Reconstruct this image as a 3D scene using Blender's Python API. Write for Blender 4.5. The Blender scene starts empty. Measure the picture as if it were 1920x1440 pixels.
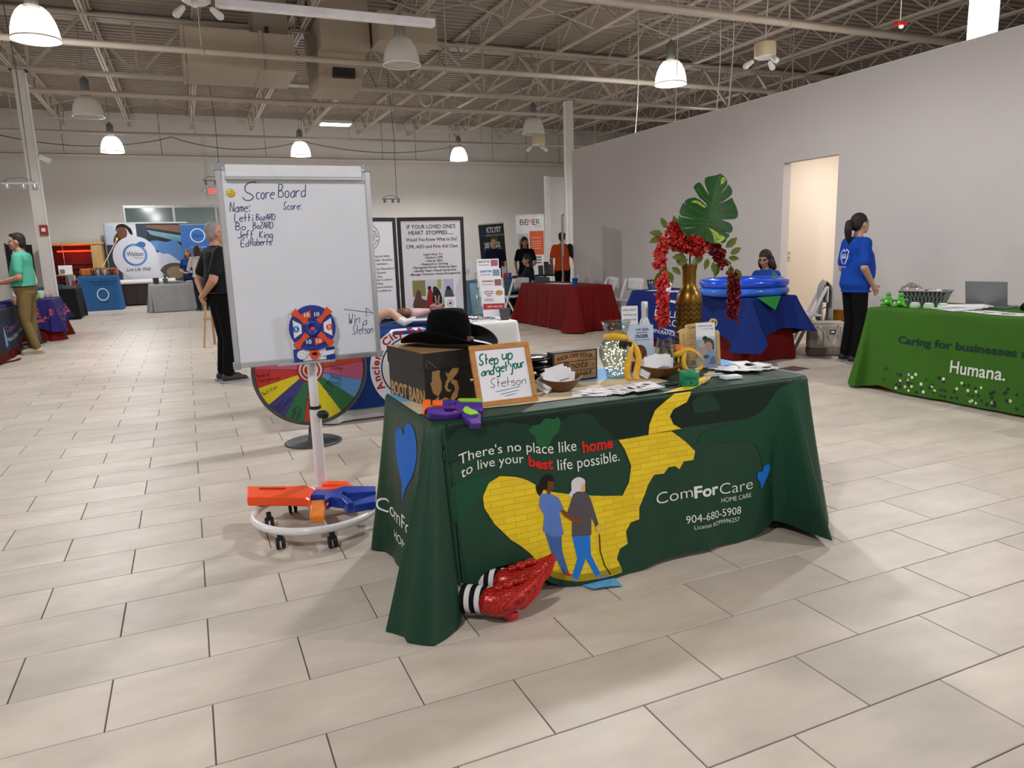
import bpy, bmesh, math, random
from mathutils import Vector as V, Matrix
from mathutils.geometry import tessellate_polygon
random.seed(7)
SC = bpy.context.scene
COL = SC.collection
PI = math.pi
R = math.radians
sin, cos = math.sin, math.cos

# ---------------------------------------------------------------- camera
cd = bpy.data.cameras.new('camera'); cam = bpy.data.objects.new('camera', cd); COL.objects.link(cam)
YAW, PIT, ROL = .4113894, .1851998, -.0324227
_f0 = V((sin(YAW), cos(YAW), 0)); _r0 = V((cos(YAW), -sin(YAW), 0)); _up = V((0, 0, 1))
_w = _f0 * cos(PIT) - _up * sin(PIT); _u = _up * cos(PIT) + _f0 * sin(PIT)
_r = _r0 * cos(ROL) + _u * sin(ROL); _u2 = -_r0 * sin(ROL) + _u * cos(ROL)
m = Matrix((_r, _u2, -_w)).transposed().to_4x4(); m.translation = (0, 0, 1.39625)
cam.matrix_world = m
cd.sensor_width = 36; cd.lens = 1362.6 / 1920 * 36; cd.clip_start = .05; cd.clip_end = 200
SC.camera = cam
# ---------------------------------------------------------------- world, exposure
w = bpy.data.worlds.new('world'); SC.world = w; w.use_nodes = True
w.node_tree.nodes['Background'].inputs[0].default_value = (.9, .95, 1, 1)
w.node_tree.nodes['Background'].inputs[1].default_value = .3
vs = SC.view_settings
vs.view_transform = 'Standard'; vs.look = 'None'; vs.gamma = 1; vs.exposure = 0.45; vs.use_curve_mapping = False
LAMP_W = 262.0          # power of one lit high-bay pendant
LAMP_COL = (.985, .985, 1.0)

# ---------------------------------------------------------------- materials
def lin(c):
    if isinstance(c, str):
        c = [int(c[i:i+2], 16) / 255 for i in (0, 2, 4)]
        return tuple(x / 12.92 if x <= .04045 else ((x + .055) / 1.055) ** 2.4 for x in c)
    return tuple(c)
MATS = {}
def mat(name, col, rough=.6, metal=0, var=.08, scale=6, bump=0, bscale=60, alpha=1, trans=0, emit=None, es=1, coat=0, sheen=0, ior=1.45, stretch=None, spec=.5):
    if name in MATS: return MATS[name]
    mt = bpy.data.materials.new(name); mt.use_nodes = True; nt = mt.node_tree; N = nt.nodes; L = nt.links
    b = N['Principled BSDF']; c = lin(col)
    b.inputs['Roughness'].default_value = rough; b.inputs['Metallic'].default_value = metal
    b.inputs['IOR'].default_value = ior; b.inputs['Specular IOR Level'].default_value = spec
    if coat: b.inputs['Coat Weight'].default_value = coat; b.inputs['Coat Roughness'].default_value = .15
    if sheen: b.inputs['Sheen Weight'].default_value = sheen; b.inputs['Sheen Roughness'].default_value = .5
    if alpha < 1: b.inputs['Alpha'].default_value = alpha
    if trans: b.inputs['Transmission Weight'].default_value = trans
    if emit: b.inputs['Emission Color'].default_value = (*lin(emit), 1); b.inputs['Emission Strength'].default_value = es
    tc = N.new('ShaderNodeTexCoord'); src = tc.outputs['Object']
    if stretch:
        mp = N.new('ShaderNodeMapping'); mp.inputs['Scale'].default_value = stretch; L.new(src, mp.inputs[0]); src = mp.outputs[0]
    nz = N.new('ShaderNodeTexNoise'); nz.inputs['Scale'].default_value = scale; nz.inputs['Detail'].default_value = 3
    L.new(src, nz.inputs['Vector'])
    rp = N.new('ShaderNodeValToRGB'); e = rp.color_ramp.elements
    e[0].position = .3; e[1].position = .7
    e[0].color = (*[x * (1 - var) for x in c], 1); e[1].color = (*[min(1, x * (1 + var)) for x in c], 1)
    L.new(nz.outputs['Fac'], rp.inputs[0]); L.new(rp.outputs[0], b.inputs['Base Color'])
    if bump:
        n2 = N.new('ShaderNodeTexNoise'); n2.inputs['Scale'].default_value = bscale; L.new(src, n2.inputs['Vector'])
        bp = N.new('ShaderNodeBump'); bp.inputs['Strength'].default_value = bump; bp.inputs['Distance'].default_value = .01
        L.new(n2.outputs['Fac'], bp.inputs['Height']); L.new(bp.outputs[0], b.inputs['Normal'])
    MATS[name] = mt
    return mt
def print_mat(col, rough=.6): return mat('print_' + col, col, rough, var=.02, scale=20, spec=.25)

# ---------------------------------------------------------------- objects
def link(o, parent=None):
    COL.objects.link(o)
    if parent is not None: o.parent = parent
    return o
def tag(o, label, cat, group=None):
    o['label'] = label; o['category'] = cat
    if group: o['group'] = group
    return o
def thing(name, label, cat, loc=(0, 0, 0), rz=0, group=None):
    o = bpy.data.objects.new(name, None); o.empty_display_size = .05
    o.location = loc; o.rotation_euler = (0, 0, rz)
    link(o); return tag(o, label, cat, group)
def dup(root, loc=None, rz=None, label=None, parent=None, keep=None):
    c = root.copy(); COL.objects.link(c)
    if parent is not None: c.parent = parent
    if loc is not None: c.location = loc
    if rz is not None: c.rotation_euler = (0, 0, rz)
    if label: c['label'] = label
    for ch in list(root.children):
        if keep is None or keep(ch): dup(ch, parent=c)
    return c

class MB:
    """collects closed shapes, builds ONE mesh object"""
    def __init__(s, T=None): s.v = []; s.f = []; s.sm = []; s.mi = []; s.T = T; s.m = 0
    def add(s, vs, fs, smooth=False):
        n = len(s.v)
        s.v += [tuple(s.T @ V(p)) for p in vs] if s.T is not None else [tuple(p) for p in vs]
        s.f += [tuple(i + n for i in f) for f in fs]; s.sm += [smooth] * len(fs); s.mi += [s.m] * len(fs)
        return s
    def box(s, x0, x1, y0, y1, z0, z1, M=None):
        vs = [V((x, y, z)) for z in (z0, z1) for y in (y0, y1) for x in (x0, x1)]
        if M is not None: vs = [M @ p for p in vs]
        return s.add(vs, [(0, 2, 3, 1), (4, 5, 7, 6), (0, 1, 5, 4), (2, 6, 7, 3), (0, 4, 6, 2), (1, 3, 7, 5)])
    def bar(s, a, b, wx, wy=None, up=(0, 0, 1)):
        a = V(a); b = V(b); d = (b - a); L = d.length; d.normalize(); wy = wy or wx
        u = V(up)
        if abs(d.dot(u)) > .98: u = V((1, 0, 0))
        x = d.cross(u).normalized(); y = x.cross(d)
        M = Matrix((x, y, d)).transposed().to_4x4(); M.translation = a
        return s.box(-wx / 2, wx / 2, -wy / 2, wy / 2, 0, L, M)
    def tube(s, pts, r, n=8, closed=False, cap=True, flat=1.0, upv=None):
        pts = [V(p) for p in pts]; k = len(pts); rr = r if isinstance(r, (list, tuple)) else [r] * k
        vs = []; prev = None
        for i, p in enumerate(pts):
            if closed: t = pts[(i + 1) % k] - pts[i - 1]
            else: t = pts[min(i + 1, k - 1)] - pts[max(i - 1, 0)]
            if t.length < 1e-9: t = V((0, 0, 1))
            t.normalize()
            if upv is not None: a = t.cross(V(upv))
            elif prev is None: a = t.cross(V((0, 0, 1)) if abs(t.z) < .95 else V((1, 0, 0)))
            else: a = prev - t * prev.dot(t)
            if a.length < 1e-6: a = t.cross(V((1, 0, 0)))
            a.normalize(); prev = a; b = t.cross(a)
            vs += [p + (a * cos(2 * PI * j / n) + b * sin(2 * PI * j / n) * flat) * rr[i] for j in range(n)]
        fs = []
        for i in range(k if closed else k - 1):
            i2 = (i + 1) % k
            fs += [(i * n + j, i * n + (j + 1) % n, i2 * n + (j + 1) % n, i2 * n + j) for j in range(n)]
        s.add(vs, fs, True)
        if cap and not closed:
            s.add(vs[:n], [tuple(range(n))[::-1]]); s.add(vs[-n:], [tuple(range(n))])
        return s
    def lathe(s, prof, n=24, c=(0, 0, 0), closed=False, ex=1.0, ey=1.0):
        c = V(c); k = len(prof)
        vs = [c + V((r * cos(2 * PI * j / n) * ex, r * sin(2 * PI * j / n) * ey, z)) for r, z in prof for j in range(n)]
        fs = []
        for i in range(k if closed else k - 1):
            i2 = (i + 1) % k
            fs += [(i * n + j, i * n + (j + 1) % n, i2 * n + (j + 1) % n, i2 * n + j) for j in range(n)]
        s.add(vs, fs, True)
        if not closed:
            if prof[0][0] > 1e-6: s.add(vs[:n], [tuple(range(n))[::-1]])
            if prof[-1][0] > 1e-6: s.add(vs[-n:], [tuple(range(n))])
        return s
    def ell(s, c, r, n=12, M=None):
        k = max(6, n // 2 + 1); c = V(c); vs = []; fs = []
        r = (r, r, r) if isinstance(r, (int, float)) else r
        for i in range(k + 1):
            th = PI * i / k
            for j in range(n):
                p = V((r[0] * sin(th) * cos(2 * PI * j / n), r[1] * sin(th) * sin(2 * PI * j / n), -r[2] * cos(th)))
                vs.append(c + (M @ p if M is not None else p))
        for i in range(k): fs += [(i * n + j, i * n + (j + 1) % n, (i + 1) * n + (j + 1) % n, (i + 1) * n + j) for j in range(n)]
        return s.add(vs, fs, True)
    def cap(s, a, b, r1, r2, n=10):
        a = V(a); b = V(b); d = b - a; L = max(d.length, 1e-6); d = d / L
        x = d.cross(V((0, 0, 1)) if abs(d.z) < .9 else V((1, 0, 0))).normalized(); y = d.cross(x)
        prof = [(r1 * cos(t), -r1 * sin(t)) for t in (PI * .499, PI * .35, PI * .18)] + [(r1, 0), (r2, L)] + [(r2 * cos(t), L + r2 * sin(t)) for t in (PI * .18, PI * .35, PI * .499)]
        vs = [a + d * z + (x * cos(2 * PI * j / n) + y * sin(2 * PI * j / n)) * r for r, z in prof for j in range(n)]
        fs = []
        for i in range(len(prof) - 1): fs += [(i * n + j, i * n + (j + 1) % n, (i + 1) * n + (j + 1) % n, (i + 1) * n + j) for j in range(n)]
        fs += [tuple(range(n))[::-1], tuple(range(len(vs) - n, len(vs)))]
        return s.add(vs, fs, True)
    def loft(s, rings, n=16, M=None):
        """rings: (cx,cy,z,rx,ry)"""
        vs = [V((cx + rx * cos(2 * PI * j / n), cy + ry * sin(2 * PI * j / n), z)) for cx, cy, z, rx, ry in rings for j in range(n)]
        if M is not None: vs = [M @ p for p in vs]
        fs = []
        for i in range(len(rings) - 1): fs += [(i * n + j, i * n + (j + 1) % n, (i + 1) * n + (j + 1) % n, (i + 1) * n + j) for j in range(n)]
        fs += [tuple(range(n))[::-1], tuple(range(len(vs) - n, len(vs)))]
        return s.add(vs, fs, True)
    def prism(s, poly, t, F):
        """poly 2D (x,y) extruded by t; F maps (x,y,h)->3D"""
        n = len(poly); a = [F(x, y, 0) for x, y in poly]; b = [F(x, y, t) for x, y in poly]
        tri = tessellate_polygon([[V((x, y, 0)) for x, y in poly]])
        ar = sum(poly[i - 1][0] * poly[i][1] - poly[i][0] * poly[i - 1][1] for i in range(n))
        fs = []
        for q in tri:
            c = (poly[q[1]][0] - poly[q[0]][0]) * (poly[q[2]][1] - poly[q[0]][1]) - (poly[q[1]][1] - poly[q[0]][1]) * (poly[q[2]][0] - poly[q[0]][0])
            q = q if c > 0 else (q[2], q[1], q[0])
            fs.append(tuple(i + n for i in q)); fs.append(tuple(reversed(q)))
        for i in range(n):
            j = (i + 1) % n
            fs.append((i, j, j + n, i + n) if ar > 0 else (j, i, i + n, j + n))
        return s.add(list(a) + list(b), fs)
    def sheet(s, P, nu, nv, smooth=True, closed_u=False):
        vs = [P(i / nu, j / nv) for j in range(nv + 1) for i in range(nu + (0 if closed_u else 1))]
        w_ = nu if closed_u else nu + 1
        fs = [(j * w_ + i, j * w_ + (i + 1) % w_, (j + 1) * w_ + (i + 1) % w_, (j + 1) * w_ + i) for j in range(nv) for i in range(nu)]
        return s.add(vs, fs, smooth)
    def mesh(s, name, mats):
        me = bpy.data.meshes.new(name); me.from_pydata(s.v, [], s.f)
        me.polygons.foreach_set('use_smooth', s.sm)
        mats = mats if isinstance(mats, (list, tuple)) else [mats]
        for q in mats: me.materials.append(q)
        if len(mats) > 1: me.polygons.foreach_set('material_index', s.mi)
        me.update(); return me
    def build(s, name, mats, parent=None, bevel=0, thick=0, remesh=0, smooth=6, loc=None, sub=0):
        o = bpy.data.objects.new(name, s.mesh(name, mats)); link(o, parent)
        if loc is not None: o.location = loc
        if remesh:
            md = o.modifiers.new('remesh', 'REMESH'); md.mode = 'VOXEL'; md.voxel_size = remesh; md.use_smooth_shade = True
            ms = o.modifiers.new('smooth', 'SMOOTH'); ms.iterations = smooth; ms.factor = .5
        if sub: md = o.modifiers.new('sub', 'SUBSURF'); md.levels = sub; md.render_levels = sub
        if thick: md = o.modifiers.new('thick', 'SOLIDIFY'); md.thickness = thick; md.offset = 0
        if bevel:
            md = o.modifiers.new('bevel', 'BEVEL'); md.width = bevel; md.segments = 2; md.limit_method = 'ANGLE'; md.angle_limit = R(35)
        return o
def struct(o): o['kind'] = 'structure'; return o

# ---------------------------------------------------------------- flat print: 2D shapes laid on a surface
def text2d(s, size=1, align='LEFT', bold=0.0, shear=0.0, sx=1.0, spacing=1.0):
    cu = bpy.data.curves.new('t', 'FONT'); cu.body = s; cu.size = size; cu.align_x = align; cu.offset = bold * size
    cu.shear = shear; cu.resolution_u = 3; cu.space_character = spacing
    ob = bpy.data.objects.new('t', cu); me = bpy.data.meshes.new_from_object(ob)
    vs = [(p.co.x * sx, p.co.y) for p in me.vertices]; fs = [tuple(q.vertices) for q in me.polygons]
    bpy.data.objects.remove(ob); bpy.data.curves.remove(cu); bpy.data.meshes.remove(me)
    return vs, fs
def fit_text(s, x0, x1, y, h=None, **k):
    """text squeezed between x0 and x1, baseline y, cap height h"""
    vs, fs = text2d(s, 1, **k)
    a = min(p[0] for p in vs); b = max(p[0] for p in vs); f = (x1 - x0) / (b - a)
    g = f if h is None else h / .69
    return [(x0 + (p[0] - a) * f, y + p[1] * g) for p in vs], fs
def poly2d(*polys):
    vs = []; fs = []
    for p in polys:
        n = len(vs); vs += [tuple(q) for q in p]
        fs += [tuple(i + n for i in t) for t in tessellate_polygon([[V((x, y, 0)) for x, y in p]])]
    return vs, fs
def circ2d(cx, cy, r, r2=0, n=28, a0=0, a1=2 * PI, ry=None):
    k = (ry or r) / r
    o = [(cx + r * cos(a0 + (a1 - a0) * i / n), cy + k * r * sin(a0 + (a1 - a0) * i / n)) for i in range(n + 1)]
    if r2 == 0:
        vs = o + [(cx, cy)]; return vs, [(i, i + 1, n + 1) for i in range(n)]
    q = [(cx + r2 * cos(a0 + (a1 - a0) * i / n), cy + k * r2 * sin(a0 + (a1 - a0) * i / n)) for i in range(n + 1)]
    return o + q, [(i, i + 1, n + 2 + i, n + 1 + i) for i in range(n)]
def rect2d(x0, x1, y0, y1): return [(x0, y0), (x1, y0), (x1, y1), (x0, y1)], [(0, 1, 2, 3)]
def join2d(*ds):
    vs = []; fs = []
    for a, b in ds:
        n = len(vs); vs += a; fs += [tuple(i + n for i in f) for f in b]
    return vs, fs
def smooth_poly(p, k=4):
    out = []; n = len(p)
    for i in range(n):
        a, b, c, d = (V((*p[(i + q) % n], 0)) for q in (-1, 0, 1, 2))
        for t in range(k):
            t = t / k
            q = .5 * ((2 * b) + (c - a) * t + (2 * a - 5 * b + 4 * c - d) * t * t + (3 * b - a - 3 * c + d) * t ** 3)
            out.append((q.x, q.y))
    return out
def ribbon2d(pts, w):
    vs = []; n = len(pts)
    for i in range(n):
        a = pts[max(0, i - 1)]; b = pts[min(n - 1, i + 1)]
        dx, dy = b[0] - a[0], b[1] - a[1]; L = math.hypot(dx, dy) or 1
        nx, ny = -dy / L * w / 2, dx / L * w / 2
        vs += [(pts[i][0] + nx, pts[i][1] + ny), (pts[i][0] - nx, pts[i][1] - ny)]
    return vs, [(2 * i, 2 * i + 1, 2 * i + 3, 2 * i + 2) for i in range(n - 1)]
# a pen-stroke alphabet: xy digit pairs, baseline y=3, x-height y=6, capitals y=9, descender y=0
PEN = dict(a='46361504133344 4643', b='0903 052646443303', c='4626051343', d='4943 4626051344', e='0545462605042343', f='49291713 0636', g='4626051344 46413000', h='0903 05264643', i='1613 1718', j='262110 2728', k='0903 3605 0533', l='0903', m='0603 05162623 25364643', n='0603 05264643', o='260513334526', p='0600 0526453303', r='0603 052646', s='46160535443303', t='1913 0636', u='06041344 4643', v='062346', w='0613253346', x='0643 4603', y='0614 462000', z='06460343',
 A='032943 1535', B='0903 092948260636543303', C='59390805133353', D='0903 093957553303', E='49090343 0636', F='5909 0903 0646', H='0903 4943 0646', I='2923', J='4944331304', K='0903 4906 0643', L='090343', M='0309254943', N='03094349', O='2907041333444729', P='0903 0939483606', R='0903 0939483606 2643', S='593918163544331304', T='0959 2923', V='092349', W='0913263349', Y='0926 492623', Z='09490343')
PEN[':'] = '1413 1617'; PEN['.'] = '1314'; PEN['-'] = '0535'; PEN['&'] = '431928150343'
def pen(s, x, y, h, w=.004, slant=.12, sp=1.0, jit=0.0):
    """hand-written line: cap height h, baseline y"""
    ds = []; u = h / 6
    for ch in s:
        if ch == ' ': x += u * 3.4 * sp; continue
        st = PEN.get(ch, PEN.get(ch.upper(), '0343'))
        mx = 0; jy = random.uniform(-jit, jit) * h
        for k in st.split():
            pts = [(int(k[i]), int(k[i + 1]) - 3) for i in range(0, len(k) - 1, 2)]
            if len(pts) < 2: continue
            mx = max(mx, max(p[0] for p in pts))
            o = []
            for i in range(len(pts) - 1):
                a, b, c, d = pts[max(0, i - 1)], pts[i], pts[i + 1], pts[min(len(pts) - 1, i + 2)]
                for q in range(4):
                    t = q / 4
                    o.append(tuple(.5 * (2 * b[j] + (c[j] - a[j]) * t + (2 * a[j] - 5 * b[j] + 4 * c[j] - d[j]) * t * t + (3 * b[j] - a[j] - 3 * c[j] + d[j]) * t ** 3) for j in (0, 1)))
            o.append(pts[-1])
            ds.append(ribbon2d([(x + px * u * sp + py * u * slant, y + py * u + jy) for px, py in o], w))
        x += (mx + 1.5) * u * sp
    return join2d(*ds), x
def pen_fit(s, x0, x1, y, h, w=.0035, slant=.12):
    _, e = pen(s, 0, y, h, w, slant); e -= 1.5 * h / 6
    return pen(s, x0, y, h, w, slant, sp=(x1 - x0) / e)[0]
def decal(name, d, F, material, parent, cut=0, label=None):
    """lay a flat 2D print on a surface; F(x,y)->3D; cut = grid step for curved surfaces"""
    vs, fs = d
    if cut:
        bm = bmesh.new(); bv = [bm.verts.new((x, y, 0)) for x, y in vs]
        for f in fs:
            try: bm.faces.new([bv[i] for i in f])
            except ValueError: pass
        for ax in (0, 1):
            lo = min(p[ax] for p in vs); hi = max(p[ax] for p in vs); k = math.floor(lo / cut) + 1
            while k * cut < hi:
                co = [0, 0, 0]; no = [0, 0, 0]; co[ax] = k * cut; no[ax] = 1
                bmesh.ops.bisect_plane(bm, geom=bm.verts[:] + bm.edges[:] + bm.faces[:], plane_co=co, plane_no=no, dist=1e-6); k += 1
        bm.verts.index_update(); vs = [(p.co.x, p.co.y) for p in bm.verts]; fs = [tuple(p.index for p in f.verts) for f in bm.faces]; bm.free()
    me = bpy.data.meshes.new(name); me.from_pydata([F(x, y) for x, y in vs], [], fs)
    if isinstance(material, str): material = print_mat(material)
    me.materials.append(material); me.update()
    o = bpy.data.objects.new(name, me); link(o, parent)
    if label: o['label'] = label
    return o
def planeF(o, x, y, eps=0.0):
    """F for decals on a plane through o with unit axes x and y; eps lifts along the normal"""
    o = V(o); x = V(x).normalized(); y = V(y).normalized(); n = x.cross(y)
    return lambda a, b, e=0.0: o + x * a + y * b + n * (eps + e)
# ================================================================ THE SETTING
TA, TB, TX0, TY0 = .60775, .306, -.3710, 2.31016      # tile length, width, grid origin
def tile_material():
    mt = bpy.data.materials.new('stone_tile'); mt.use_nodes = True; nt = mt.node_tree; N = nt.nodes; L = nt.links
    b = N['Principled BSDF']
    g = N.new('ShaderNodeNewGeometry')
    def math_(op, a, bb=None):
        n = N.new('ShaderNodeMath'); n.operation = op
        for i, q in enumerate((a, bb)):
            if q is None: continue
            if isinstance(q, (int, float)): n.inputs[i].default_value = q
            else: L.new(q, n.inputs[i])
        return n.outputs[0]
    sp = N.new('ShaderNodeSeparateXYZ'); L.new(g.outputs['Position'], sp.inputs[0])
    row = math_('FLOOR', math_('DIVIDE', math_('SUBTRACT', sp.outputs['Y'], TY0), TB))
    off = math_('MULTIPLY', math_('PINGPONG', row, 1.0), .5)
    cl = math_('FLOOR', math_('SUBTRACT', math_('DIVIDE', math_('SUBTRACT', sp.outputs['X'], TX0), TA), off))
    cb = N.new('ShaderNodeCombineXYZ'); L.new(cl, cb.inputs[0]); L.new(row, cb.inputs[1])
    wn = N.new('ShaderNodeTexWhiteNoise'); wn.noise_dimensions = '2D'; L.new(cb.outputs[0], wn.inputs['Vector'])
    # cloudy stone: noise stretched along the tile, shifted per tile
    ad = N.new('ShaderNodeVectorMath'); ad.operation = 'MULTIPLY_ADD'; L.new(wn.outputs['Color'], ad.inputs[0]); ad.inputs[1].default_value = (7, 7, 7)
    mp = N.new('ShaderNodeMapping'); mp.inputs['Scale'].default_value = (2.2, 5, 1); L.new(g.outputs['Position'], mp.inputs[0]); L.new(mp.outputs[0], ad.inputs[2])
    nz = N.new('ShaderNodeTexNoise'); nz.inputs['Scale'].default_value = 1.1; nz.inputs['Detail'].default_value = 6; nz.inputs['Roughness'].default_value = .6
    L.new(ad.outputs[0], nz.inputs['Vector'])
    rp = N.new('ShaderNodeValToRGB'); e = rp.color_ramp.elements
    e[0].position = .3; e[0].color = (*lin('b2a79a'), 1); e[1].position = .72; e[1].color = (*lin('cbbfb1'), 1)
    L.new(nz.outputs['Fac'], rp.inputs[0])
    hv = N.new('ShaderNodeHueSaturation'); L.new(rp.outputs[0], hv.inputs['Color'])
    L.new(math_('ADD', math_('MULTIPLY', wn.outputs['Value'], .1), .95), hv.inputs['Value'])
    L.new(hv.outputs[0], b.inputs['Base Color'])
    n2 = N.new('ShaderNodeTexNoise'); n2.inputs['Scale'].default_value = 9; L.new(g.outputs['Position'], n2.inputs['Vector'])
    L.new(math_('ADD', math_('MULTIPLY', n2.outputs['Fac'], .12), .40), b.inputs['Roughness'])
    b.inputs['Specular IOR Level'].default_value = .42
    MATS['stone_tile'] = mt
    return mt
m_tile = tile_material()
m_grout = mat('grout', '5b5048', .9, var=.1)
XL, XR, YN, YF, ZC = -9.0, 20.0, -8.0, 28.0, 6.15
floor = struct(MB().box(XL, XR, YN, YF, -.2, -.004).build('floor', m_grout))
G2 = .0021
def tile_box(mb, x, y, g=None):
    g = g or G2
    x0, x1, y0, y1 = x + g, x + TA - g, y + g, y + TB - g; c = .0018
    vs = [(x0, y0, -.006), (x1, y0, -.006), (x1, y1, -.006), (x0, y1, -.006), (x0, y0, -c), (x1, y0, -c), (x1, y1, -c), (x0, y1, -c),
          (x0 + c, y0 + c, 0), (x1 - c, y0 + c, 0), (x1 - c, y1 - c, 0), (x0 + c, y1 - c, 0)]
    fs = [(8, 9, 10, 11)] + [(a + k, (a + 1) % 4 + k, (a + 1) % 4 + 4 + k, a + 4 + k) for k in (0, 4) for a in range(4)]
    mb.add(vs, fs)
cells = []
for j in range(-32, 84):
    y = TY0 + j * TB
    if y + TB > YF or y < YN: continue
    i = -18
    while True:
        x = TX0 + (i + (.5 if j % 2 else 0)) * TA; i += 1
        if x > 15: break
        if x < XL + .05: continue
        cx, cy = x + TA / 2, y + TB / 2
        d = V((cx, cy, -1.396)); kz = d.dot(_w)
        vis = kz > .5 and abs(d.dot(_r) / kz) < .80 and abs(d.dot(_u2) / kz) < .60 and cx < 7.9
        cells.append((kz if vis else 99, x, y))
cells.sort()
tm = MB(); tile_box(tm, 0, 0); tme = tm.mesh('tile', m_tile)
for k, (kz, x, y) in enumerate(cells[:300]):
    o = bpy.data.objects.new('tile', tme); o.location = (x, y, 0); link(o, floor)
fld = MB()
for kz, x, y in cells[300:]: tile_box(fld, x, y)
o = fld.build('tile_field', m_tile, floor); o['kind'] = 'stuff'

m_wall = mat('painted_wall', 'c9c3c1', .75, var=.03, scale=.7, bump=.04, bscale=120)
m_back = mat('painted_block', 'c8c4be', .8, var=.03, scale=.5, bump=.05, bscale=40)
m_warm = mat('corridor_paint', 'e6ddd2', .8, var=.02, scale=1)
m_base = mat('vinyl_base', 'cfc4b4', .6)
# partition on the right with its doorway
DX, D0, D1, DH, WH, WE = 8.0, 7.34, 8.32, 2.47, 3.44, 14.64
wm = MB(); wm.box(DX, DX + .14, YN, D0, 0, WH); wm.box(DX, DX + .14, D1, WE, 0, WH); wm.box(DX, DX + .14, D0, D1, DH, WH)
wr = struct(wm.build('wall_right', m_wall))
MB().box(DX - .006, DX + .146, YN, WE + .006, WH, WH + .012).build('top_cap', mat('cap_white', 'd8d4d2', .6), wr)
cm = MB(); cm.box(10.2, 10.3, 6.0, 10.5, 0, 2.9); cm.box(8.14, 10.3, 8.85, 8.95, 0, 2.9); cm.box(8.14, 10.3, 5.9, 6.0, 0, 2.9)
wc = struct(cm.build('wall_corridor', m_warm))
struct(MB().box(8.14, 10.3, 5.9, 8.95, 2.9, 2.96).build('ceiling_corridor', m_warm))
bc = MB(); bc.box(10.185, 10.2, 6.0, 8.85, 0, .1); bc.box(8.14, 10.2, 8.835, 8.85, 0, .1)
struct(bc.build('baseboard_corridor', m_base))
# outer shell
struct(MB().box(XL - .2, XL, YN, YF, 0, ZC).build('wall_left', m_back))
struct(MB().box(XL, XR, YN - .2, YN, 0, ZC).build('wall_near', m_back))
struct(MB().box(XR, XR + .2, YN, YF, 0, ZC).build('wall_far_right', m_back))
# back wall: opening for the glazed front
W0, W1, WZ0, WZ1 = -1.72, 1.9, .9, 3.2
bw = MB(); bw.box(XL, W0, YF, YF + .25, 0, ZC); bw.box(W1, XR, YF, YF + .25, 0, ZC); bw.box(W0, W1, YF, YF + .25, 0, WZ0); bw.box(W0, W1, YF, YF + .25, WZ1, ZC)
wb_ = struct(bw.build('wall_back', m_back))
m_seam = mat('seam', '8f8a84', .9)
sm_ = MB()
for z in (4.82,): sm_.box(XL, XR, YF - .004, YF, z - .018, z + .018)
sm_.build('panel_seam', m_seam, wb_)
for x in (-3.2, -1.9, -.35, 3.0, 4.3, 7.2, 8.5, 9.9, 11.7, 13.2, 14.7):
    MB().box(x - .014, x + .014, YF - .004, YF, 4.82, ZC).build('panel_seam', m_seam, wb_)
for x in (.95, 1.02): MB().box(x - .01, x + .01, YF - .03, YF, 3.4, 5.6).build('conduit', mat('cap_white', 'd8d4d2'), wb_)
# glazed front
m_alu = mat('aluminium', 'a9aba9', .35, .8, var=.03)
m_pane = mat('night_glass', '6f7f7d', .08, 0, var=.05, scale=.5, ior=1.7)
wn_ = struct(MB().box(W0, W1, YF + .02, YF + .1, WZ1 - .09, WZ1).box(W0, W1, YF + .02, YF + .1, WZ0, WZ0 + .09).build('window_1', m_alu))
xs = [W0, -.2, 1.15, W1]
for a, b_ in zip(xs, xs[1:]):
    MB().box(a + .03, b_ - .03, YF + .05, YF + .06, WZ0 + .09, WZ1 - .09).build('pane', m_pane, wn_)
for x in xs: MB().box(max(W0, x - .04), min(W1, x + .04), YF + .01, YF + .11, WZ0, WZ1).build('mullion', m_alu, wn_)
struct(MB().box(W0, W1, YF + .9, YF + 1, 0, 4).build('window_backing', mat('backing_dark', '5a6866', .9)))  # added backing behind the panes; its dark colour stands for an unlit room
# partition fin beyond the right wall
fn = struct(MB().box(9.62, 15, 19.0, 19.12, 0, 3.33).build('wall_fin', m_wall))
MB().box(9.54, 9.64, 18.98, 19.14, 0, 3.36).build('corner_bead', mat('cap_white', 'd8d4d2'), fn)

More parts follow.
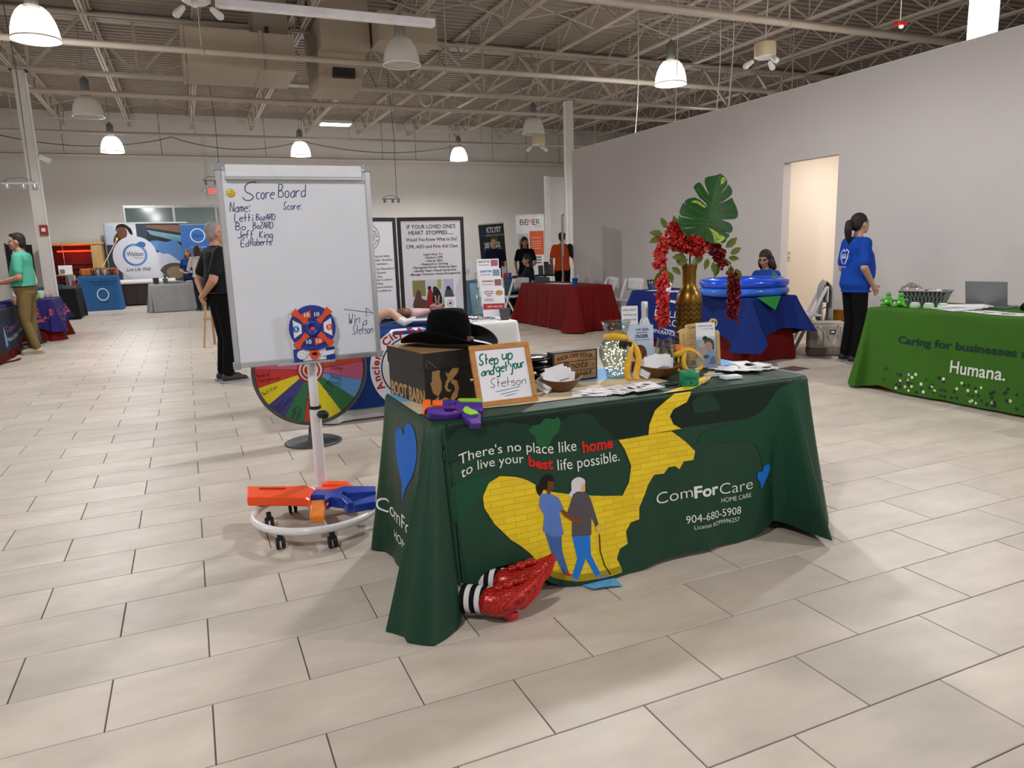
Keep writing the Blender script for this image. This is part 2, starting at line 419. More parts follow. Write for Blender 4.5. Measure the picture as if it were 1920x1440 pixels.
# ---------------------------------------------------------------- roof: deck, joists, girder
m_deck = mat('painted_deck', '92867a', .65, var=.06, scale=.8)
m_steel = mat('painted_steel', 'b5a99b', .55, var=.06, scale=2)
dk = MB(); y = YN; p_ = .23; zl, zh = ZC, ZC + .05; prof = []
while y < YF:
    prof += [(y, zl), (y + .10, zl), (y + .125, zh), (y + .205, zh)]; y += p_
prof.append((YF, zl))
vs = [(x, a, b_) for a, b_ in prof for x in (XL, XR)]
dk.add(vs, [(2 * i, 2 * i + 1, 2 * i + 3, 2 * i + 2) for i in range(len(prof) - 1)])
dk.add([(XL, YN, ZC + .2), (XR, YN, ZC + .2), (XR, YF + .25, ZC + .2), (XL, YF + .25, ZC + .2)], [(0, 1, 2, 3)])
ceil = struct(dk.build('ceiling', m_deck))
JZ = 5.62; GY = 17.0
def joist(x, y0, y1):
    j = MB()
    for s in (-.03, .03):
        j.box(x + s - .022, x + s + .022, y0, y1, ZC - .045, ZC - .003)
        j.box(x + s - .022, x + s + .022, y0 + .55, y1 - .55, JZ, JZ + .04)
    o = j.build('roof_joist', m_steel, ceil)
    wbm = MB(); n = max(2, round((y1 - y0 - 1.1) / 1.22)); st = (y1 - y0 - 1.1) / n
    wbm.bar((x, y0 + .12, ZC - .04), (x, y0 + .55, JZ + .03), .022); wbm.bar((x, y1 - .12, ZC - .04), (x, y1 - .55, JZ + .03), .022)
    for k in range(n):
        a = y0 + .55 + k * st
        wbm.bar((x, a, JZ + .03), (x, a + st / 2, ZC - .04), .024)
        wbm.bar((x, a + st / 2, ZC - .04), (x, a + st, JZ + .03), .024)
        wbm.bar((x, a, JZ + .03), (x, a, ZC - .04), .018)
    wbm.build('web', m_steel, o)
for k in range(-7, 8):
    x = 6.2 + 1.85 * k
    if XL < x < XR:
        joist(x, 6.35, GY); joist(x, GY, YF - .02)
for k in range(-5, 3):
    joist(6.2 + 3.7 * k, -4.3, 6.35)
def bridging(y):
    mb = MB()
    for k in range(-7, 7):
        x = 6.2 + 1.85 * k
        mb.bar((x, y, JZ + .03), (x + 1.85, y, ZC - .04), .02); mb.bar((x, y, ZC - .04), (x + 1.85, y, JZ + .03), .02)
    mb.build('bridging', m_steel, ceil)
for y in (10.0, 13.6, 20.6, 24.3): bridging(y)
for y in (11.7, 15.3, 22.4, 26.1):
    MB().box(-8, 19, y - .018, y + .018, JZ - .035, JZ).build('bridging', m_steel, ceil)
def girder(y, x0, x1):
    zb, zt = 4.97, 6.0; mb = MB()
    for s in (-.075, .075):
        mb.box(x0, x1, y + s - .055, y + s + .055, zb, zb + .05); mb.box(x0, x1, y + s - .055, y + s + .055, zt - .02, zt + .07)
    g = mb.build('girder', m_steel, ceil)
    wbm = MB(); st = 1.85; x = x0 + .2
    while x + st < x1:
        wbm.bar((x, y, zt), (x + st / 2, y, zb + .03), .07, .05); wbm.bar((x + st / 2, y, zb + .03), (x + st, y, zt), .07, .05)
        wbm.bar((x + st / 2, y, zb), (x + st / 2, y, zt), .05); x += st
    wbm.build('web', m_steel, g)
    kb = MB(); x = 6.2 - 1.85 * 7
    while x < x1:
        if x > x0: kb.bar((x, y, zb), (x, y - .8, JZ), .03); kb.bar((x, y, zb), (x, y + .8, JZ), .03)
        x += 3.7
    kb.build('knee_brace', m_steel, g)
girder(GY, XL, XR); girder(6.35, XL, XR)
m_white = mat('white_enamel', 'd9d6d3', .45, var=.02)
def column(x, y, label, w_=.2, top=5.0):
    t = thing('column', label, 'column', (x, y, 0))
    MB().box(-w_ / 2, w_ / 2, -w_ / 2, w_ / 2, 0, top).build('shaft', mat('column_paint', 'c9c5be', .5, var=.03), t, bevel=.015)
    MB().box(-w_ / 2 - .06, w_ / 2 + .06, -w_ / 2 - .06, w_ / 2 + .06, 0, .02).build('base_plate', m_steel, t)
    MB().box(-w_ / 2 - .05, w_ / 2 + .05, -w_ / 2 - .05, w_ / 2 + .05, top - .03, top).build('cap_plate', m_steel, t)
    return t
cl = column(-2.5, GY, 'square grey steel column with fire alarm, left of the sauna booth')
MB().tube([(.115, -.1, .3), (.115, -.1, 4.9)], .022, 10).build('conduit', m_white, cl)
cmid = column(9.2, GY, 'tall square steel column at the far end of the right partition')
MB().tube([(-.125, -.06, .2), (-.125, -.06, 4.95)], .035, 10).build('conduit', m_white, cmid)
column(9.2, 6.35, 'bright white column rising behind the partition at upper right', .24)
# ================================================================ UNDER THE ROOF
def pipe(y, z, r, label, x0=-8.9, x1=19, drop=4.2):
    t = thing('sprinkler_pipe', label, 'pipe', (0, y, z), 0, 'sprinkler pipes under the roof')
    MB().tube([(x0, 0, 0), (x1, 0, 0)], r, 12).build('pipe_run', m_steel, t)
    x = x0 + 1.1; h = MB(); c = MB()
    while x < x1:
        MB().tube([(x, 0, 0), (x, 0, ZC - z)], .012, 6).build('hanger_rod', m_steel, t)
        MB().tube([(x - .02, 0, 0), (x + .02, 0, 0)], r + .012, 12).build('clamp', m_steel, t); x += drop
    return t
pipe(9.35, 4.7, .05, 'thick sprinkler pipe crossing at the top right above the partition')
pipe(13.55, 4.7, .05, 'sprinkler pipe running in front of the big duct boxes')
pipe(17.35, 4.7, .045, 'sprinkler pipe passing just beneath the roof girder')
pipe(22.5, 4.7, .04, 'sprinkler pipe before the back wall above the row of lit pendants')
pipe(26.6, 4.62, .03, 'thin sprinkler pipe nearest the back wall', drop=6)
m_duct = mat('duct_paint', 'a39684', .6, var=.04, scale=1.5)
d1 = thing('air_duct', 'boxy beige air duct hanging at upper left with a riser', 'duct', (1.28, 15.07, 4.65))
for x0, x1 in ((-.93, .33), (.34, .92)): MB().box(x0, x1, -.75, .75, 0, .62).build('duct_section', m_duct, d1, bevel=.006)
MB().box(.31, .36, -.78, .78, -.02, .64).build('flange', m_duct, d1); MB().box(-.96, -.92, -.77, .77, -.015, .635).build('flange', m_duct, d1)
MB().box(.3, .92, -.1, .75, .62, 1.49).build('riser', m_duct, d1, bevel=.006)
MB().box(.5, .56, -.14, -.1, .68, .9).build('damper_handle', mat('dark_iron', '2c2927', .6), d1)
d2 = thing('supply_diffuser', 'beige supply duct drop with a dark slotted grille', 'duct', (3.1, 15.1, 4.55))
MB().box(-.45, .45, -.9, .9, .55, 1.59).build('duct_section', m_duct, d2, bevel=.006)
mbx = MB(); mbx.add([(-.45, -.5, .55), (.45, -.5, .55), (.45, .9, .55), (-.45, .9, .55), (-.4, -.1, 0), (.42, -.1, 0), (.42, 1.0, 0), (-.4, 1.0, 0)],
    [(3, 2, 1, 0), (4, 5, 6, 7), (0, 1, 5, 4), (1, 2, 6, 5), (2, 3, 7, 6), (3, 0, 4, 7)]); mbx.f = [tuple(reversed(f)) for f in mbx.f]
mbx.build('diffuser_box', m_duct, d2, bevel=.006)
MB().box(-.16, .26, -.35, -.2, .16, .33).build('grille_recess', mat('dark_iron', '2c2927', .6), d2)
for k in range(4): MB().box(-.14 + k * .1, -.12 + k * .1, -.37, -.3, .17, .32).build('grille_vane', mat('dark_iron', '2c2927', .6), d2)
d3 = thing('air_duct', 'long beige air duct running to the right beneath the deck', 'duct', (3.7, 14.1, 5.15))
MB().box(-.1, 1.0, -.4, .4, 0, .5).build('duct_section', m_duct, d3, bevel=.006)

# pendant high-bay lamps
def glass_mat(name, lit):
    mt = bpy.data.materials.new(name); mt.use_nodes = True; nt = mt.node_tree; N = nt.nodes; L = nt.links
    b = N['Principled BSDF']; b.inputs['Base Color'].default_value = (*lin('e9e6de'), 1); b.inputs['Roughness'].default_value = .25
    wv = N.new('ShaderNodeTexWave'); wv.inputs['Scale'].default_value = 14; wv.bands_direction = 'Z'
    tc = N.new('ShaderNodeTexCoord'); L.new(tc.outputs['Object'], wv.inputs[0])
    mr = N.new('ShaderNodeMapRange'); mr.inputs[3].default_value = .45; mr.inputs[4].default_value = .65; L.new(wv.outputs['Fac'], mr.inputs[0]); L.new(mr.outputs[0], b.inputs['Alpha'])
    if lit:
        # a lit acrylic reflector glows, brightest in the band around the arc tube
        sp = N.new('ShaderNodeSeparateXYZ'); L.new(tc.outputs['Object'], sp.inputs[0])
        m2 = N.new('ShaderNodeMapRange'); m2.inputs[1].default_value = .24; m2.inputs[2].default_value = .06; m2.inputs[3].default_value = .0; m2.inputs[4].default_value = 1.3
        L.new(sp.outputs['Z'], m2.inputs[0]); L.new(m2.outputs[0], b.inputs['Emission Strength'])
        b.inputs['Emission Color'].default_value = (1, .96, .9, 1)
    MATS[name] = mt; return mt
m_lit = glass_mat('acrylic_lit', True); m_unlit = glass_mat('acrylic_unlit', False)
m_ball = mat('ballast_grey', '8d8d8c', .4, .5)
bell = [(.30, 0), (.295, .03), (.285, .12), (.255, .24), (.205, .34), (.15, .40), (.10, .42), (.10, .415), (.145, .392), (.2, .332), (.25, .232), (.28, .12), (.29, .03), (.294, 0)]
def lamp(lit, label, loc, cable, group):
    t = thing('pendant_light', label, 'pendant light', loc, 0, group)
    MB().lathe(bell, 32, closed=True).build('reflector', m_lit if lit else m_unlit, t)
    MB().lathe([(.302, -.012), (.306, 0), (.302, .012), (.292, .012), (.292, -.012)], 32, closed=True).build('rim', mat('rim_clear', 'e8e8e4', .2), t)
    MB().lathe([(.075, .40), (.085, .43), (.085, .72), (.06, .74), (.02, .78)], 16).build('ballast', m_ball, t)
    MB().tube([(0, 0, .76), (0, 0, cable)], .008, 6).build('cord', mat('cord_grey', '8f8a84', .6), t)
    if lit:
        MB().lathe([(.02, .30), (.05, .26), (.06, .18), (.045, .1), (.01, .07)], 14).build('arc_tube', mat('arc_tube', 'ffffff', .3, emit='fff6e8', es=6), t)
        ld = bpy.data.lights.new('arc_light', 'SPOT'); ld.energy = LAMP_W; ld.color = LAMP_COL; ld.shadow_soft_size = .16; ld.spot_size = R(168); ld.spot_blend = .35
        lo = bpy.data.objects.new('arc_light', ld); lo.location = (0, 0, -.16); link(lo, t)
        lu = bpy.data.lights.new('dome_spill', 'POINT'); lu.energy = LAMP_W * .25; lu.color = LAMP_COL; lu.shadow_soft_size = .25   # light passing through the clear acrylic dome
        lo = bpy.data.objects.new('dome_spill', lu); lo.location = (0, 0, -.2); link(lo, t)
    return t
cb = ZC - 4.42
spots = [(-1.53, 12.15, 1, 'large lit dome pendant at the upper left corner'), (3.53, 12.13, 0, 'unlit milky dome pendant below the white batten'), (8.78, 12.12, 1, 'lit dome pendant hanging over the right partition'),
 (-1.53, 18.05, 0, 'unlit dome pendant beside the left column'), (8.8, 18.2, 0, 'unlit dome pendant by the far partition column'),
 (-1.53, 23.64, 1, 'lit pendant farthest left in the back row'), (3.55, 23.66, 1, 'lit pendant above the score board in the back row'), (8.78, 23.98, 1, 'lit pendant rightmost in the back row'),
 (-1.53, 6.2, 0, 'unlit dome pendant overhead to the left of the table'), (3.55, 6.2, 1, 'lit dome pendant overhead behind the green covered table'), (8.78, 6.2, 1, 'lit dome pendant over the corridor side of the partition'),
 (-1.53, .26, 1, 'lit dome pendant overhead left of the viewer'), (3.55, .26, 0, 'unlit dome pendant overhead beside the viewer'), (6.6, .26, 1, 'lit dome pendant overhead near the long green table'),
 (3.55, -5.6, 1, 'lit dome pendant behind the viewer'), (-5.5, 6.2, 1, 'lit dome pendant over the left aisle'), (-6.6, 18, 1, 'lit dome pendant far to the left'), (14, 18, 1, 'lit dome pendant beyond the partition')]
protos = {}
for x, y, lit, lb in spots:
    if lit not in protos: protos[lit] = lamp(lit, lb, (x, y, 4.36), ZC - 4.36, 'dome pendants under the roof')
    else: dup(protos[lit], (x, y, 4.36), label=lb)
ct = bpy.data.lights.new('corridor_lamp', 'AREA'); ct.energy = 24; ct.color = (1, .95, .89); ct.size = .6
cto = bpy.data.objects.new('corridor_lamp', ct); cto.location = (9.3, 7.6, 2.86); link(cto)
cdl = thing('ceiling_panel_light', 'square ceiling light inside the corridor doorway', 'ceiling light', (9.3, 7.6, 2.88))
MB().box(-.3, .3, -.3, .3, -.012, .02).build('diffuser', mat('panel_diffuser', 'ffffff', .5, emit='ffe9cf', es=3), cdl)
# linear LED panel, lit
lp = thing('linear_light', 'short glowing strip light hung before the back wall', 'strip light', (4.2, 21.3, 4.9))
MB().box(-.42, .42, -.2, .2, .02, .1).build('housing', m_white, lp); MB().box(-.4, .4, -.18, .18, 0, .02).build('diffuser', mat('led_strip', 'ffffff', .5, emit='f2fbff', es=9), lp)
for s in (-.35, .35): MB().tube([(s, 0, .1), (s, 0, ZC - 4.9)], .006, 6).build('hanger_rod', m_steel, lp)
# long white batten, off
bt = thing('batten_light', 'long white unlit batten light at the top centre', 'strip light', (2.1, 10.4, 4.47))
MB().box(-1.43, 1.43, -.055, .055, 0, .1).build('housing', mat('batten_white', 'e4e2e6', .4), bt, bevel=.01)
MB().box(-1.4, 1.4, -.04, .04, -.008, 0).build('lens', mat('batten_lens', 'efeef2', .3), bt)
for s in (-1.2, 1.36): MB().tube([(s, 0, .1), (s, 0, ZC - 4.47)], .006, 6).build('hanger_rod', m_steel, bt)
# drum spot clusters
def drum(loc, label, top):
    t = thing('spot_cluster', label, 'spotlight', loc, 0, 'drum spotlight clusters')
    cm_ = mat('drum_cream', 'cbbd97', .5)
    MB().lathe([(.17, 0), (.17, .2), (.15, .215), (0, .215)], 24).build('drum', cm_, t)
    MB().lathe([(.0, -.03), (.13, -.03), (.17, 0), (0, .0)], 24).build('ring', m_white, t)
    for k in range(3):
        a = k * 2.1 + .4; p = V((cos(a) * .2, sin(a) * .2, -.06))
        MB().cap(p, p + V((cos(a) * .09, sin(a) * .09, -.06)), .035, .05, 12).build('spot_head', m_white, t)
    MB().tube([(0, 0, .2), (.03, 0, top * .5), (0, 0, top)], .006, 6).build('cord', m_white, t)
drum((8.9, 9.75, 4.3), 'cream drum spotlight cluster hanging above the right partition', ZC - 4.3)
drum((8.65, 17.6, 4.0), 'cream drum spotlight cluster below the far unlit pendant', ZC - 4.0)
drum((.45, 10.35, 4.5), 'cream drum spotlight cluster at the end of the white batten', ZC - 4.5)
# wires hanging, hanging track remnants
m_wire = mat('wire_white', 'cfcac2', .6); m_cable = mat('cable_dark', '4a443f', .6)
def track(loc, label, ln):
    t = thing('hanging_track', label, 'track light', loc, 0, 'hanging track light remnants')
    MB().tube([(0, 0, .05), (.02, 0, ln * .5), (-.05, 0, ln)], .008, 6).build('cord', m_cable, t)
    MB().box(-.42, .1, -.02, .02, 0, .03).build('rail', m_ball, t)
    for x in (-.35, -.12, .04): MB().lathe([(.03, -.09), (.045, -.05), (.03, 0)], 12, (x, 0, 0)).build('spot_head', m_ball, t)
    MB().tube([(-.42, 0, .02), (-.3, 0, .1), (-.1, 0, .11), (.05, 0, .04)], .007, 6).build('wire', m_cable, t)
track((5.6, 20.5, 2.83), 'grey hanging track light right of the score board', ZC - 2.83)
track((1.02, 20.5, 3.3), 'grey hanging track light above the exit sign', ZC - 3.3)
track((-2.2, 14.6, 2.68), 'grey hanging track light at the left edge', ZC - 2.68)
def wire(p0, p1, sag, label, m_=None, r=.006):
    t = thing('loose_wire', label, 'wire', p0); a = V(p0); d = V(p1) - a
    MB().tube([d * (i / 12) + V((sag * sin(PI * i / 12), 0, -abs(sag) * .2 * sin(PI * i / 12))) for i in range(13)], r, 6).build('wire', m_ or m_wire, t)
wire((8.1, 9.6, 5.4), (8.07, 9.62, WH + .01), .05, 'white wire dropping to the partition beside the drum light')
wire((8.1, 9.95, 5.5), (8.07, 9.9, WH + .01), .06, 'second white wire dropping to the partition by the drum light')
wire((8.1, 11.0, 5.5), (8.07, 11.0, WH + .01), .02, 'white wire dropping to the partition below the lit pendant')
wire((8.1, 12.2, 5.5), (8.07, 12.25, WH + .01), .04, 'white wire dropping to the partition near the steel column')
for k, (x0, x1) in enumerate(((-4.6, 0), (0, 3.8), (3.8, 9.2))):
    t = thing('drooping_cable', ['dark cable swagged along the back wall above the left aisle', 'dark cable swagged along the back wall over the score board', 'dark cable swagged along the back wall toward the far column'][k], 'cable', (x0, 25, 5.0))
    MB().tube([((x1 - x0) * i / 16, 0, -.32 * sin(PI * i / 16) ** .8 if 0 < i < 16 else 0) for i in range(17)], .014, 6).build('cable', m_cable, t)
cc = thing('cable_coil', 'small white coil of cable hanging under the girder', 'cable', (5.45, 16.9, 4.83))
for k in range(3): MB().tube([(.15 * cos(a / 12 * 2 * PI), .02 * k, .15 * sin(a / 12 * 2 * PI) * (1 + .08 * k)) for a in range(12)], .01, 6, closed=True).build('loop', m_wire, cc)
al = thing('roof_strobe', 'red alarm strobe hanging from the deck near the top centre', 'alarm', (4.55, 11.75, 5.85))
MB().box(-.1, .1, -.05, .05, -.05, .05).build('housing', mat('alarm_red', '8d1418', .4), al, bevel=.01); MB().ell((0, -.05, -.03), (.04, .03, .03)).build('lens', m_white, al)
al = thing('roof_strobe', 'red alarm strobe under the joists above the right partition', 'alarm', (9.3, 7.6, 4.22))
MB().box(-.09, .09, -.05, .05, 0, .05).build('housing', mat('alarm_red', '8d1418', .4), al, bevel=.01); MB().ell((0, -.02, -.01), (.04, .03, .03)).build('lens', m_white, al); MB().tube([(0, 0, .05), (0, 0, ZC - 4.22)], .007, 6).build('rod', m_steel, al)
# wall fittings
fa = thing('fire_alarm', 'red fire alarm box with white strobe on the left column', 'alarm', (-2.45, 16.87, 1.93))
MB().box(-.07, .07, -.05, .0, 0, .19).build('housing', mat('alarm_red', '8d1418', .4), fa, bevel=.006); MB().box(-.035, .035, -.065, -.05, .06, .13).build('strobe', m_white, fa, bevel=.005)
cmr = thing('security_camera', 'small white security camera on the left column', 'camera', (-2.36, 16.9, 3.4))
MB().box(0, .2, -.05, .05, -.05, .05, Matrix.Rotation(R(25), 4, 'Y')).build('camera_body', m_white, cmr, bevel=.01); MB().tube([(-.03, 0, 0), (.04, 0, .02)], .02, 8).build('bracket', m_ball, cmr)
ex = thing('exit_sign', 'white exit sign with glowing red letters on the back wall', 'exit sign', (1.16, YF - .06, 3.66))
MB().box(-.22, .2, 0, .06, -.11, .11).build('housing', m_white, ex, bevel=.008); MB().lathe([(.05, 0), (.05, .1)], 10, (-.3, .03, -.05)).build('lamp_head', m_white, ex)
decal('lettering', fit_text('EXIT', -.17, .15, -.07, .15, bold=.02), planeF((0, -.002, 0), (1, 0, 0), (0, 0, 1)), mat('exit_red', 'ff2a20', .5, emit='ff1408', es=.9), ex)
ol = thing('wall_outlet', 'white outlet plate with red sockets inside the doorway', 'outlet', (8.66, 8.849, 1.14))
MB().box(-.05, .05, -.012, 0, -.08, .08).build('plate', m_white, ol, bevel=.003)
for z in (-.035, .035): MB().lathe([(.02, 0), (.02, .01)], 12, (0, -.018, z)).build('socket', mat('socket_red', 'b0352c', .5), ol)
# ================================================================ DRAPED TABLES
class Cloth:
    """cloth over a rectangular table: rounded-rectangle perimeter, hanging to a hem with folds"""
    def __init__(s, x0, x1, y0, y1, zt, hem, rc=.03, flare=.05, amp=.02, freq=9, corner=.1, extra=None, lift=None, seed=0):
        s.b = (x0, x1, y0, y1); s.zt = zt; s.hem = hem; s.rc = rc; s.fl = flare; s.amp = amp; s.fq = freq; s.co = corner
        s.ex = extra; s.lift = lift; s.lx = x1 - x0 - 2 * rc; s.ly = y1 - y0 - 2 * rc; s.a = rc * PI / 2
        s.L = 2 * (s.lx + s.ly) + 4 * s.a; s.sd = seed
        s.corners = [s.lx + s.a / 2, s.lx + s.a * 1.5 + s.ly, 2 * s.lx + 2.5 * s.a + s.ly, s.L - s.a / 2]
    def base(s, t):
        x0, x1, y0, y1 = s.b; rc = s.rc; t %= s.L
        segs = [(s.lx, (x0 + rc, y0), (1, 0), (0, -1), (x1 - rc, y0 + rc), -PI / 2), (s.ly, (x1, y0 + rc), (0, 1), (1, 0), (x1 - rc, y1 - rc), 0),
                (s.lx, (x1 - rc, y1), (-1, 0), (0, 1), (x0 + rc, y1 - rc), PI / 2), (s.ly, (x0, y1 - rc), (0, -1), (-1, 0), (x0 + rc, y0 + rc), PI)]
        for ln, p, d, n, c, a0 in segs:
            if t <= ln: return V((p[0] + d[0] * t, p[1] + d[1] * t, 0)), V((*n, 0))
            t -= ln
            if t <= s.a:
                a = a0 + t / rc; return V((c[0] + rc * cos(a), c[1] + rc * sin(a), 0)), V((cos(a), sin(a), 0))
            t -= s.a
        return s.base(0)
    def d(s, t, v):
        q = 0
        for c in s.corners:
            e = abs((t - c + s.L / 2) % s.L - s.L / 2); q += math.exp(-(e / .09) ** 2) * s.co * (1 + .35 * sin(e * 55))
        o = (s.fl + q) * v ** 1.15
        o += s.amp * v ** .8 * (sin(t * s.fq + s.sd) + .6 * sin(t * s.fq * 1.9 + 1.3 + s.sd) + .4 * sin(t * s.fq * 3.3 + 2.1 * s.sd)) * .5
        if s.ex: o += s.ex(t % s.L, v)
        return max(o, .001 if v > 0 else 0)
    def P(s, t, v, eps=0):
        p, n = s.base(t); zb = s.hem + (s.lift(t % s.L) if s.lift else 0)
        z = s.zt - (s.zt - zb) * v
        ed = .012 * (1 - min(1, v / .03)) ** 2
        return p + n * (s.d(t, v) - ed + eps) + V((0, 0, z - (0 if v > 0 else 0)))
    def front(s, eps=.0012):   # (x,z) on the side facing -Y
        return lambda x, z: s.P(x - s.b[0] - s.rc, max(0, (s.zt - z) / (s.zt - s.hem)), eps)
    def side_l(s, eps=.0012):  # (y,z) on the side facing -X
        return lambda y, z: s.P(2 * s.lx + s.ly + 3 * s.a + (s.b[3] - s.rc - y), max(0, (s.zt - z) / (s.zt - s.hem)), eps)
    def side_r(s, eps=.0012):
        return lambda y, z: s.P(s.lx + s.a + (y - s.b[2] - s.rc), max(0, (s.zt - z) / (s.zt - s.hem)), eps)
    def mesh(s, nu=260, nv=26):
        ts = sorted([i / nu * s.L for i in range(nu)] + [(c + .1 * (k - 12) / 12) % s.L for c in s.corners for k in range(25)]); nu = len(ts); mb = MB(); vv = [0, .012, .03] + [.03 + .97 * j / nv for j in range(1, nv + 1)]
        vs = [s.P(q, v) for v in vv for q in ts]
        fs = [(j * nu + i, j * nu + (i + 1) % nu, (j + 1) * nu + (i + 1) % nu, (j + 1) * nu + i) for j in range(len(vv) - 1) for i in range(nu)]
        mb.add(vs, [tuple(reversed(f)) for f in fs], True); n = len(mb.v); mb.f.append(tuple(range(nu))); mb.sm.append(False); mb.mi.append(0)
        return mb
def folding_table(x0, x1, y0, y1, zt, label):
    t = thing('folding_table', label, 'table', ((x0 + x1) / 2, (y0 + y1) / 2, 0)); a, b = (x1 - x0) / 2 - .04, (y1 - y0) / 2 - .04
    MB().box(-a, a, -b, b, zt - .045, zt - .004).build('table_top', mat('table_plastic', 'c9c7c2', .6), t, bevel=.008)
    for sx in (-1, 1):
        for sy in (-1, 1): MB().tube([(sx * (a - .2), sy * (b - .08), 0), (sx * (a - .2), sy * (b - .08), zt - .04)], .014, 8).build('leg', mat('table_steel', '6f7072', .4, .6), t)
    return t
def fabric(name, col, rough=.75, **k): return mat(name, col, rough, var=k.pop('var', .06), scale=k.pop('scale', 3), bump=.12, bscale=500, sheen=k.pop('sheen', 0), spec=k.pop('spec', .2), **k)
# ================================================================ THE GREEN COVERED TABLE
def ext_main(t, v):
    g = lambda c, w: math.exp(-((t - c) / w) ** 2)
    o = .05 * v ** 1.2 * math.exp(-((t - .75) / .5) ** 2)
    o += .21 * v ** 1.25 * g(1.765, .05) + .02 * v * g(1.88, .03) - .02 * v * g(1.67, .035)
    o += v ** .9 * (.045 * g(-.012, .016) + .17 * g(mc.L - .018, .024) - .03 * g(mc.L - .07, .015) + .06 * g(mc.L - .11, .02) - .02 * g(mc.L - .16, .02))
    e = min(t, mc.L - t)
    if e < .06: o += v ** .8 * (.034 * sin((t if t < 1 else t - mc.L) * 330) + .02 * sin((t if t < 1 else t - mc.L) * 610 + 1)) * (1 - e / .06)
    return o
def lift_main(t):
    return .125 * math.exp(-((t - .24) / .16) ** 4) + .012 * (1 + sin(t * 7)) * (t < 1.9) + (.05 * math.exp(-((t - 1.66) / .1) ** 2))
mc = Cloth(.785, 2.685, 2.575, 3.30, .75, .004, rc=.025, flare=.045, amp=.016, freq=11, corner=.055, extra=ext_main, lift=lift_main, seed=.4)
m_green = fabric('green_polyester', '133a28', .45, var=.1, scale=2.5, spec=.35)
folding_table(.80, 2.67, 2.59, 3.285, .745, 'folding table hidden beneath the printed dark green cloth')
cloth = mc.mesh(700, 40).build('tablecloth', m_green); tag(cloth, 'dark green printed tablecloth with a yellow brick road', 'tablecloth')
F1, F2, F3, F4 = mc.front(.0010), mc.front(.0020), mc.front(.0030), mc.front(.004)
def C(name, d, col, F=F1, cut=.022): return decal(name, d, F, col, cloth, cut)
C('printed_dark_band', rect2d(.83, 2.6, .585, .745), '0e2119')  # darker green band printed along the top of the front
C('printed_bush', poly2d(smooth_poly([(.83, .66), (.9, .72), (1.036, .70), (1.083, .715), (1.135, .70), (1.237, .685), (1.318, .69), (1.385, .712), (1.436, .715), (1.493, .69), (1.516, .65), (1.557, .62), (1.563, .583), (1.426, .575), (1.002, .575), (.83, .6)])), '143324', F2)
C('printed_bush', poly2d(smooth_poly([(2.02, .5), (2.05, .55), (2.1, .56), (2.15, .57), (2.297, .581), (2.373, .60), (2.432, .635), (2.492, .70), (2.585, .728), (2.64, .71), (2.62, .3), (2.50, .1), (2.4, .3), (2.35, .45), (2.25, .48)])), '14402c', F2)
C('printed_bush', poly2d(smooth_poly([(1.188, .659), (1.206, .685), (1.238, .692), (1.264, .714), (1.3, .706), (1.32, .711), (1.331, .687), (1.316, .649), (1.294, .634), (1.28, .607), (1.254, .592), (1.219, .604), (1.214, .637)])), '1e5833', F3)
C('printed_bush', poly2d([(1.997, .642), (1.985, .69), (2.011, .719), (2.083, .728), (2.123, .694), (2.151, .641)]), '163726', F3)
C('printed_bush', poly2d(smooth_poly([(.83, .492), (.885, .492), (.943, .475), (1.031, .454), (.97, .369), (.86, .337), (.83, .383)])), '164830', F2)
path = [(1.046, .452), (.998, .428), (.97, .369), (.972, .313), (1.008, .222), (1.075, .123), (1.131, .075), (1.191, .04), (1.37, .02), (1.565, .02), (1.563, .04), (1.544, .084), (1.564, .12), (1.607, .131), (1.603, .184), (1.63, .218), (1.672, .223), (1.677, .274), (1.711, .325), (1.733, .361), (1.77, .396), (1.823, .391), (1.849, .416), (1.884, .415), (1.904, .397), (1.93, .429), (1.98, .429), (1.992, .469), (1.947, .517), (1.873, .577), (1.6, .58), (1.627, .537), (1.653, .461), (1.637, .392), (1.6, .341), (1.44, .371), (1.246, .408)]
def brick_print():
    mt = mat('yellow_brick_print', 'c9a410', .5, var=.14, scale=7); N = mt.node_tree.nodes; L = mt.node_tree.links
    tc = N.new('ShaderNodeTexCoord'); mp = N.new('ShaderNodeMapping'); mp.inputs['Rotation'].default_value = (R(90), 0, 0); L.new(tc.outputs['Object'], mp.inputs[0])
    bk = N.new('ShaderNodeTexBrick'); bk.inputs['Scale'].default_value = 9; bk.inputs['Mortar Size'].default_value = .012; bk.inputs['Row Height'].default_value = .22; bk.inputs['Brick Width'].default_value = .9
    bk.inputs['Color1'].default_value = (*lin('e3c512'), 1); bk.inputs['Color2'].default_value = (*lin('d8b60c'), 1); bk.inputs['Mortar'].default_value = (*lin('bb9c08'), 1)
    L.new(mp.outputs[0], bk.inputs['Vector']); L.new(bk.outputs[0], N['Principled BSDF'].inputs['Base Color']); return mt
m_brick = brick_print()
C('printed_road', poly2d(path), m_brick, F3)
C('printed_road', poly2d([(1.752, .579), (1.76, .623), (1.793, .683), (1.853, .721), (1.90, .745), (1.99, .745), (1.96, .70), (1.889, .676), (1.868, .646), (1.885, .607), (1.927, .581)]), m_brick, F3)
topF = planeF((0, 0, .752), (1, 0, 0), (0, 1, 0))
decal('printed_road', poly2d([(1.835, 2.578), (2.024, 2.665), (2.231, 2.8), (2.346, 2.904), (2.376, 2.884), (2.211, 2.727), (2.059, 2.62), (1.99, 2.578)]), lambda x, y: topF(x, y, .0015), m_brick, cloth)
decal('printed_sand', poly2d([(.79, 2.757), (1.2, 2.70), (1.65, 2.70), (2.03, 2.80), (2.03, 3.0), (.79, 3.02)]), lambda x, y: topF(x, y, .001), 'c9b596', cloth)
decal('printed_sky', rect2d(.79, 2.66, 3.0, 3.29), lambda x, y: topF(x, y, .0006), '6aa7dc', cloth)
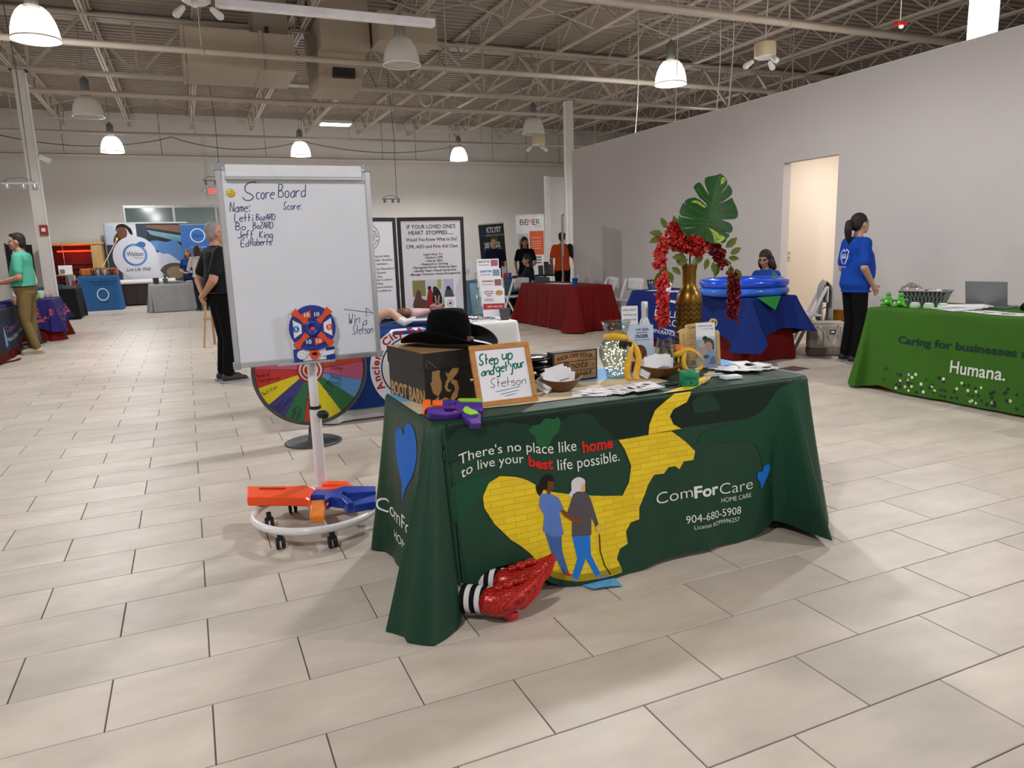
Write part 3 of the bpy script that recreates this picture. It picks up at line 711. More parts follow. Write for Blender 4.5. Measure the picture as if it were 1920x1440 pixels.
C('printed_ground', poly2d([(1.20, .04), (1.26, .062), (1.341, .05), (1.56, .05), (1.562, .024), (1.37, .022)]), 'a08a10', F4)
WT = 'd9dcd8'; RD = 'c8201c'
for s_, x0, x1, z, col, b in (("There's no place like", .883, 1.395, .565, WT, 0), ('home', 1.423, 1.570, .553, RD, .03), ('to live your', .888, 1.155, .506, WT, 0), ('best', 1.176, 1.287, .499, RD, .03), ('life possible.', 1.305, 1.598, .492, WT, 0),
                              ('Com', 1.775, 1.968, .258, WT, -.008), ('For', 1.975, 2.119, .252, WT, .03), ('Care', 2.128, 2.328, .244, WT, -.008), ('HOME CARE', 2.135, 2.318, .205, WT, -.004), ('904-680-5908', 1.925, 2.251, .138, WT, 0), ('License #299996257', 1.966, 2.24, .104, WT, -.006)):
    h = {'904-680-5908': .036, 'Com': .052, 'For': .052, 'Care': .052, 'HOME CARE': .022, 'License #299996257': .02}.get(s_, .045)
    C('lettering', fit_text(s_, x0, x1, z, h, bold=b), col, F3, .025)
C('printed_heart', poly2d(smooth_poly([(2.355, .288), (2.363, .313), (2.385, .305), (2.403, .328), (2.436, .319), (2.437, .288), (2.408, .254), (2.377, .224), (2.374, .255)])), '1765c4', F3)
# the printed couple walking
for nm, col, p, sm in (('printed_hair', '17110f', [(1.204, .386), (1.202, .415), (1.223, .426), (1.23, .454), (1.256, .476), (1.28, .468), (1.282, .446), (1.262, .409), (1.238, .41), (1.219, .376)], 1), ('printed_face', '6b3a1c', [(1.258, .45), (1.283, .446), (1.283, .413), (1.266, .409), (1.268, .39), (1.249, .393)], 0),
    ('printed_trousers', '4560a0', [(1.227, .225), (1.3, .219), (1.298, .151), (1.318, .059), (1.296, .056), (1.273, .112), (1.228, .066), (1.205, .082), (1.252, .138)], 0), ('printed_tunic', '5878bb', [(1.219, .384), (1.249, .395), (1.273, .393), (1.3, .377), (1.318, .327), (1.298, .319), (1.309, .222), (1.275, .208), (1.219, .221), (1.231, .295), (1.21, .327)], 0),
    ('printed_hair', 'cfcad2', [(1.342, .385), (1.356, .405), (1.36, .441), (1.39, .455), (1.418, .443), (1.421, .424), (1.406, .397), (1.376, .394), (1.358, .377)], 1), ('printed_face', 'd9a86c', [(1.408, .426), (1.421, .424), (1.418, .391), (1.397, .392)], 0),
    ('printed_trousers', '1f72c8', [(1.343, .215), (1.425, .21), (1.421, .126), (1.459, .037), (1.433, .031), (1.395, .113), (1.352, .026), (1.329, .045), (1.357, .117)], 0), ('printed_jacket', '524b50', [(1.363, .389), (1.389, .394), (1.422, .387), (1.44, .361), (1.468, .248), (1.454, .236), (1.437, .28), (1.43, .207), (1.342, .212), (1.35, .295), (1.331, .314)], 0),
    ('printed_arm', '7a4523', [(1.299, .323), (1.316, .327), (1.358, .29), (1.386, .278), (1.38, .262), (1.356, .269), (1.317, .298)], 0), ('printed_hand', 'd9a86c', [(1.454, .236), (1.47, .238), (1.476, .221), (1.464, .209)], 0),
    ('printed_shoe', '7d8088', [(1.436, .025), (1.467, .034), (1.497, .027), (1.487, .018), (1.439, .018)], 0), ('printed_shoe', '7d8088', [(1.316, .044), (1.332, .041), (1.355, .022), (1.342, .019)], 0), ('printed_shoe', 'b02a20', [(1.296, .056), (1.318, .059), (1.333, .048), (1.312, .045)], 0), ('printed_shoe', 'b02a20', [(1.204, .068), (1.216, .065), (1.231, .033), (1.208, .033)], 0)):
    F_ = mc.front(.005 if nm in ('printed_tunic', 'printed_jacket', 'printed_face') else .0057 if nm in ('printed_arm', 'printed_hand') else .0043)
    C(nm, poly2d(smooth_poly(p) if sm else p), col, F_, .05)
C('printed_cane', ribbon2d([(1.468, .204), (1.465, .133), (1.48, .07), (1.505, .026)], .005), '17110f', mc.front(.005), .05)
# left end of the cloth
SL = mc.side_l(.002)
heart = [(3.085, .605), (3.048, .634), (2.988, .643), (2.958, .622), (2.931, .667), (2.893, .69), (2.827, .685), (2.785, .639), (2.779, .58), (2.843, .479), (2.929, .392), (2.977, .329), (2.984, .4), (3.054, .478), (3.084, .544)]
decal('printed_heart', poly2d(smooth_poly(heart)), SL, '1765c4', cloth, .03)
def flip(d): return [(-x, y) for x, y in d[0]], d[1]
SLf = lambda x, z: SL(-x, z)
decal('lettering', fit_text('ComFor', -3.27, -2.80, .2, .065), SLf, WT, cloth, .03)
decal('lettering', fit_text('HOME C', -3.1, -2.80, .115, .04), SLf, WT, cloth, .03)
bl = thing('floor_cloth', 'light blue cloth corner peeping out under the green tablecloth', 'cloth', (1.43, 2.42, 0))
MB().add([(-.06, .06, .004), (.1, .08, .004), (.085, -.025, .006), (.03, -.02, .02), (-.04, .0, .012)], [(0, 4, 3, 2, 1)]).build('cloth_corner', fabric('sky_cloth', '5fa6d6'), bl, thick=.003)

# ---------------------------------------------------------------- prop legs with sequin shoes
def sequin():
    mt = mat('red_sequin', 'c01a14', .3, .2, var=.2, scale=40); N = mt.node_tree.nodes; L = mt.node_tree.links; b = N['Principled BSDF']
    tc = N.new('ShaderNodeTexCoord'); vo = N.new('ShaderNodeTexVoronoi'); vo.inputs['Scale'].default_value = 170; vo.inputs['Randomness'].default_value = .25; L.new(tc.outputs['Object'], vo.inputs['Vector'])
    rp = N.new('ShaderNodeValToRGB'); rp.color_ramp.elements[0].color = (*lin('dc3024'), 1); rp.color_ramp.elements[1].color = (*lin('6a0c08'), 1); rp.color_ramp.elements[1].position = .62; rp.color_ramp.elements[0].position = .3
    L.new(vo.outputs['Distance'], rp.inputs[0]); L.new(rp.outputs[0], b.inputs['Base Color'])
    vm = N.new('ShaderNodeVectorMath'); vm.operation = 'SUBTRACT'; L.new(vo.outputs['Color'], vm.inputs[0]); vm.inputs[1].default_value = (.5, .5, .5)
    sc = N.new('ShaderNodeVectorMath'); sc.operation = 'SCALE'; sc.inputs['Scale'].default_value = .22; L.new(vm.outputs[0], sc.inputs[0])
    g = N.new('ShaderNodeNewGeometry'); ad = N.new('ShaderNodeVectorMath'); L.new(g.outputs['Normal'], ad.inputs[0]); L.new(sc.outputs[0], ad.inputs[1])
    nn = N.new('ShaderNodeVectorMath'); nn.operation = 'NORMALIZE'; L.new(ad.outputs[0], nn.inputs[0]); L.new(nn.outputs[0], b.inputs['Normal']); return mt
m_seq = sequin(); m_sole = mat('red_sole', 'b8120f', .45, var=.05)
m_sw = fabric('stocking_white', 'd6d4d4'); m_sb = fabric('stocking_black', '0d0c0e')
def prop_leg(dx, dy, dz, label):
    t = thing('prop_leg', label, 'prop leg', (dx, dy, 0))
    pts = [V((-.25, .23, .07 + dz)), V((-.12, .11, .08 + dz)), V((-.005, .02, .085 + dz))]
    ax = (pts[2] - pts[0])
    st = MB().tube([pts[0] + ax * (i / 12) for i in range(13)], [.062 - .012 * i / 12 for i in range(13)], 20).build('stocking', m_sw, t)
    for k in range(8):
        a = pts[0] + ax * (k / 8 + .02); b = pts[0] + ax * (k / 8 + .08)
        MB().tube([a, (a + b) / 2, b], [.0632 - .012 * (k / 8)] * 3, 20).build('black_stripe', m_sb, st)
    # shoe lies on its heel, toe pointing up to the right
    mb = MB(); mb.cap((-.012, .012, .085 + dz), (.02, 0, .08 + dz), .055, .057, 16); mb.cap((.02, 0, .08 + dz), (.085, -.014, .1 + dz), .057, .05, 16); mb.cap((.085, -.014, .1 + dz), (.148, -.02, .138 + dz), .05, .03, 16); mb.cap((.148, -.02, .138 + dz), (.187, -.022, .168 + dz), .03, .011, 14)
    mb.cap((.022, -.004, .06 + dz), (.038, -.012, .042 + dz), .042, .026, 14); mb.cap((.038, -.012, .042 + dz), (.05, -.016, .022), .025, .02, 14)
    sh = mb.build('shoe', m_seq, t, remesh=.005, smooth=3)
    ml = MB(); ml.cap((.1, -.018, .066 + dz), (.158, -.023, .106 + dz), .028, .021, 14); ml.cap((.158, -.023, .106 + dz), (.194, -.025, .158 + dz), .021, .008, 14); ml.cap((.066, -.015, .062 + dz), (.1, -.016, .075 + dz), .016, .026)
    ml.build('sole', m_sole, sh, remesh=.005, smooth=2)
    MB().cap((.054, -.018, .024), (.068, -.02, .024), .0195, .0175, 16).build('heel_tip', m_sole, sh)
    bw = MB(); bw.ell((.05, -.012, .152 + dz), (.028, .02, .016), 12); bw.ell((.088, -.02, .162 + dz), (.03, .02, .014), 12); bw.ell((.02, 0, .142 + dz), (.028, .02, .013), 12); bw.build('bow', m_seq, t, remesh=.005, smooth=2)
prop_leg(.935, 2.37, 0, 'striped stocking prop leg in red sequin shoe nearest the viewer')
prop_leg(1.035, 2.47, .012, 'striped stocking prop leg in red sequin shoe behind the other')

# ---------------------------------------------------------------- score board on wheels
m_wsteel = mat('white_tube', 'dcdadb', .3, var=.02, coat=.3); m_silver = mat('brushed_silver', 'b9bbbe', .35, .7, var=.04)
BX, BY = .549, 3.9
bd = thing('score_board', 'white score board on a wheeled stand with handwritten names', 'whiteboard', (BX, 3.72, 0))
by = BY - 3.72
pn = MB().box(-.36, .36, by - .012, by + .012, .86, 1.815).build('panel', mat('whiteboard_face', 'd3d6dd', .22, var=.015), bd)
for a, b, nm in (((-.375, .857), (-.348, 1.822), 'side_rail'), ((.348, .857), (.375, 1.822), 'side_rail'), ((-.375, .84), (.375, .868), 'bottom_rail'), ((-.36, 1.808), (.36, 1.828), 'top_rail')):
    MB().box(a[0], b[0], by - .018, by + .016, a[1], b[1]).build(nm, m_silver, bd, bevel=.004)
for sx in (-1, 1):
    for z in (.852, 1.825): MB().box(sx * .365 - .018, sx * .365 + .018, by - .022, by + .018, z - .018, z + .018).build('corner_cap', mat('cap_grey', '8d8f93', .4), bd, bevel=.004)
cl_ = MB().box(-.33, .33, by - .035, by - .012, 1.775, 1.835).build('paper_clamp', mat('clamp_white', 'd9d9e0', .3), bd, bevel=.006)
MB().box(-.335, .335, by - .038, by - .012, 1.763, 1.779).build('clamp_lip', m_silver, cl_, bevel=.003)
MB().box(-.17, .12, by - .05, by + .0, .835, .85).build('pen_tray', m_silver, bd, bevel=.004)
wf = planeF((0, by - .0128, 0), (1, 0, 0), (0, 0, 1)); INK = '27346f'
def scrawl(s_, x0, x1, z, h, w=.0035): decal('handwriting', pen_fit(s_, x0, x1, z, h, w), wf, INK, pn)
for q in (('S', -.262, -.20, 1.668, .085, .0045), ('core', -.198, -.115, 1.675, .058, .004), ('Board', -.092, .038, 1.682, .062, .004), ('Name:', -.325, -.235, 1.612, .047), ('Score:', -.072, .012, 1.622, .036), ('Letti', -.308, -.225, 1.566, .038), ('BozARD', -.208, -.118, 1.572, .028),
          ('Bo', -.308, -.262, 1.526, .033), ('BoZARD', -.226, -.132, 1.531, .03), ('Jeff', -.302, -.228, 1.486, .036), ('King', -.2, -.138, 1.484, .034), ('Ed', -.29, -.255, 1.444, .032), ('Roberts', -.246, -.147, 1.449, .034), ('Win', .21, .268, 1.025, .055, .003), ('a', .285, .305, 1.015, .05, .003), ('Stetson', .228, .335, .968, .05, .003)): scrawl(*q)
decal('handwriting', join2d(ribbon2d([(.19, 1.105), (.34, 1.077)], .003), ribbon2d([(.31, 1.105), (.347, 1.072), (.307, 1.06), (.31, 1.105)], .003)), wf, '3a3f58', pn)
mg = thing('button_magnet', 'round yellow magnet at the top left of the score board', 'magnet', (BX - .315, BY - .012, 1.703))
MB(Matrix.Rotation(PI / 2, 4, 'X')).lathe([(.02, 0), (.02, .006), (.016, .009), (0, .01)], 20).build('magnet_disc', mat('magnet_yellow', 'c9b63a', .4), mg)
decal('smiley', join2d(circ2d(-.006, .005, .002), circ2d(.006, .005, .002), ribbon2d([(-.008, -.003), (0, -.008), (.008, -.003)], .002)), planeF((0, -.0105, 0), (1, 0, 0), (0, 0, 1)), '6b5d12', mg)
py = .24
MB().tube([(.01, py, .56), (.01, py, 1.5)], .024, 16).build('inner_pole', m_wsteel, bd)
MB().tube([(.01, py, .1), (.01, py, .58)], .030, 16).build('outer_pole', m_wsteel, bd)
MB().tube([(.01, py, .575), (.01, py, .59)], .033, 16).build('collar', mat('black_rubber', '141416', .6), bd)
MB().cap((.03, py - .02, .545), (.05, py - .045, .545), .02, .025, 14).build('clamp_knob', mat('black_rubber', '141416', .6), bd)
MB().box(-.09, .11, by + .013, py + .02, .9, 1.2).build('mount_plate', m_silver, bd)
ring = [(-.06 + .31 * cos(R(a)), -.02 + .31 * sin(R(a)), .1) for a in range(28, 331, 6)]
MB().tube(ring, .019, 14).build('base_ring', m_wsteel, bd)
for i, nm in ((0, 'tube_end'), (-1, 'tube_end')): MB().ell(ring[i], .0185, 12).build(nm, mat('black_rubber', '141416', .6), bd)
MB().prism([(-.2, .16), (.16, .16), (.1, .32), (-.05, .34), (-.14, .3)], .012, lambda x, y, h: V((x, y, .095 + h))).build('base_plate', m_wsteel, bd, bevel=.004)
MB().tube([(.01, py, .1), (-.06, -.1, .085), (-.06, -.3, .09)], .014, 10).build('base_brace', m_wsteel, bd)
for k, (x, y) in enumerate(((-.29, .09), (-.04, -.325), (-.15, .27), (.2, .15), (-.27, -.22))):
    cs = MB().box(x - .012, x + .012, y - .018, y + .018, .045, .085).build('caster', mat('black_rubber', '141416', .6), bd, bevel=.004)
    for s in (-.014, .014): MB(Matrix.Translation((x + s, y, .03)) @ Matrix.Rotation(PI / 2, 4, 'Y')).lathe([(.02, -.008), (.029, -.006), (.029, .006), (.02, .008)], 18).build('wheel', mat('black_rubber', '141416', .6), cs)
# toy target on the tray
tg = thing('toy_target', 'blue and orange toy dart target standing on the board tray', 'toy target', (BX + .015, BY - .045, .852))
m_tb = mat('toy_blue', '16308c', .35, coat=.3); m_to = mat('toy_orange', 'd8481c', .35, coat=.3); m_tw = mat('toy_white', 'dcdde2', .35, coat=.3)
TF = lambda x, y, h: V((x, -.002 - h, y))
MB().prism([(-.105, .0), (.105, 0), (.108, .12), (.12, .18), (.1, .25), (.05, .285), (-.05, .285), (-.1, .25), (-.12, .18), (-.108, .12)], -.03, TF).build('backing', m_tw, tg, bevel=.004)
for q in ((-.105, -.06), (.06, .105)): MB().box(q[0], q[1], -.008, .0, .0, .065).build('base_panel', m_tb, tg)
MB().prism(circ2d(0, .17, .118, n=36)[0][:36], .012, TF).build('face_disc', m_tb, tg, bevel=.003)
tF = planeF((0, -.0148, .17), (1, 0, 0), (0, 0, 1))
for a in (45, 135, 225, 315):
    q = [(r * cos(R(a + d)), r * sin(R(a + d))) for r, d in ((.045, -22), (.045, 22), (.085, 7), (.132, 9), (.132, -9), (.085, -7))]
    MB().prism(q, .01, lambda x, y, h: V((x, -.014 - h, .17 + y))).build('divider', m_to, tg, bevel=.002)
for a0, col, tx, tc in ((70, m_tb, '10', WT), (110, m_to, '10', WT), (250, m_tb, '10', WT), (290, m_to, '10', WT)):
    q = [(r * cos(R(a0 + d)), r * sin(R(a0 + d))) for r, d in ((.055, -17), (.055, 17), (.092, 17), (.092, -17))]
    b_ = MB().prism(q, .008, lambda x, y, h: V((x, -.013 - h, .17 + y))).build('score_pad', col, tg, bevel=.002)
    c_ = (.074 * cos(R(a0)), .074 * sin(R(a0)))
    decal('lettering', fit_text(tx, c_[0] - .013, c_[0] + .013, c_[1] - .009, .02, bold=.03), lambda x, y: V((x, -.0218, .17 + y)), tc, b_)
for a0, col in ((180, '1f5fb4'), (0, 'd8481c')):
    q = [(r * cos(R(a0 + d)), r * sin(R(a0 + d))) for r, d in ((.06, -22), (.06, 22), (.108, 26), (.108, -26))]
    b_ = MB().prism(q, .006, lambda x, y, h: V((x, -.013 - h, .17 + y))).build('score_pad', m_tw, tg, bevel=.002)
    cx_ = .084 * cos(R(a0)); decal('disc', circ2d(cx_, 0, .016), lambda x, y: V((x, -.0196, .17 + y)), col, b_); decal('lettering', fit_text('5', cx_ - .006, cx_ + .006, -.008, .017, bold=.03), lambda x, y: V((x, -.0202, .17 + y)), WT, b_)
MB(Matrix.Rotation(PI / 2, 4, 'X')).lathe([(.045, .014), (.045, .02), (.02, .022), (.018, .016), (0, .016)], 24, (0, .17, 0)).build('hub', m_tb, tg)
MB().ell((0, -.016, .165), (.013, .004, .011)).build('bullseye', m_to, tg)
MB().prism([(-.03, .035), (-.012, .06), (.012, .06), (.03, .035), (.012, .006), (-.012, .006)], .012, TF).build('display', m_to, tg, bevel=.003)
decal('screen', rect2d(-.012, .012, .028, .044), planeF((0, -.0146, 0), (1, 0, 0), (0, 0, 1)), '1b1512', tg)
MB().prism(circ2d(-.065, .035, .024, n=18)[0][:18], .01, TF).build('speaker', m_tw, tg, bevel=.002)
decal('speaker_holes', join2d(*[circ2d(-.065 + .012 * cos(a), .035 + .012 * sin(a), .002, n=8) for a in [k * 1.05 for k in range(6)]]), planeF((0, -.0126, 0), (1, 0, 0), (0, 0, 1)), '77777c', tg)
lg = MB().prism([(.038, .02), (.1, .028), (.105, .05), (.05, .045)], .008, TF).build('badge', m_tw, tg)
decal('lettering', fit_text('NERF', .045, .098, .026, .018, bold=.03, shear=.25), planeF((0, -.0108, 0), (1, 0, 0), (0, .05, 1)), 'd8481c', lg)
# orange and blue dart rifle lying on the base
bz = .121
rf = thing('dart_rifle', 'orange and blue toy dart rifle lying across the stand base', 'toy gun', (.5, 3.8, bz))
m_go = mat('dart_orange', 'f2501a', .38, var=.03, coat=.2); m_gb = mat('dart_blue', '1c3f9e', .38, var=.03, coat=.2); m_mag = mat('magazine_orange', 'e07a1c', .3, var=.1, scale=40)
ZF = lambda x, y, h: V((x, y, h))
for nm, q, t_, mm in (('barrel', [(-.324, .254), (-.1, .129), (-.026, .107), (-.003, .014), (-.034, -.087), (-.05, -.173), (-.063, -.106), (-.139, -.052), (-.336, .057)], .05, m_go),
    ('carry_handle', [(.063, .162), (.189, .091), (.198, -.003), (.235, -.066), (.117, -.019), (.002, .008), (-.009, .074), (.125, .023), (.159, .027), (.051, .089)], .045, m_go),
    ('receiver', [(-.032, -.088), (.006, 0), (.071, -.064), (.149, -.024), (.299, -.113), (.279, -.198), (.151, -.153), (.128, -.105), (.115, -.143), (.139, -.26), (.139, -.31), (.107, -.317), (.1, -.222), (.078, -.201), (.052, -.169), (.019, -.211), (.031, -.123)], .055, m_gb),
    ('stock_strut', [(.139, -.26), (.281, -.19), (.253, -.306), (.133, -.315)], .04, m_gb), ('magazine', [(-.04, -.11), (.03, -.131), (.006, -.27), (-.021, -.382), (-.082, -.349), (-.062, -.249)], .035, m_mag)):
    MB().prism(q, t_, ZF).build(nm, mm, rf, bevel=.007)
MB().box(-.07, .07, -.008, .008, .05, .056, Matrix.Translation((-.2, .13, 0)) @ Matrix.Rotation(R(-30), 4, 'Z')).build('rail_slot', mat('dart_slot', 'a83008', .5), rf)
MB().cap((.035, -.18, .03), (.025, -.215, .03), .008, .006).build('trigger', m_go, rf)
# ================================================================ THINGS ON THE GREEN TABLE
T0 = .7535
# boot box
bx = thing('boot_box', 'black and tan cardboard boot box under the black hat', 'box', (.862, 2.885, T0), R(9))
m_blk = mat('box_black', '120e0c', .5, var=.1, scale=8); m_tan = mat('box_tan', 'a07c50', .6)
bl_, bw_, bh_ = .30, .37, .222          # length along x, depth along y, height
MB().box(0, bl_, 0, bw_, 0, bh_ - .02).build('carton', m_blk, bx, bevel=.002)
MB().box(-.004, bl_ + .004, -.004, bw_ + .004, bh_ - .075, bh_).build('lid', m_blk, bx, bevel=.002)
decal('lid_top', rect2d(-.002, bl_ + .002, -.002, bw_ + .002), planeF((0, 0, bh_ + .0006), (1, 0, 0), (0, 1, 0)), m_tan, bx)
sf = planeF((-.0008, bw_, 0), (0, -1, 0), (0, 0, 1))
decal('lettering', fit_text('BOOT BARN', .015, bw_ - .006, .004, .058, bold=.045), sf, 'a8865c', bx)
ff = planeF((0, -.0008, 0), (1, 0, 0), (0, 0, 1)); ff2 = planeF((0, -.0048, 0), (1, 0, 0), (0, 0, 1))
boot = [(.035, .143), (.075, .146), (.072, .11), (.08, .09), (.082, .065), (.07, .04), (.045, .025), (.03, .02), (.028, .005), (.10, .005), (.105, .02), (.125, .01), (.15, .02), (.165, .06), (.16, .095), (.135, .1), (.145, .08), (.135, .05), (.12, .06), (.12, .1), (.14, .115), (.155, .14), (.19, .145), (.18, .13), (.15, .105), (.125, .1), (.105, .12), (.1, .095), (.112, .07), (.118, .045), (.1, .03), (.08, .035)]
decal('boot_emblem', poly2d([(.035, .143), (.072, .146), (.07, .12), (.078, .09), (.076, .06), (.06, .035), (.04, .02), (.028, .018), (.026, .004), (.05, .006), (.072, .02), (.094, .014), (.1, .004), (.13, .004), (.15, .02), (.16, .06), (.152, .09), (.128, .1), (.122, .085), (.136, .072), (.14, .05), (.126, .035), (.115, .014), (.09, .026), (.06, .012), (.062, .03), (.035, .05), (.024, .095), (.032, .1)]), ff, 'a07c50', bx)
decal('boot_emblem', poly2d([(.098, .125), (.104, .135), (.108, .122), (.135, .148), (.165, .15), (.16, .128), (.13, .1), (.11, .085), (.104, .068), (.112, .055), (.124, .058), (.114, .045), (.098, .052), (.09, .07), (.098, .095), (.108, .105)]), ff, 'a07c50', bx)
decal('tape_line', join2d(ribbon2d([(.004, .165), (.014, .192), (.06, .152)], .0015)), ff2, '8f8578', bx)
# cowboy hat on the box
ht = thing('cowboy_hat', 'black felt cowboy hat resting on the boot box', 'hat', (1.035, 3.06, T0 + bh_ + .002), R(38))
m_felt = mat('black_felt', '050405', .95, var=.15, scale=30, bump=.1, bscale=300, spec=.15)
def brim(u, v):
    a = 2 * PI * u; r0 = .085; ex, ey = 1.0, 1.2
    rr = r0 + (.092 + .015 * abs(sin(a))) * v
    x, y = rr * cos(a) * ex * 1.0, rr * sin(a) * ey
    z = .018 + .062 * (abs(cos(a)) ** 2.2) * v ** 1.7 - .012 * (abs(sin(a)) ** 3) * v
    return V((x * (1 - .10 * v * abs(cos(a))), y, z))
MB().sheet(brim, 64, 10, closed_u=True).build('brim', m_felt, ht, thick=.004)
def crown(u, v):
    a = 2 * PI * u
    prof = [(.088, 0), (.089, .035), (.086, .08), (.078, .115), (.06, .134), (.035, .128), (.0, .112)]
    f = v * (len(prof) - 1); i = min(int(f), len(prof) - 2); q = f - i; r = prof[i][0] * (1 - q) + prof[i + 1][0] * q; z = prof[i][1] * (1 - q) + prof[i + 1][1] * q
    pin = 1 - .16 * max(0, (z - .05) / .08) * max(0, sin(a)) ** 2
    return V((r * cos(a) * pin, r * sin(a) * 1.18, z * 1.08 + .016 + .006 * abs(cos(a)) * max(0, v - .5) * 2))
MB().sheet(crown, 48, 18, closed_u=True).build('crown', m_felt, ht)
MB().tube([(.0905 * cos(2 * PI * k / 40), .0905 * 1.18 * sin(2 * PI * k / 40), .032) for k in range(40)], .013, 6, closed=True, flat=.25, upv=(0, 0, 1)).build('hat_band', mat('hat_band', '080808', .6), ht)
a_ = R(-100); MB().box(-.012, .012, -.002, .002, -.01, .01, Matrix.Translation((.103 * cos(a_), .103 * 1.16 * sin(a_), .036)) @ Matrix.Rotation(a_ + PI / 2, 4, 'Z')).build('flag_pin', mat('flag_pin', '6b4a4c', .5), ht)
tg_ = thing('paper_tag', 'white paper size tag lying beside the hat brim', 'tag', (1.15, 2.93, T0 + bh_ + .02), R(-15))
MB().box(-.045, .045, -.03, .03, 0, .0015, Matrix.Rotation(R(14), 4, 'Y')).build('card', mat('paper_white', 'e2e0e2', .7, var=.02), tg_)
# leaning framed sign
fr = thing('framed_sign', 'wood framed dry erase sign inviting a hat prize', 'sign', (1.178, 2.735, T0), R(-1))
LM = Matrix.Rotation(R(-20), 4, 'X'); m_oak = mat('oak_frame', 'b17a38', .5, var=.2, scale=12, stretch=(1, 1, 8))
W_, H_ = .272, .262
for a in ((-W_ / 2, W_ / 2, 0, .022), (-W_ / 2, W_ / 2, H_ - .022, H_)): MB(LM).box(a[0], a[1], 0, .018, a[2], a[3]).build('frame_rail', m_oak, fr, bevel=.003)
for a in ((-W_ / 2, -W_ / 2 + .022), (W_ / 2 - .022, W_ / 2)): MB(LM).box(a[0], a[1], 0, .018, .022, H_ - .022).build('frame_stile', m_oak, fr, bevel=.003)
fp = MB(LM).box(-W_ / 2 + .02, W_ / 2 - .02, .006, .013, .02, H_ - .02).build('panel', mat('sign_white', 'dddde4', .2, var=.01), fr)
MB().bar((0, .11, .0), (0, .082, .18), .02, .008).build('easel_strut', m_oak, fr)
for s in (-1, 1): MB(LM).cap((s * W_ / 2, .009, .12), (s * (W_ / 2 + .01), .009, .12), .005, .006, 10).build('pivot_pin', m_silver, fr)
wF = lambda x, y: LM @ V((x, .0052, y)); GI = '0c6b50'
def sline(s_, x, x1, z, h, w, col): decal('handwriting', pen_fit(s_, x, x1, z, h, w), wF, col, fp)
sline('Step', -.102, -.018, .178, .045, .006, GI); sline('up', .005, .05, .192, .05, .006, GI); sline('and', -.1, -.045, .132, .036, .0055, GI); sline('get', -.032, .02, .142, .04, .0055, GI); sline('your', .034, .098, .15, .044, .0055, GI); sline('Stetson', -.068, .092, .078, .038, .0024, '30302f')
decal('handwriting', join2d(ribbon2d([(-.05, .058), (.065, .07)], .002), ribbon2d([(-.03, .045), (.055, .055)], .002), ribbon2d([(-.01, .036), (.04, .042)], .002)), wF, '30302f', fp)
# purple dart pistol at the front edge
gx = Matrix(((1, 0, 0), (0, .894, .447), (0, -.447, .894))).transposed().to_4x4()
gp = thing('dart_pistol', 'purple orange and lime toy dart pistol on the front edge', 'toy gun', (.9, 2.645, .786)); GF = lambda x, y, h: (gx @ V((x, y, h - .016)))
m_pu = mat('toy_purple', '4b2a8c', .35, coat=.3); m_lm = mat('toy_lime', '86c42a', .35, coat=.3); m_or = mat('toy_bright_orange', 'ef6a1a', .35, coat=.3)
for nm, q, t_, mm in (('frame_body', [(-.109, .006), (-.086, .007), (-.05, .001), (-.034, .038), (-.013, .039), (.026, .03), (.035, .015), (.121, .001), (.103, -.057), (.077, -.048), (.016, -.050), (.009, -.039), (.001, -.017), (-.047, -.01), (-.045, -.031), (.005, -.042), (.013, -.05), (-.05, -.052), (-.114, -.028)], .03, m_pu),
    ('grip', [(.016, -.05), (.077, -.048), (.089, -.075), (.07, -.123), (.028, -.121), (.027, -.104), (.016, -.064)], .03, m_pu), ('muzzle', [(-.112, .049), (-.099, .054), (-.078, .05), (-.09, .009), (-.11, .002), (-.122, -.009), (-.122, .015)], .034, m_or), ('dart_drum', [(-.075, .043), (-.033, .036), (-.045, .004), (-.081, .011)], .036, m_or), ('slide', [(.026, .034), (.041, .037), (.122, .021), (.121, -.003), (.035, .015)], .034, m_lm)):
    MB().prism(q, t_, GF).build(nm, mm, gp, bevel=.004)
MB().prism([(.023, -.038), (.039, -.02), (.051, -.024), (.056, -.037), (.077, -.06), (.078, -.073), (.044, -.075), (.027, -.06)], .006, lambda x, y, h: GF(x, y, h + .03)).build('grip_panel', m_lm, gp, bevel=.002)
MB().prism([(-.01, -.022), (.004, -.024), (.006, -.036), (-.006, -.034)], .012, lambda x, y, h: GF(x, y, h + .008)).build('trigger', m_or, gp)
for x in (-.012, .008): MB(gx).lathe([(.005, .014), (.005, .0165)], 12, (x, .008, 0)).build('screw', mat('toy_purple_dark', '2f1a60', .4), gp)
# stack of black sunglasses cases / caps behind the sign
for k in range(4):
    c_ = thing('black_pouch', 'black glossy pouch in the stack behind the framed sign, ' + ('lowest', 'second from below', 'third from below', 'topmost')[k], 'pouch', (1.45 + .006 * (k % 2), 3.085, T0 + .036 * k), R(-22 + 5 * k), 'stack of black pouches')
    MB().ell((0, 0, .017), (.095, .07, .0175), 20).build('pouch_body', mat('black_vinyl', '0c0c0e', .25, var=.2, scale=20, bump=.3, bscale=30), c_)
    MB().tube([(.095 * cos(2 * PI * q / 24), .07 * sin(2 * PI * q / 24), .017) for q in range(24)], .002, 5, closed=True).build('seam', mat('black_vinyl_seam', '2a2a2c', .5), c_)
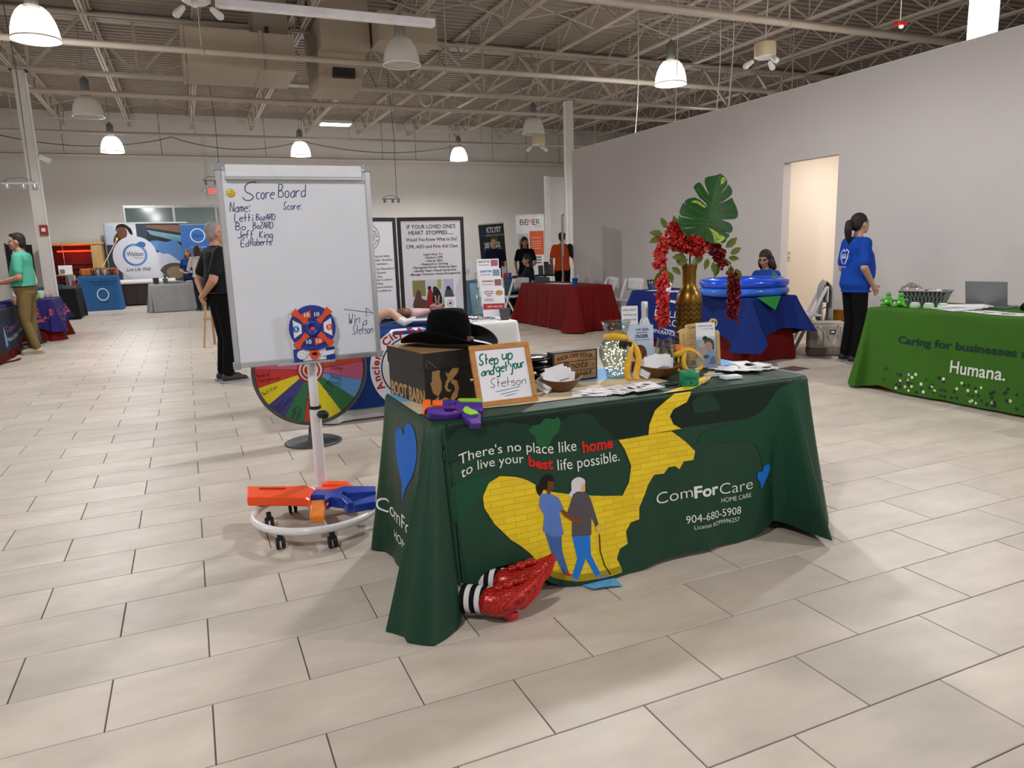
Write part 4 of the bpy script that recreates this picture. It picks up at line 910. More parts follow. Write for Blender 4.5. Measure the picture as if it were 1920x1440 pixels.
# wooden boats of envelopes
m_bowl = mat('brown_bowl', '5f3d1f', .4, var=.2, scale=10); m_env = mat('envelope_paper', 'dedde0', .7, var=.03)
def bowl(loc, rz, rx, ry, h, label, n, elabel, seed):
    random.seed(seed)
    b = thing('bowl', label, 'bowl', loc, rz)
    def P(u, v):
        a = 2 * PI * u; k = .42 + .58 * v ** .6; rim = 1 + .12 * abs(cos(a)) ** 3 * v
        return V((rx * k * cos(a) * rim, ry * k * sin(a), .004 + h * v + .012 * abs(cos(a)) ** 3 * v))
    mb = MB().sheet(P, 40, 10, closed_u=True); n_ = 40; mb.f.append(tuple(range(n_))[::-1]); mb.sm.append(False); mb.mi.append(0)
    mb.build('bowl_body', m_bowl, b, thick=.005)
    for i in range(n):
        f = i / (n - 1)
        e = thing('envelope', elabel, 'envelope', V(loc) + Matrix.Rotation(rz, 3, 'Z') @ V((-rx * .55 + rx * .75 * f, -.024 + .03 * f, .022 + .012 * random.random() + .02 * sin(PI * f))), rz + R(random.uniform(-14, 14) - 12), label + ' envelopes')
        M_ = Matrix.Rotation(R(-48 + 14 * f + random.uniform(-6, 6)), 4, 'X') @ Matrix.Rotation(R(-52 + 62 * f), 4, 'Y')
        MB(M_).box(-.045, .045, -.0011, .0011, 0, .075).build('sheet', m_env, e)
    return b
bowl((1.49, 2.86, T0), R(-10), .088, .06, .05, 'brown wooden bowl beside the framed sign', 8, 'white card fanned out in the bowl beside the framed sign', 3)
bowl((2.055, 2.90, T0), R(-16), .095, .062, .05, 'brown wooden bowl between the glass vase and the green cup', 14, 'white card piled in the bowl before the gift bag', 5)
# wooden block sign
sg = thing('block_sign', 'black edged wooden block sign reading kick off your boots', 'sign', (1.66, 3.06, T0), R(4))
MB().box(-.128, .128, -.02, .03, 0, .148).build('block', mat('sign_black', '161312', .5), sg, bevel=.002)
m_pl = mat('plank_wood', '8d6a48', .6, var=.25, scale=14, stretch=(1, 1, 10))
for k in range(3): MB().box(-.118, .118, -.0225, -.02, .008 + k * .0455, .008 + k * .0455 + .043).build('plank', m_pl, sg, bevel=.001)
sF = planeF((0, -.0232, 0), (1, 0, 0), (0, 0, 1)); BK = '15110d'
def arc(d, k): return [(x, y + k * x * x) for x, y in d[0]], d[1]
decal('lettering', arc(fit_text('KICK OFF YOUR', -.1, .1, .118, .018, bold=.012), -1.2), sF, BK, sg)
decal('lettering', fit_text('Boots', -.07, .07, .064, .034, shear=.25, bold=-.004), sF, BK, sg)
decal('lettering', arc(fit_text('SIT A WHILE', -.095, .095, .022, .018, bold=.012), 1.0), sF, BK, sg)
decal('star', join2d(circ2d(-.1, .075, .004, n=5), circ2d(.1, .075, .004, n=5)), sF, BK, sg)
MB().box(-.015, .02, -.004, .006, .148, .153).build('hanger_clip', m_silver, sg)
# glass vase with fairy lights
def clear(name, col='f4f7f7', rough=.02, tint=.12):
    mt = bpy.data.materials.new(name); mt.use_nodes = True; nt = mt.node_tree; N = nt.nodes; L = nt.links; N.remove(N['Principled BSDF'])
    tr = N.new('ShaderNodeBsdfTransparent'); tr.inputs[0].default_value = (*lin(col), 1); gl = N.new('ShaderNodeBsdfGlossy'); gl.inputs['Roughness'].default_value = rough
    fr_ = N.new('ShaderNodeLayerWeight'); fr_.inputs[0].default_value = .28; mx = N.new('ShaderNodeMixShader'); ad = N.new('ShaderNodeMath'); ad.operation = 'MULTIPLY_ADD'; ad.inputs[1].default_value = .55; ad.inputs[2].default_value = tint * .12
    nz = N.new('ShaderNodeTexNoise'); nz.inputs['Scale'].default_value = 4; bp = N.new('ShaderNodeBump'); bp.inputs['Strength'].default_value = .05; L.new(nz.outputs[0], bp.inputs['Height']); L.new(bp.outputs[0], gl.inputs['Normal'])
    L.new(fr_.outputs['Facing'], ad.inputs[0]); L.new(ad.outputs[0], mx.inputs[0]); L.new(tr.outputs[0], mx.inputs[1]); L.new(gl.outputs[0], mx.inputs[2]); L.new(mx.outputs[0], N['Material Output'].inputs[0]); MATS[name] = mt; return mt
m_glass = clear('clear_glass', 'eef3f2')
vz = thing('glass_vase', 'clear glass vase full of fairy lights with a yellow ribbon', 'vase', (1.865, 3.0, T0))
vp = [(.0, .006), (.045, .004), (.05, .012), (.048, .03), (.062, .06), (.08, .105), (.083, .14), (.075, .175), (.052, .205), (.05, .215), (.062, .25), (.072, .278)]
MB().lathe(vp + [(r - .003, z) for r, z in reversed(vp[1:])] + [(0, .009)], 40).build('glass_body', m_glass, vz)
random.seed(11); fl = MB(); wi = []
for k in range(130):
    z = random.uniform(.015, .185); rmax = (.04 if z < .03 else .045 + .03 * sin(PI * (z - .02) / .2)) * .92
    a = random.uniform(0, 2 * PI); r = rmax * math.sqrt(random.random()); p = (r * cos(a), r * sin(a), z); wi.append(p); fl.ell(p, .0024, 6)
o = fl.build('fairy_lights', mat('fairy_glow', 'fff3c8', .4, emit='ffe9b0', es=5), vz); o['kind'] = 'stuff'
MB().tube(wi[:90], .0005, 4, cap=False).build('light_wire', m_silver, vz)
m_rib = mat('gold_ribbon', 'd9a516', .4, var=.08, scale=20, sheen=.3)
def ribbon(name, pts, w_, par, up=(0, 0, 1), mm=None):
    pts = [V(p) for p in pts]; sm = []
    for i in range(len(pts) - 1):
        a, b, c, d = pts[max(0, i - 1)], pts[i], pts[i + 1], pts[min(len(pts) - 1, i + 2)]
        for q in range(5):
            t = q / 5; sm.append(.5 * ((2 * b) + (c - a) * t + (2 * a - 5 * b + 4 * c - d) * t * t + (3 * b - a - 3 * c + d) * t ** 3))
    sm.append(pts[-1]); up = V(up); vs = []
    for p in sm: vs += [p - up * w_ / 2, p + up * w_ / 2]
    mb = MB().add(vs, [(2 * i, 2 * i + 2, 2 * i + 3, 2 * i + 1) for i in range(len(sm) - 1)], True)
    return mb.build(name, mm or m_rib, par, thick=.0012)
ribbon('ribbon_band', [(.058 * cos(R(a)), .058 * sin(R(a)), .205 + .008 * sin(R(a * 2))) for a in range(0, 361, 20)], .034, vz)
side = V((.916, -.4, 0))
ribbon('ribbon_tail', [(.04, -.045, .19), (.035, -.075, .16), (.02, -.085, .11), (.005, -.09, .05), (.01, -.095, .012), (.03, -.1, .006)], .03, vz, side)
ribbon('ribbon_tail', [(.04, -.045, .19), (.065, -.07, .155), (.075, -.085, .10), (.06, -.09, .05), (.05, -.1, .012), (.07, -.12, .004)], .03, vz, side)
MB().ell((.043, -.058, .186), (.014, .012, .013)).build('ribbon_knot', m_rib, vz)
ct_ = MB(Matrix.Translation((.012, -.066, .168)) @ Matrix.Rotation(R(-20), 4, 'Z') @ Matrix.Rotation(R(8), 4, 'Y')).box(-.03, .03, -.001, .001, -.018, .018).build('chalk_tag', mat('chalk_black', '141414', .6), vz)
# bath gift: white card, bottle, bag, soap
cd_ = thing('service_card', 'tall white service list card behind the glass vase', 'card', (2.06, 3.17, T0), R(-23))
MB(Matrix.Rotation(R(-6), 4, 'X')).box(-.042, .042, 0, .0015, 0, .33).build('card', m_env, cd_)
cF = lambda x, y: Matrix.Rotation(R(-6), 3, 'X') @ V((x, -.0006, y))
for z, s_ in ((.305, 'HOSPICE SUPPORT'), (.28, 'TRANSITIONAL CARE'), (.255, 'VETERAN CARE'), (.225, 'WAYS WE CAN HELP')): decal('lettering', fit_text(s_, -.034, .034, z, .008, bold=.01), cF, '3d3d44', cd_)
bo = thing('bottle', 'white foil sparkling bottle behind the joke book', 'bottle', (2.165, 3.2, T0))
MB().lathe([(.038, 0), (.04, .01), (.04, .19), (.03, .23), (.016, .262)], 24).build('glass_body', mat('bottle_white', 'c4c6cc', .3), bo)
MB().lathe([(.017, .255), (.0165, .29), (.0175, .31), (.0175, .34), (.015, .345), (0, .345)], 24).build('foil', mat('foil_white', 'd2d3d8', .3, .4), bo)
decal('lettering', text2d('RINSE', .02, bold=.01), lambda x, y: V((-.002 + y, -.0195 - .0 * x, .315 - x * .9)), '55565e', bo)
bk = thing('joke_book', 'pale blue joke book about getting older beside the vase', 'book', (2.085, 3.1, T0), R(-22))
MB(Matrix.Rotation(R(-8), 4, 'X')).box(-.062, .062, 0, .018, 0, .236).build('cover', mat('book_cover', 'b9c6dc', .35, var=.08, scale=12), bk, bevel=.002)
bF = lambda x, y: Matrix.Rotation(R(-8), 3, 'X') @ V((x, -.0008, y))
for s_, x0, x1, z, h, b in (('OH MY', -.03, .0, .208, .01, .01), ('GOD,', .004, .04, .207, .012, .03), ("I'M GETTING", -.025, .03, .193, .008, .01), ('OLDER', -.032, .035, .171, .016, .035), ('And So Is My Mom', -.036, .042, .157, .008, 0)): decal('lettering', fit_text(s_, x0, x1, z, h, bold=b), bF, '1d1d26', bk)
decal('picture', join2d(circ2d(-.01, .09, .035, ry=.045)), bF, '6d3a35', bk); decal('stripe', rect2d(-.055, .055, .0, .05), bF, '9a2c2a', bk); decal('stripe', rect2d(-.055, .055, .02, .03), bF, 'd8d2c0', bk)
gb = thing('gift_bag', 'clear cellophane gift bag with grey grip trainers inside', 'gift bag', (2.165, 3.015, T0))
m_cel = clear('cellophane', 'e2e6e8', .12, .5)
random.seed(4)
def bag(u, v):
    a = 2 * PI * u; r = .062 * (1 - .35 * v) * (1 + .1 * sin(5 * a + 3 * v)); return V((r * cos(a) * 1.1, r * sin(a) * .7, .17 * v + .01 * sin(3 * a) * v))
MB().sheet(bag, 36, 10, closed_u=True).build('cellophane', m_cel, gb)
for s in (-1, 1):
    MB().tube([(s * .025, .0, .02), (s * .03, -.005, .08), (s * .012, -.01, .13), (-s * .018, 0, .14), (-s * .03, .005, .1)], .009, 10).build('hand_grip', mat('grip_grey', '34363a', .4), gb)
MB().box(-.05, .045, -.02, .03, .002, .07).build('grey_cloth', fabric('grey_towel', '7b8488'), gb, bevel=.01)
MB().box(-.045, .05, .0, .02, .06, .115).build('yellow_pouch', mat('pouch_yellow', 'cfbf66', .5), gb, bevel=.006)
pb = thing('snack_tub', 'clear tub with an orange lid tied with gold ribbon', 'tub', (2.255, 3.04, T0))
MB().lathe([(.032, 0), (.034, .1)], 20).build('tub', mat('tub_dark', '4a4030', .4), pb); MB().lathe([(.036, .1), (.036, .125), (0, .128)], 20).build('lid', mat('lid_orange', 'd86f34', .4), pb)
MB().box(-.022, -.01, -.036, -.033, .0, .08).build('label_strip', mat('label_yellow', 'c9b51c', .5), pb)
ribbon('ribbon_loop', [(-.02, -.04, .08), (.015, -.045, .105), (.06, -.055, .10), (.10, -.07, .06), (.095, -.08, .015), (.05, -.085, .003)], .022, pb, (0, .35, .94))
ribbon('ribbon_tail', [(.015, -.045, .1), (.0, -.055, .06), (.002, -.06, .02), (.03, -.07, .004), (.07, -.08, .004)], .024, pb, (.9, -.4, .1))
ribbon('ribbon_band', [(-.06, -.03, .075), (-.02, -.04, .09), (.015, -.045, .102)], .03, pb)
# carved wooden plaque and leaflet holder
wp = thing('wooden_plaque', 'laser cut wooden award calendar plaque with a company name', 'plaque', (2.425, 3.055, T0), R(-7))
m_ply = mat('plywood', 'c7a974', .6, var=.1, scale=8); m_burn = '6e4a25'; PL = Matrix.Rotation(R(-8), 4, 'X')
MB(PL).prism([(-.115, 0), (.115, 0), (.118, .17), (.11, .182), (-.118, .182), (-.12, .17)], .008, lambda x, y, h: V((x, .008 - h, y))).build('panel', m_ply, wp, bevel=.001)
MB(PL).prism(smooth_poly([(-.118, .18), (-.11, .2), (-.085, .205), (-.075, .222), (.03, .228), (.06, .23), (.075, .245), (.1, .24), (.108, .225), (.1, .205), (.075, .195), (.06, .182)]), .008, lambda x, y, h: V((x, .0075 - h, y))).build('header', m_ply, wp)
wpF = lambda x, y: PL @ V((x, -.0012, y))
decal('lettering', fit_text('ComForCare', -.068, .062, .2, .016), wpF, m_burn, wp); decal('lettering', fit_text('HOME CARE', .03, .066, .19, .005, bold=.01), wpF, m_burn, wp)
decal('heart', poly2d(smooth_poly([(.072, .222), (.08, .236), (.09, .228), (.1, .232), (.1, .216), (.084, .2)])), wpF, m_burn, wp)
for i in range(4):
    for j in range(5):
        x, z = -.1 + i * .052, .012 + j * .034
        MB(PL).box(x, x + .044, -.003, .001, z, z + .028).build('tile_pocket', mat('ply_light', 'd6bd8c' if (i + j) % 2 else 'b99a63', .6), wp, bevel=.001)
hd = thing('leaflet_holder', 'acrylic holder with a leaflet showing two smiling women', 'leaflet holder', (2.40, 2.985, T0), R(-20))
HM = Matrix.Rotation(R(-8), 4, 'X')
lf = MB(HM).box(-.05, .05, 0, .003, .01, .235).build('leaflet', mat('leaflet_paper', 'dcdfe2', .4, var=.03, scale=5), hd)
m_acr = clear('acrylic', 'f2f6f8', .03, .4)
MB(HM).box(-.055, .055, -.006, -.003, 0, .15).build('front_plate', m_acr, hd); MB(HM).box(-.055, .055, .006, .009, 0, .2).build('back_plate', m_acr, hd); MB().box(-.055, .055, -.01, .05, 0, .004).build('foot', m_acr, hd)
hF = lambda e: (lambda x, y: HM @ V((x, -.0006 - e, y)))
decal('lettering', fit_text('10 WAYS WE CAN HELP', -.04, .035, .215, .006, bold=.015), hF(0), '2b3a60', lf); decal('lettering', fit_text('ComForCare', -.022, .026, .2, .006), hF(0), '6a7388', lf); decal('heart', circ2d(.034, .203, .004, n=10), hF(0), '1765c4', lf)
for d, c, e in ((rect2d(-.05, .05, .01, .165), 'b9c9d2', 0), (poly2d(smooth_poly([(-.05, .01), (-.05, .08), (-.035, .1), (-.01, .085), (.0, .05), (.0, .01)])), 'c9bfae', .0006), (poly2d(smooth_poly([(-.005, .01), (-.005, .06), (.015, .09), (.045, .085), (.05, .05), (.05, .01)])), '93a9cc', .0008), (circ2d(-.02, .108, .02, ry=.024), 'd9a98e', .0012), (circ2d(-.022, .122, .019, ry=.012), 'd8d2cc', .0016), (circ2d(.016, .115, .02, ry=.026), 'd39a7c', .002), (poly2d(smooth_poly([(-.008, .125), (.0, .15), (.02, .155), (.04, .135), (.042, .1), (.034, .095), (.03, .125), (.01, .138)])), '26211f', .0024), (circ2d(-.004, .153, .013), '26211f', .0022), (circ2d(.0, .06, .014, ry=.01), '3a3f4a', .0026), (poly2d([(.01, .02), (.03, .06), (.045, .06), (.05, .02)]), '5d6f9a', .0022)):
    decal('photo', d, hF(e), c, lf)
# green tin, cigar-like pen, cards and leaflets
gt = thing('green_tin', 'round green tin with black lettering', 'tin', (2.045, 2.665, T0))
MB().lathe([(.042, 0), (.043, .006), (.043, .056), (.041, .062), (0, .062)], 32).build('tin_body', mat('tin_green', '137a55', .4), gt)
MB().lathe([(.044, .05), (.0445, .062), (.043, .066), (0, .066)], 32).build('lid', mat('tin_green_lid', '1a8a62', .4), gt)
def cyl(x, y): a = -PI / 2 - .42 + x / .0436; return V((.0437 * cos(a), .0437 * sin(a), y))
decal('lettering', fit_text('GOOD LUCK', -.028, .028, .034, .008, bold=.02), cyl, '0b2b20', gt, .004)
decal('emblem', circ2d(0, .018, .004, n=10), cyl, '0b2b20', gt)
pn_ = thing('pen', 'tan and brass pen beside the green tin', 'pen', (2.13, 2.66, T0 + .007), R(-52))
MB().tube([(0, .05, 0), (0, -.02, 0)], .007, 12).build('barrel', mat('pen_tan', '9a7740', .5), pn_); MB().cap((0, -.02, 0), (0, -.034, 0), .0065, .004).build('tip', mat('brass', 'b59a4a', .25, .9), pn_)
bl2 = thing('black_loop', 'small black loop lying between bowl and green tin', 'loop', (1.975, 2.70, T0 + .007))
MB().tube([(.03 * cos(R(a)), .018 * sin(R(a)), 0) for a in range(0, 360, 20)], .006, 8, closed=True).build('loop', mat('black_rubber', '141416', .6), bl2)
random.seed(21)
def sheet_thing(loc, rz, w_, l_, label, group, col='paper_white', pics=3, th=.0012, tilt=0):
    t = thing('leaflet', label, 'leaflet', loc, rz, group)
    s_ = MB(Matrix.Rotation(tilt, 4, 'X')).box(-w_ / 2, w_ / 2, -l_ / 2, l_ / 2, 0, th).build('paper', mat('paper_white', 'e2e0e2', .7, var=.02), t)
    F = planeF((0, 0, th + .0003), (1, 0, 0), (0, 1, 0))
    if tilt: return t
    for k in range(pics):
        x, y = random.uniform(-w_ * .3, w_ * .15), random.uniform(-l_ * .3, l_ * .2)
        decal('print', poly2d(smooth_poly([(x + random.uniform(.1, .3) * w_ * cos(a), y + random.uniform(.08, .25) * l_ * sin(a)) for a in (0, 1, 2, 3, 4.2, 5.2)])), F, random.choice(('6b6463', '8d8783', 'a39b95', '3b3838', 'b8aea6')), s_)
    decal('print', rect2d(-w_ * .42, w_ * .42, -l_ * .46, -l_ * .42), F, '55504e', s_)
    return t
for k in range(9): sheet_thing((1.56 + .036 * k, 2.735 - .006 * k + .012 * (k % 3), T0 + .0016 * k), R(62 - 9 * k), .10, .15, 'picture postcard fanned at the front edge of the green table', 'fan of postcards')
for k in range(9): sheet_thing((2.49 + .03 * (k % 5), 2.90 - .022 * (k % 4), T0 + .0018 * k), R(25 + 17 * k), .10, .21, 'grey and white leaflet spread at the right end of the green table', 'leaflets at the right end')
def card_pack(x, y, rz, n, label, blue):
    t = thing('business_cards', label, 'cards', (x, y, T0), rz)
    MB().box(-.045, .045, -.026, .026, 0, n).build('card_stack', m_env, t)
    if blue: MB().box(-.045, .045, -.0262, -.012, n, n + .0012).build('blue_card', mat('card_blue', '6d8fd0', .5), t)
card_pack(2.30, 2.80, R(-15), .006, 'low spread of white business cards behind the stack', True); card_pack(2.315, 2.70, R(-8), .013, 'neat white stack of business cards at the front edge', False)

# ---------------------------------------------------------------- gold vase with monstera and red blossoms
gv = thing('gold_vase', 'tall bronze gold vase with herringbone relief', 'vase', (2.44, 3.19, T0 + .001))
m_gold = mat('antique_gold', '75561f', .34, .85, var=.25, scale=14)
vpr = [(.0, 0), (.06, 0), (.066, .01), (.066, .06), (.067, .2), (.068, .33), (.064, .365), (.052, .388), (.04, .405), (.036, .43), (.036, .49), (.042, .52), (.044, .526), (.04, .524), (.033, .49), (.033, .42), (.0, .4)]
MB().lathe(vpr, 48).build('vase_body', m_gold, gv)
m_gd = mat('relief_dark', '3b2a10', .45, .6)
for k in range(14):
    a = 2 * PI * k / 14; ch = MB()
    for j in range(9):
        z = .09 + j * .027
        for s in (-1, 1):
            p = [V(((.0672) * cos(a + s * q * .2), (.0672) * sin(a + s * q * .2), z + q * .02)) for q in (.1, .5, 1)]
            ch.tube(p, .0034, 5)
    o = ch.build('relief_band', m_gd, gv); o['kind'] = 'stuff'
arr = thing('flower_arrangement', 'monstera leaf with red wisteria blossoms standing in the gold vase', 'flowers', (2.44, 3.19, 1.28))
leaf = [(.116, .236), (.133, .223), (.15, .205), (.154, .187), (.148, .17), (.134, .152), (.121, .138), (.143, .155), (.158, .181), (.173, .166), (.183, .148), (.18, .13), (.165, .116), (.139, .099), (.107, .086), (.145, .096), (.182, .116), (.193, .095), (.209, .068), (.219, .038), (.218, .017), (.202, .006), (.168, .005), (.123, .004), (.159, -.006), (.178, -.017), (.19, -.036), (.188, -.056), (.176, -.065), (.148, -.058), (.113, -.038), (.142, -.061), (.173, -.068), (.164, -.083), (.149, -.094), (.125, -.114), (.092, -.118), (.051, -.106), (.009, -.102), (-.016, -.089), (-.041, -.084), (-.062, -.072), (-.078, -.048), (-.084, -.038), (-.002, -.028), (-.085, -.032), (-.094, -.003), (-.092, .027), (-.088, .039), (-.084, .026), (-.005, .009), (-.081, .031), (-.088, .051), (-.079, .077), (-.067, .099), (-.055, .085), (-.063, .104), (-.043, .117), (-.013, .122), (.011, .110), (.036, .089), (.054, .068), (.042, .092), (.011, .12), (-.005, .148), (-.019, .172), (-.008, .189), (.011, .197), (.025, .182), (.041, .155), (.061, .128), (.046, .164), (.036, .191), (.038, .214), (.051, .222), (.093, .228)]
lo = V((0, -.06, .22)); lx = V((.916, -.4, 0)); ln = V((.4, .916, 0))
def leafF(x, y, e=0):
    c = abs((x - .06) - (y - .05) * .22)
    return lo + lx * x + V((0, 0, y)) + ln * (.9 * c * c + .05 * sin(y * 14) * c - e)
m_mon = mat('monstera_green', '184c1b', .26, var=.3, scale=9, coat=.4)
lv = decal('monstera_leaf', poly2d(leaf), leafF, m_mon, arr, .012); md = lv.modifiers.new('thick', 'SOLIDIFY'); md.thickness = .0012; md.offset = 0
for pl_ in ([(.052, -.1), (.052, -.028), (.064, .022), (.075, .081), (.086, .128), (.103, .197), (.115, .229)], [(.064, .022), (.12, .05), (.185, .07)], [(.06, .005), (.12, .022), (.19, .025)], [(.055, -.02), (.11, -.03), (.17, -.045)], [(.064, .022), (.01, .05), (-.05, .085)], [(.06, 0), (0, .015), (-.07, .05)], [(.056, -.015), (-.01, -.012), (-.07, -.01)], [(.052, -.028), (.0, -.06), (-.04, -.07)], [(.075, .081), (.03, .12), (.0, .17)], [(.075, .085), (.12, .115), (.165, .14)], [(.052, -.03), (.09, -.07), (.12, -.1)]):
    MB().tube([leafF(x, y, .002) for x, y in pl_], .0016, 5).build('vein', mat('vein_green', '4a7a2c', .4), lv)
for q in ([(.06, -.035), (.09, -.05), (.13, -.075), (.15, -.09), (.12, -.11), (.095, -.11), (.085, -.08), (.07, -.05)], [(.12, .21), (.135, .215), (.145, .2), (.12, .18), (.118, .19)], [(-.03, .1), (0, .105), (.04, .075), (.035, .068), (0, .09)]):
    decal('variegation', poly2d(smooth_poly(q)), lambda x, y: leafF(x, y, .0022), mat('leaf_lime', '93b03a', .35, var=.5, scale=60), lv, .015)
MB().tube([leafF(.052, -.1), lo + V((.02, .08, -.16)), V((0, 0, -.06))], .005, 8).build('leaf_stem', mat('stem_green', '3d5f2a', .5), arr)
random.seed(31)
def blossoms(path, n, r0, name, m_, sz=.011):
    mb = MB()
    for k in range(n):
        f = random.random() * (len(path) - 1); i = int(f); p = V(path[i]).lerp(V(path[min(i + 1, len(path) - 1)]), f - i)
        p += V((random.gauss(0, 1), random.gauss(0, 1), random.gauss(0, 1))).normalized() * r0 * random.random() ** .5
        for q in range(3):
            d = V((random.gauss(0, 1), random.gauss(0, 1), random.gauss(0, 1))).normalized(); s_ = sz * random.uniform(.7, 1.2)
            e1 = d.orthogonal().normalized() * s_; e2 = d.cross(e1).normalized() * s_ * .8; c = p + d * s_ * .4
            mb.add([c - e1, c - e2 * .9 + d * .3 * s_, c + e1 * .2 - e2 * .1 - d * .15 * s_, c + e1 + d * .2 * s_, c + e2 * .9 + d * .3 * s_], [(0, 1, 2), (1, 3, 2), (2, 3, 4), (0, 2, 4)], True)
    o = mb.build(name, m_, arr); o['kind'] = 'stuff'; return o
m_r1 = mat('blossom_red', 'b8201c', .55, var=.3, scale=60); m_r2 = mat('blossom_coral', 'd8453f', .55, var=.3, scale=60); m_r3 = mat('blossom_crimson', '7c1018', .55, var=.3, scale=60)
def at(px, pz, dep=0): return lx * px + V((0, 0, pz)) + ln * dep          # in the arrangement's frame, seen from the front
blossoms([at(-.1, .14), at(-.05, .12, -.03), at(.0, .1, -.04), at(.06, .09, -.02)], 255, 0.061, 'blossom_cluster', m_r1, 0.0149)
blossoms([at(-.09, .19), at(-.05, .17)], 68, 0.034, 'blossom_cluster', m_r1, 0.0138)
blossoms([at(.03, .13), at(.09, .13)], 85, 0.034, 'blossom_cluster', m_r1, 0.0138)
blossoms([at(-.13, .13, -.02), at(-.155, .06, -.02), at(-.16, .0, -.02)], 136, 0.035, 'blossom_cluster', m_r2, 0.0138)
blossoms([at(-.145, -.06, -.03), at(-.15, -.13, -.03), at(-.145, -.2, -.03), at(-.15, -.27, -.03), at(-.14, -.31, -.03)], 289, 0.036, 'blossom_cluster', m_r2, 0.0138)
blossoms([at(.1, .09), at(.15, .06), at(.17, .0)], 127, 0.041, 'blossom_cluster', m_r3, 0.0138)
blossoms([at(.235, -.06), at(.24, -.14), at(.235, -.22), at(.24, -.29)], 255, 0.035, 'blossom_cluster', m_r3, 0.0138)
for p in ([at(-.0, -.03), at(-.06, .08), at(-.12, .1), at(-.14, -.03), at(-.145, -.32)], [at(0, -.03), at(.07, .06), at(.16, .05), at(.22, -.0), at(.24, -.3)], [at(0, -.03), at(.06, .1), at(.14, .15)], [at(0, -.03), at(-.05, .1), at(-.09, .18)]):
    MB().tube(p, .0025, 6).build('stem', mat('stem_green', '3d5f2a', .5), arr)
lmesh = MB().add([(0, 0, 0), (.014, .018, .003), (.013, .038, .003), (0, .06, -.004), (-.013, .038, .003), (-.014, .018, .003), (0, .03, -.003)], [(0, 1, 6), (1, 2, 6), (2, 3, 6), (3, 4, 6), (4, 5, 6), (5, 0, 6)], True).mesh('leaf', mat('leaf_olive', '5c6a1c', .45, var=.25, scale=30))
for px, pz, ang, d in ((.09, .17, 20, 0), (.12, .18, 0, 0), (.15, .155, -60, 0), (.14, .13, -80, 0), (.1, .15, 60, 0), (.17, .1, -20, 0), (.19, .08, -50, 0), (.06, .06, 150, -.03), (.09, .03, 165, -.03), (.12, .01, 190, -.02), (.15, .0, 170, 0), (.205, .03, -100, 0), (.215, .045, -60, 0), (.22, -.01, 180, 0), (.25, -.03, 200, 0), (.24, -.05, 150, 0), (.225, .0, 90, 0), (-.14, .16, 80, 0), (-.12, .19, 30, 0), (-.15, .145, 110, 0), (-.09, .07, -60, -.03), (-.1, .04, -90, -.03), (-.08, .02, -110, -.03), (-.13, .0, 160, -.03), (-.12, -.03, 200, -.03), (-.15, -.03, 150, -.03), (-.1, -.01, -130, -.03), (-.06, .18, 20, 0), (.02, .07, 60, -.05), (-.02, .03, 120, -.05)):
    o = bpy.data.objects.new('leaf', lmesh); link(o, arr)
    zx = lx * cos(R(ang)) + V((0, 0, 1)) * -sin(R(ang)) * -1; yv = (V((0, 0, 1)) * cos(R(ang)) - lx * sin(R(ang))).normalized(); nv = (-ln + V((0, 0, .4)) * random.uniform(-1, 1)).normalized(); xv = yv.cross(nv).normalized(); nv = xv.cross(yv)
    M_ = Matrix((xv, yv, nv)).transposed().to_4x4(); M_.translation = at(px, pz, d); o.matrix_local = M_ @ Matrix.Scale(random.uniform(1.0, 1.4), 4)
# ================================================================ NEAR BOOTHS
def simple_cloth(name, label, b, zt, hem, m_, nu=200, nv=14, **k):
    c = Cloth(*b, zt, hem, **k); o = c.mesh(nu, nv).build(name, m_); tag(o, label, 'tablecloth'); return c, o
m_red = fabric('red_linen', '620809'); m_navy = fabric('royal_blue', '0a2160'); m_lime = fabric('leaf_green', '37631b'); m_whc = fabric('white_linen', 'd0cfcf')
# --- prize wheel
pw = thing('prize_wheel', 'colourful health topics prize wheel on a round black foot', 'prize wheel', (.745, 5.5, 0))
m_foot = mat('foot_black', '3a3a3c', .5)
MB().lathe([(.21, 0), (.212, .006), (.19, .016), (.06, .028), (.035, .05), (.028, .12), (0, .12)], 40).build('foot', m_foot, pw)
MB().bar((0, .045, .02), (0, .045, .6), .05, .03).build('post', m_foot, pw)
wz, wr_ = .552, .405
RX = Matrix.Translation((.02, 0, wz)) @ Matrix.Rotation(R(-3), 4, 'Z') @ Matrix.Rotation(PI / 2, 4, 'X')
MB(RX).lathe([(0, -.012), (wr_ + .008, -.012), (wr_ + .012, 0), (wr_ + .012, .016), (wr_ - .012, .018), (wr_ - .012, .012), (0, .012)], 72).build('rim_disc', mat('wheel_rim', '45474a', .5), pw)
wc = ['b8352e', 'd5c026', '403c78', '2f6b44', 'b33b34', 'cfc024', '2f6b44', '5a8fc4', 'b5587a', 'b8432f', '403c78', '2f6b44', 'd5c026', 'b33b34', '5a8fc4', '2f6b44', 'b5587a']
words = [('Medical', 'Emergencies'), ('Nutrition', ''), ('Injury', 'Prevention'), ('Healthy', 'Habits'), ('Environmental', 'Emergencies'), ('', ''), ('Water', 'Safety'), ('Healthy', 'Society'), ('Dating', ''), ('Vision', '')] + [('', '')] * 7
n_ = len(wc)
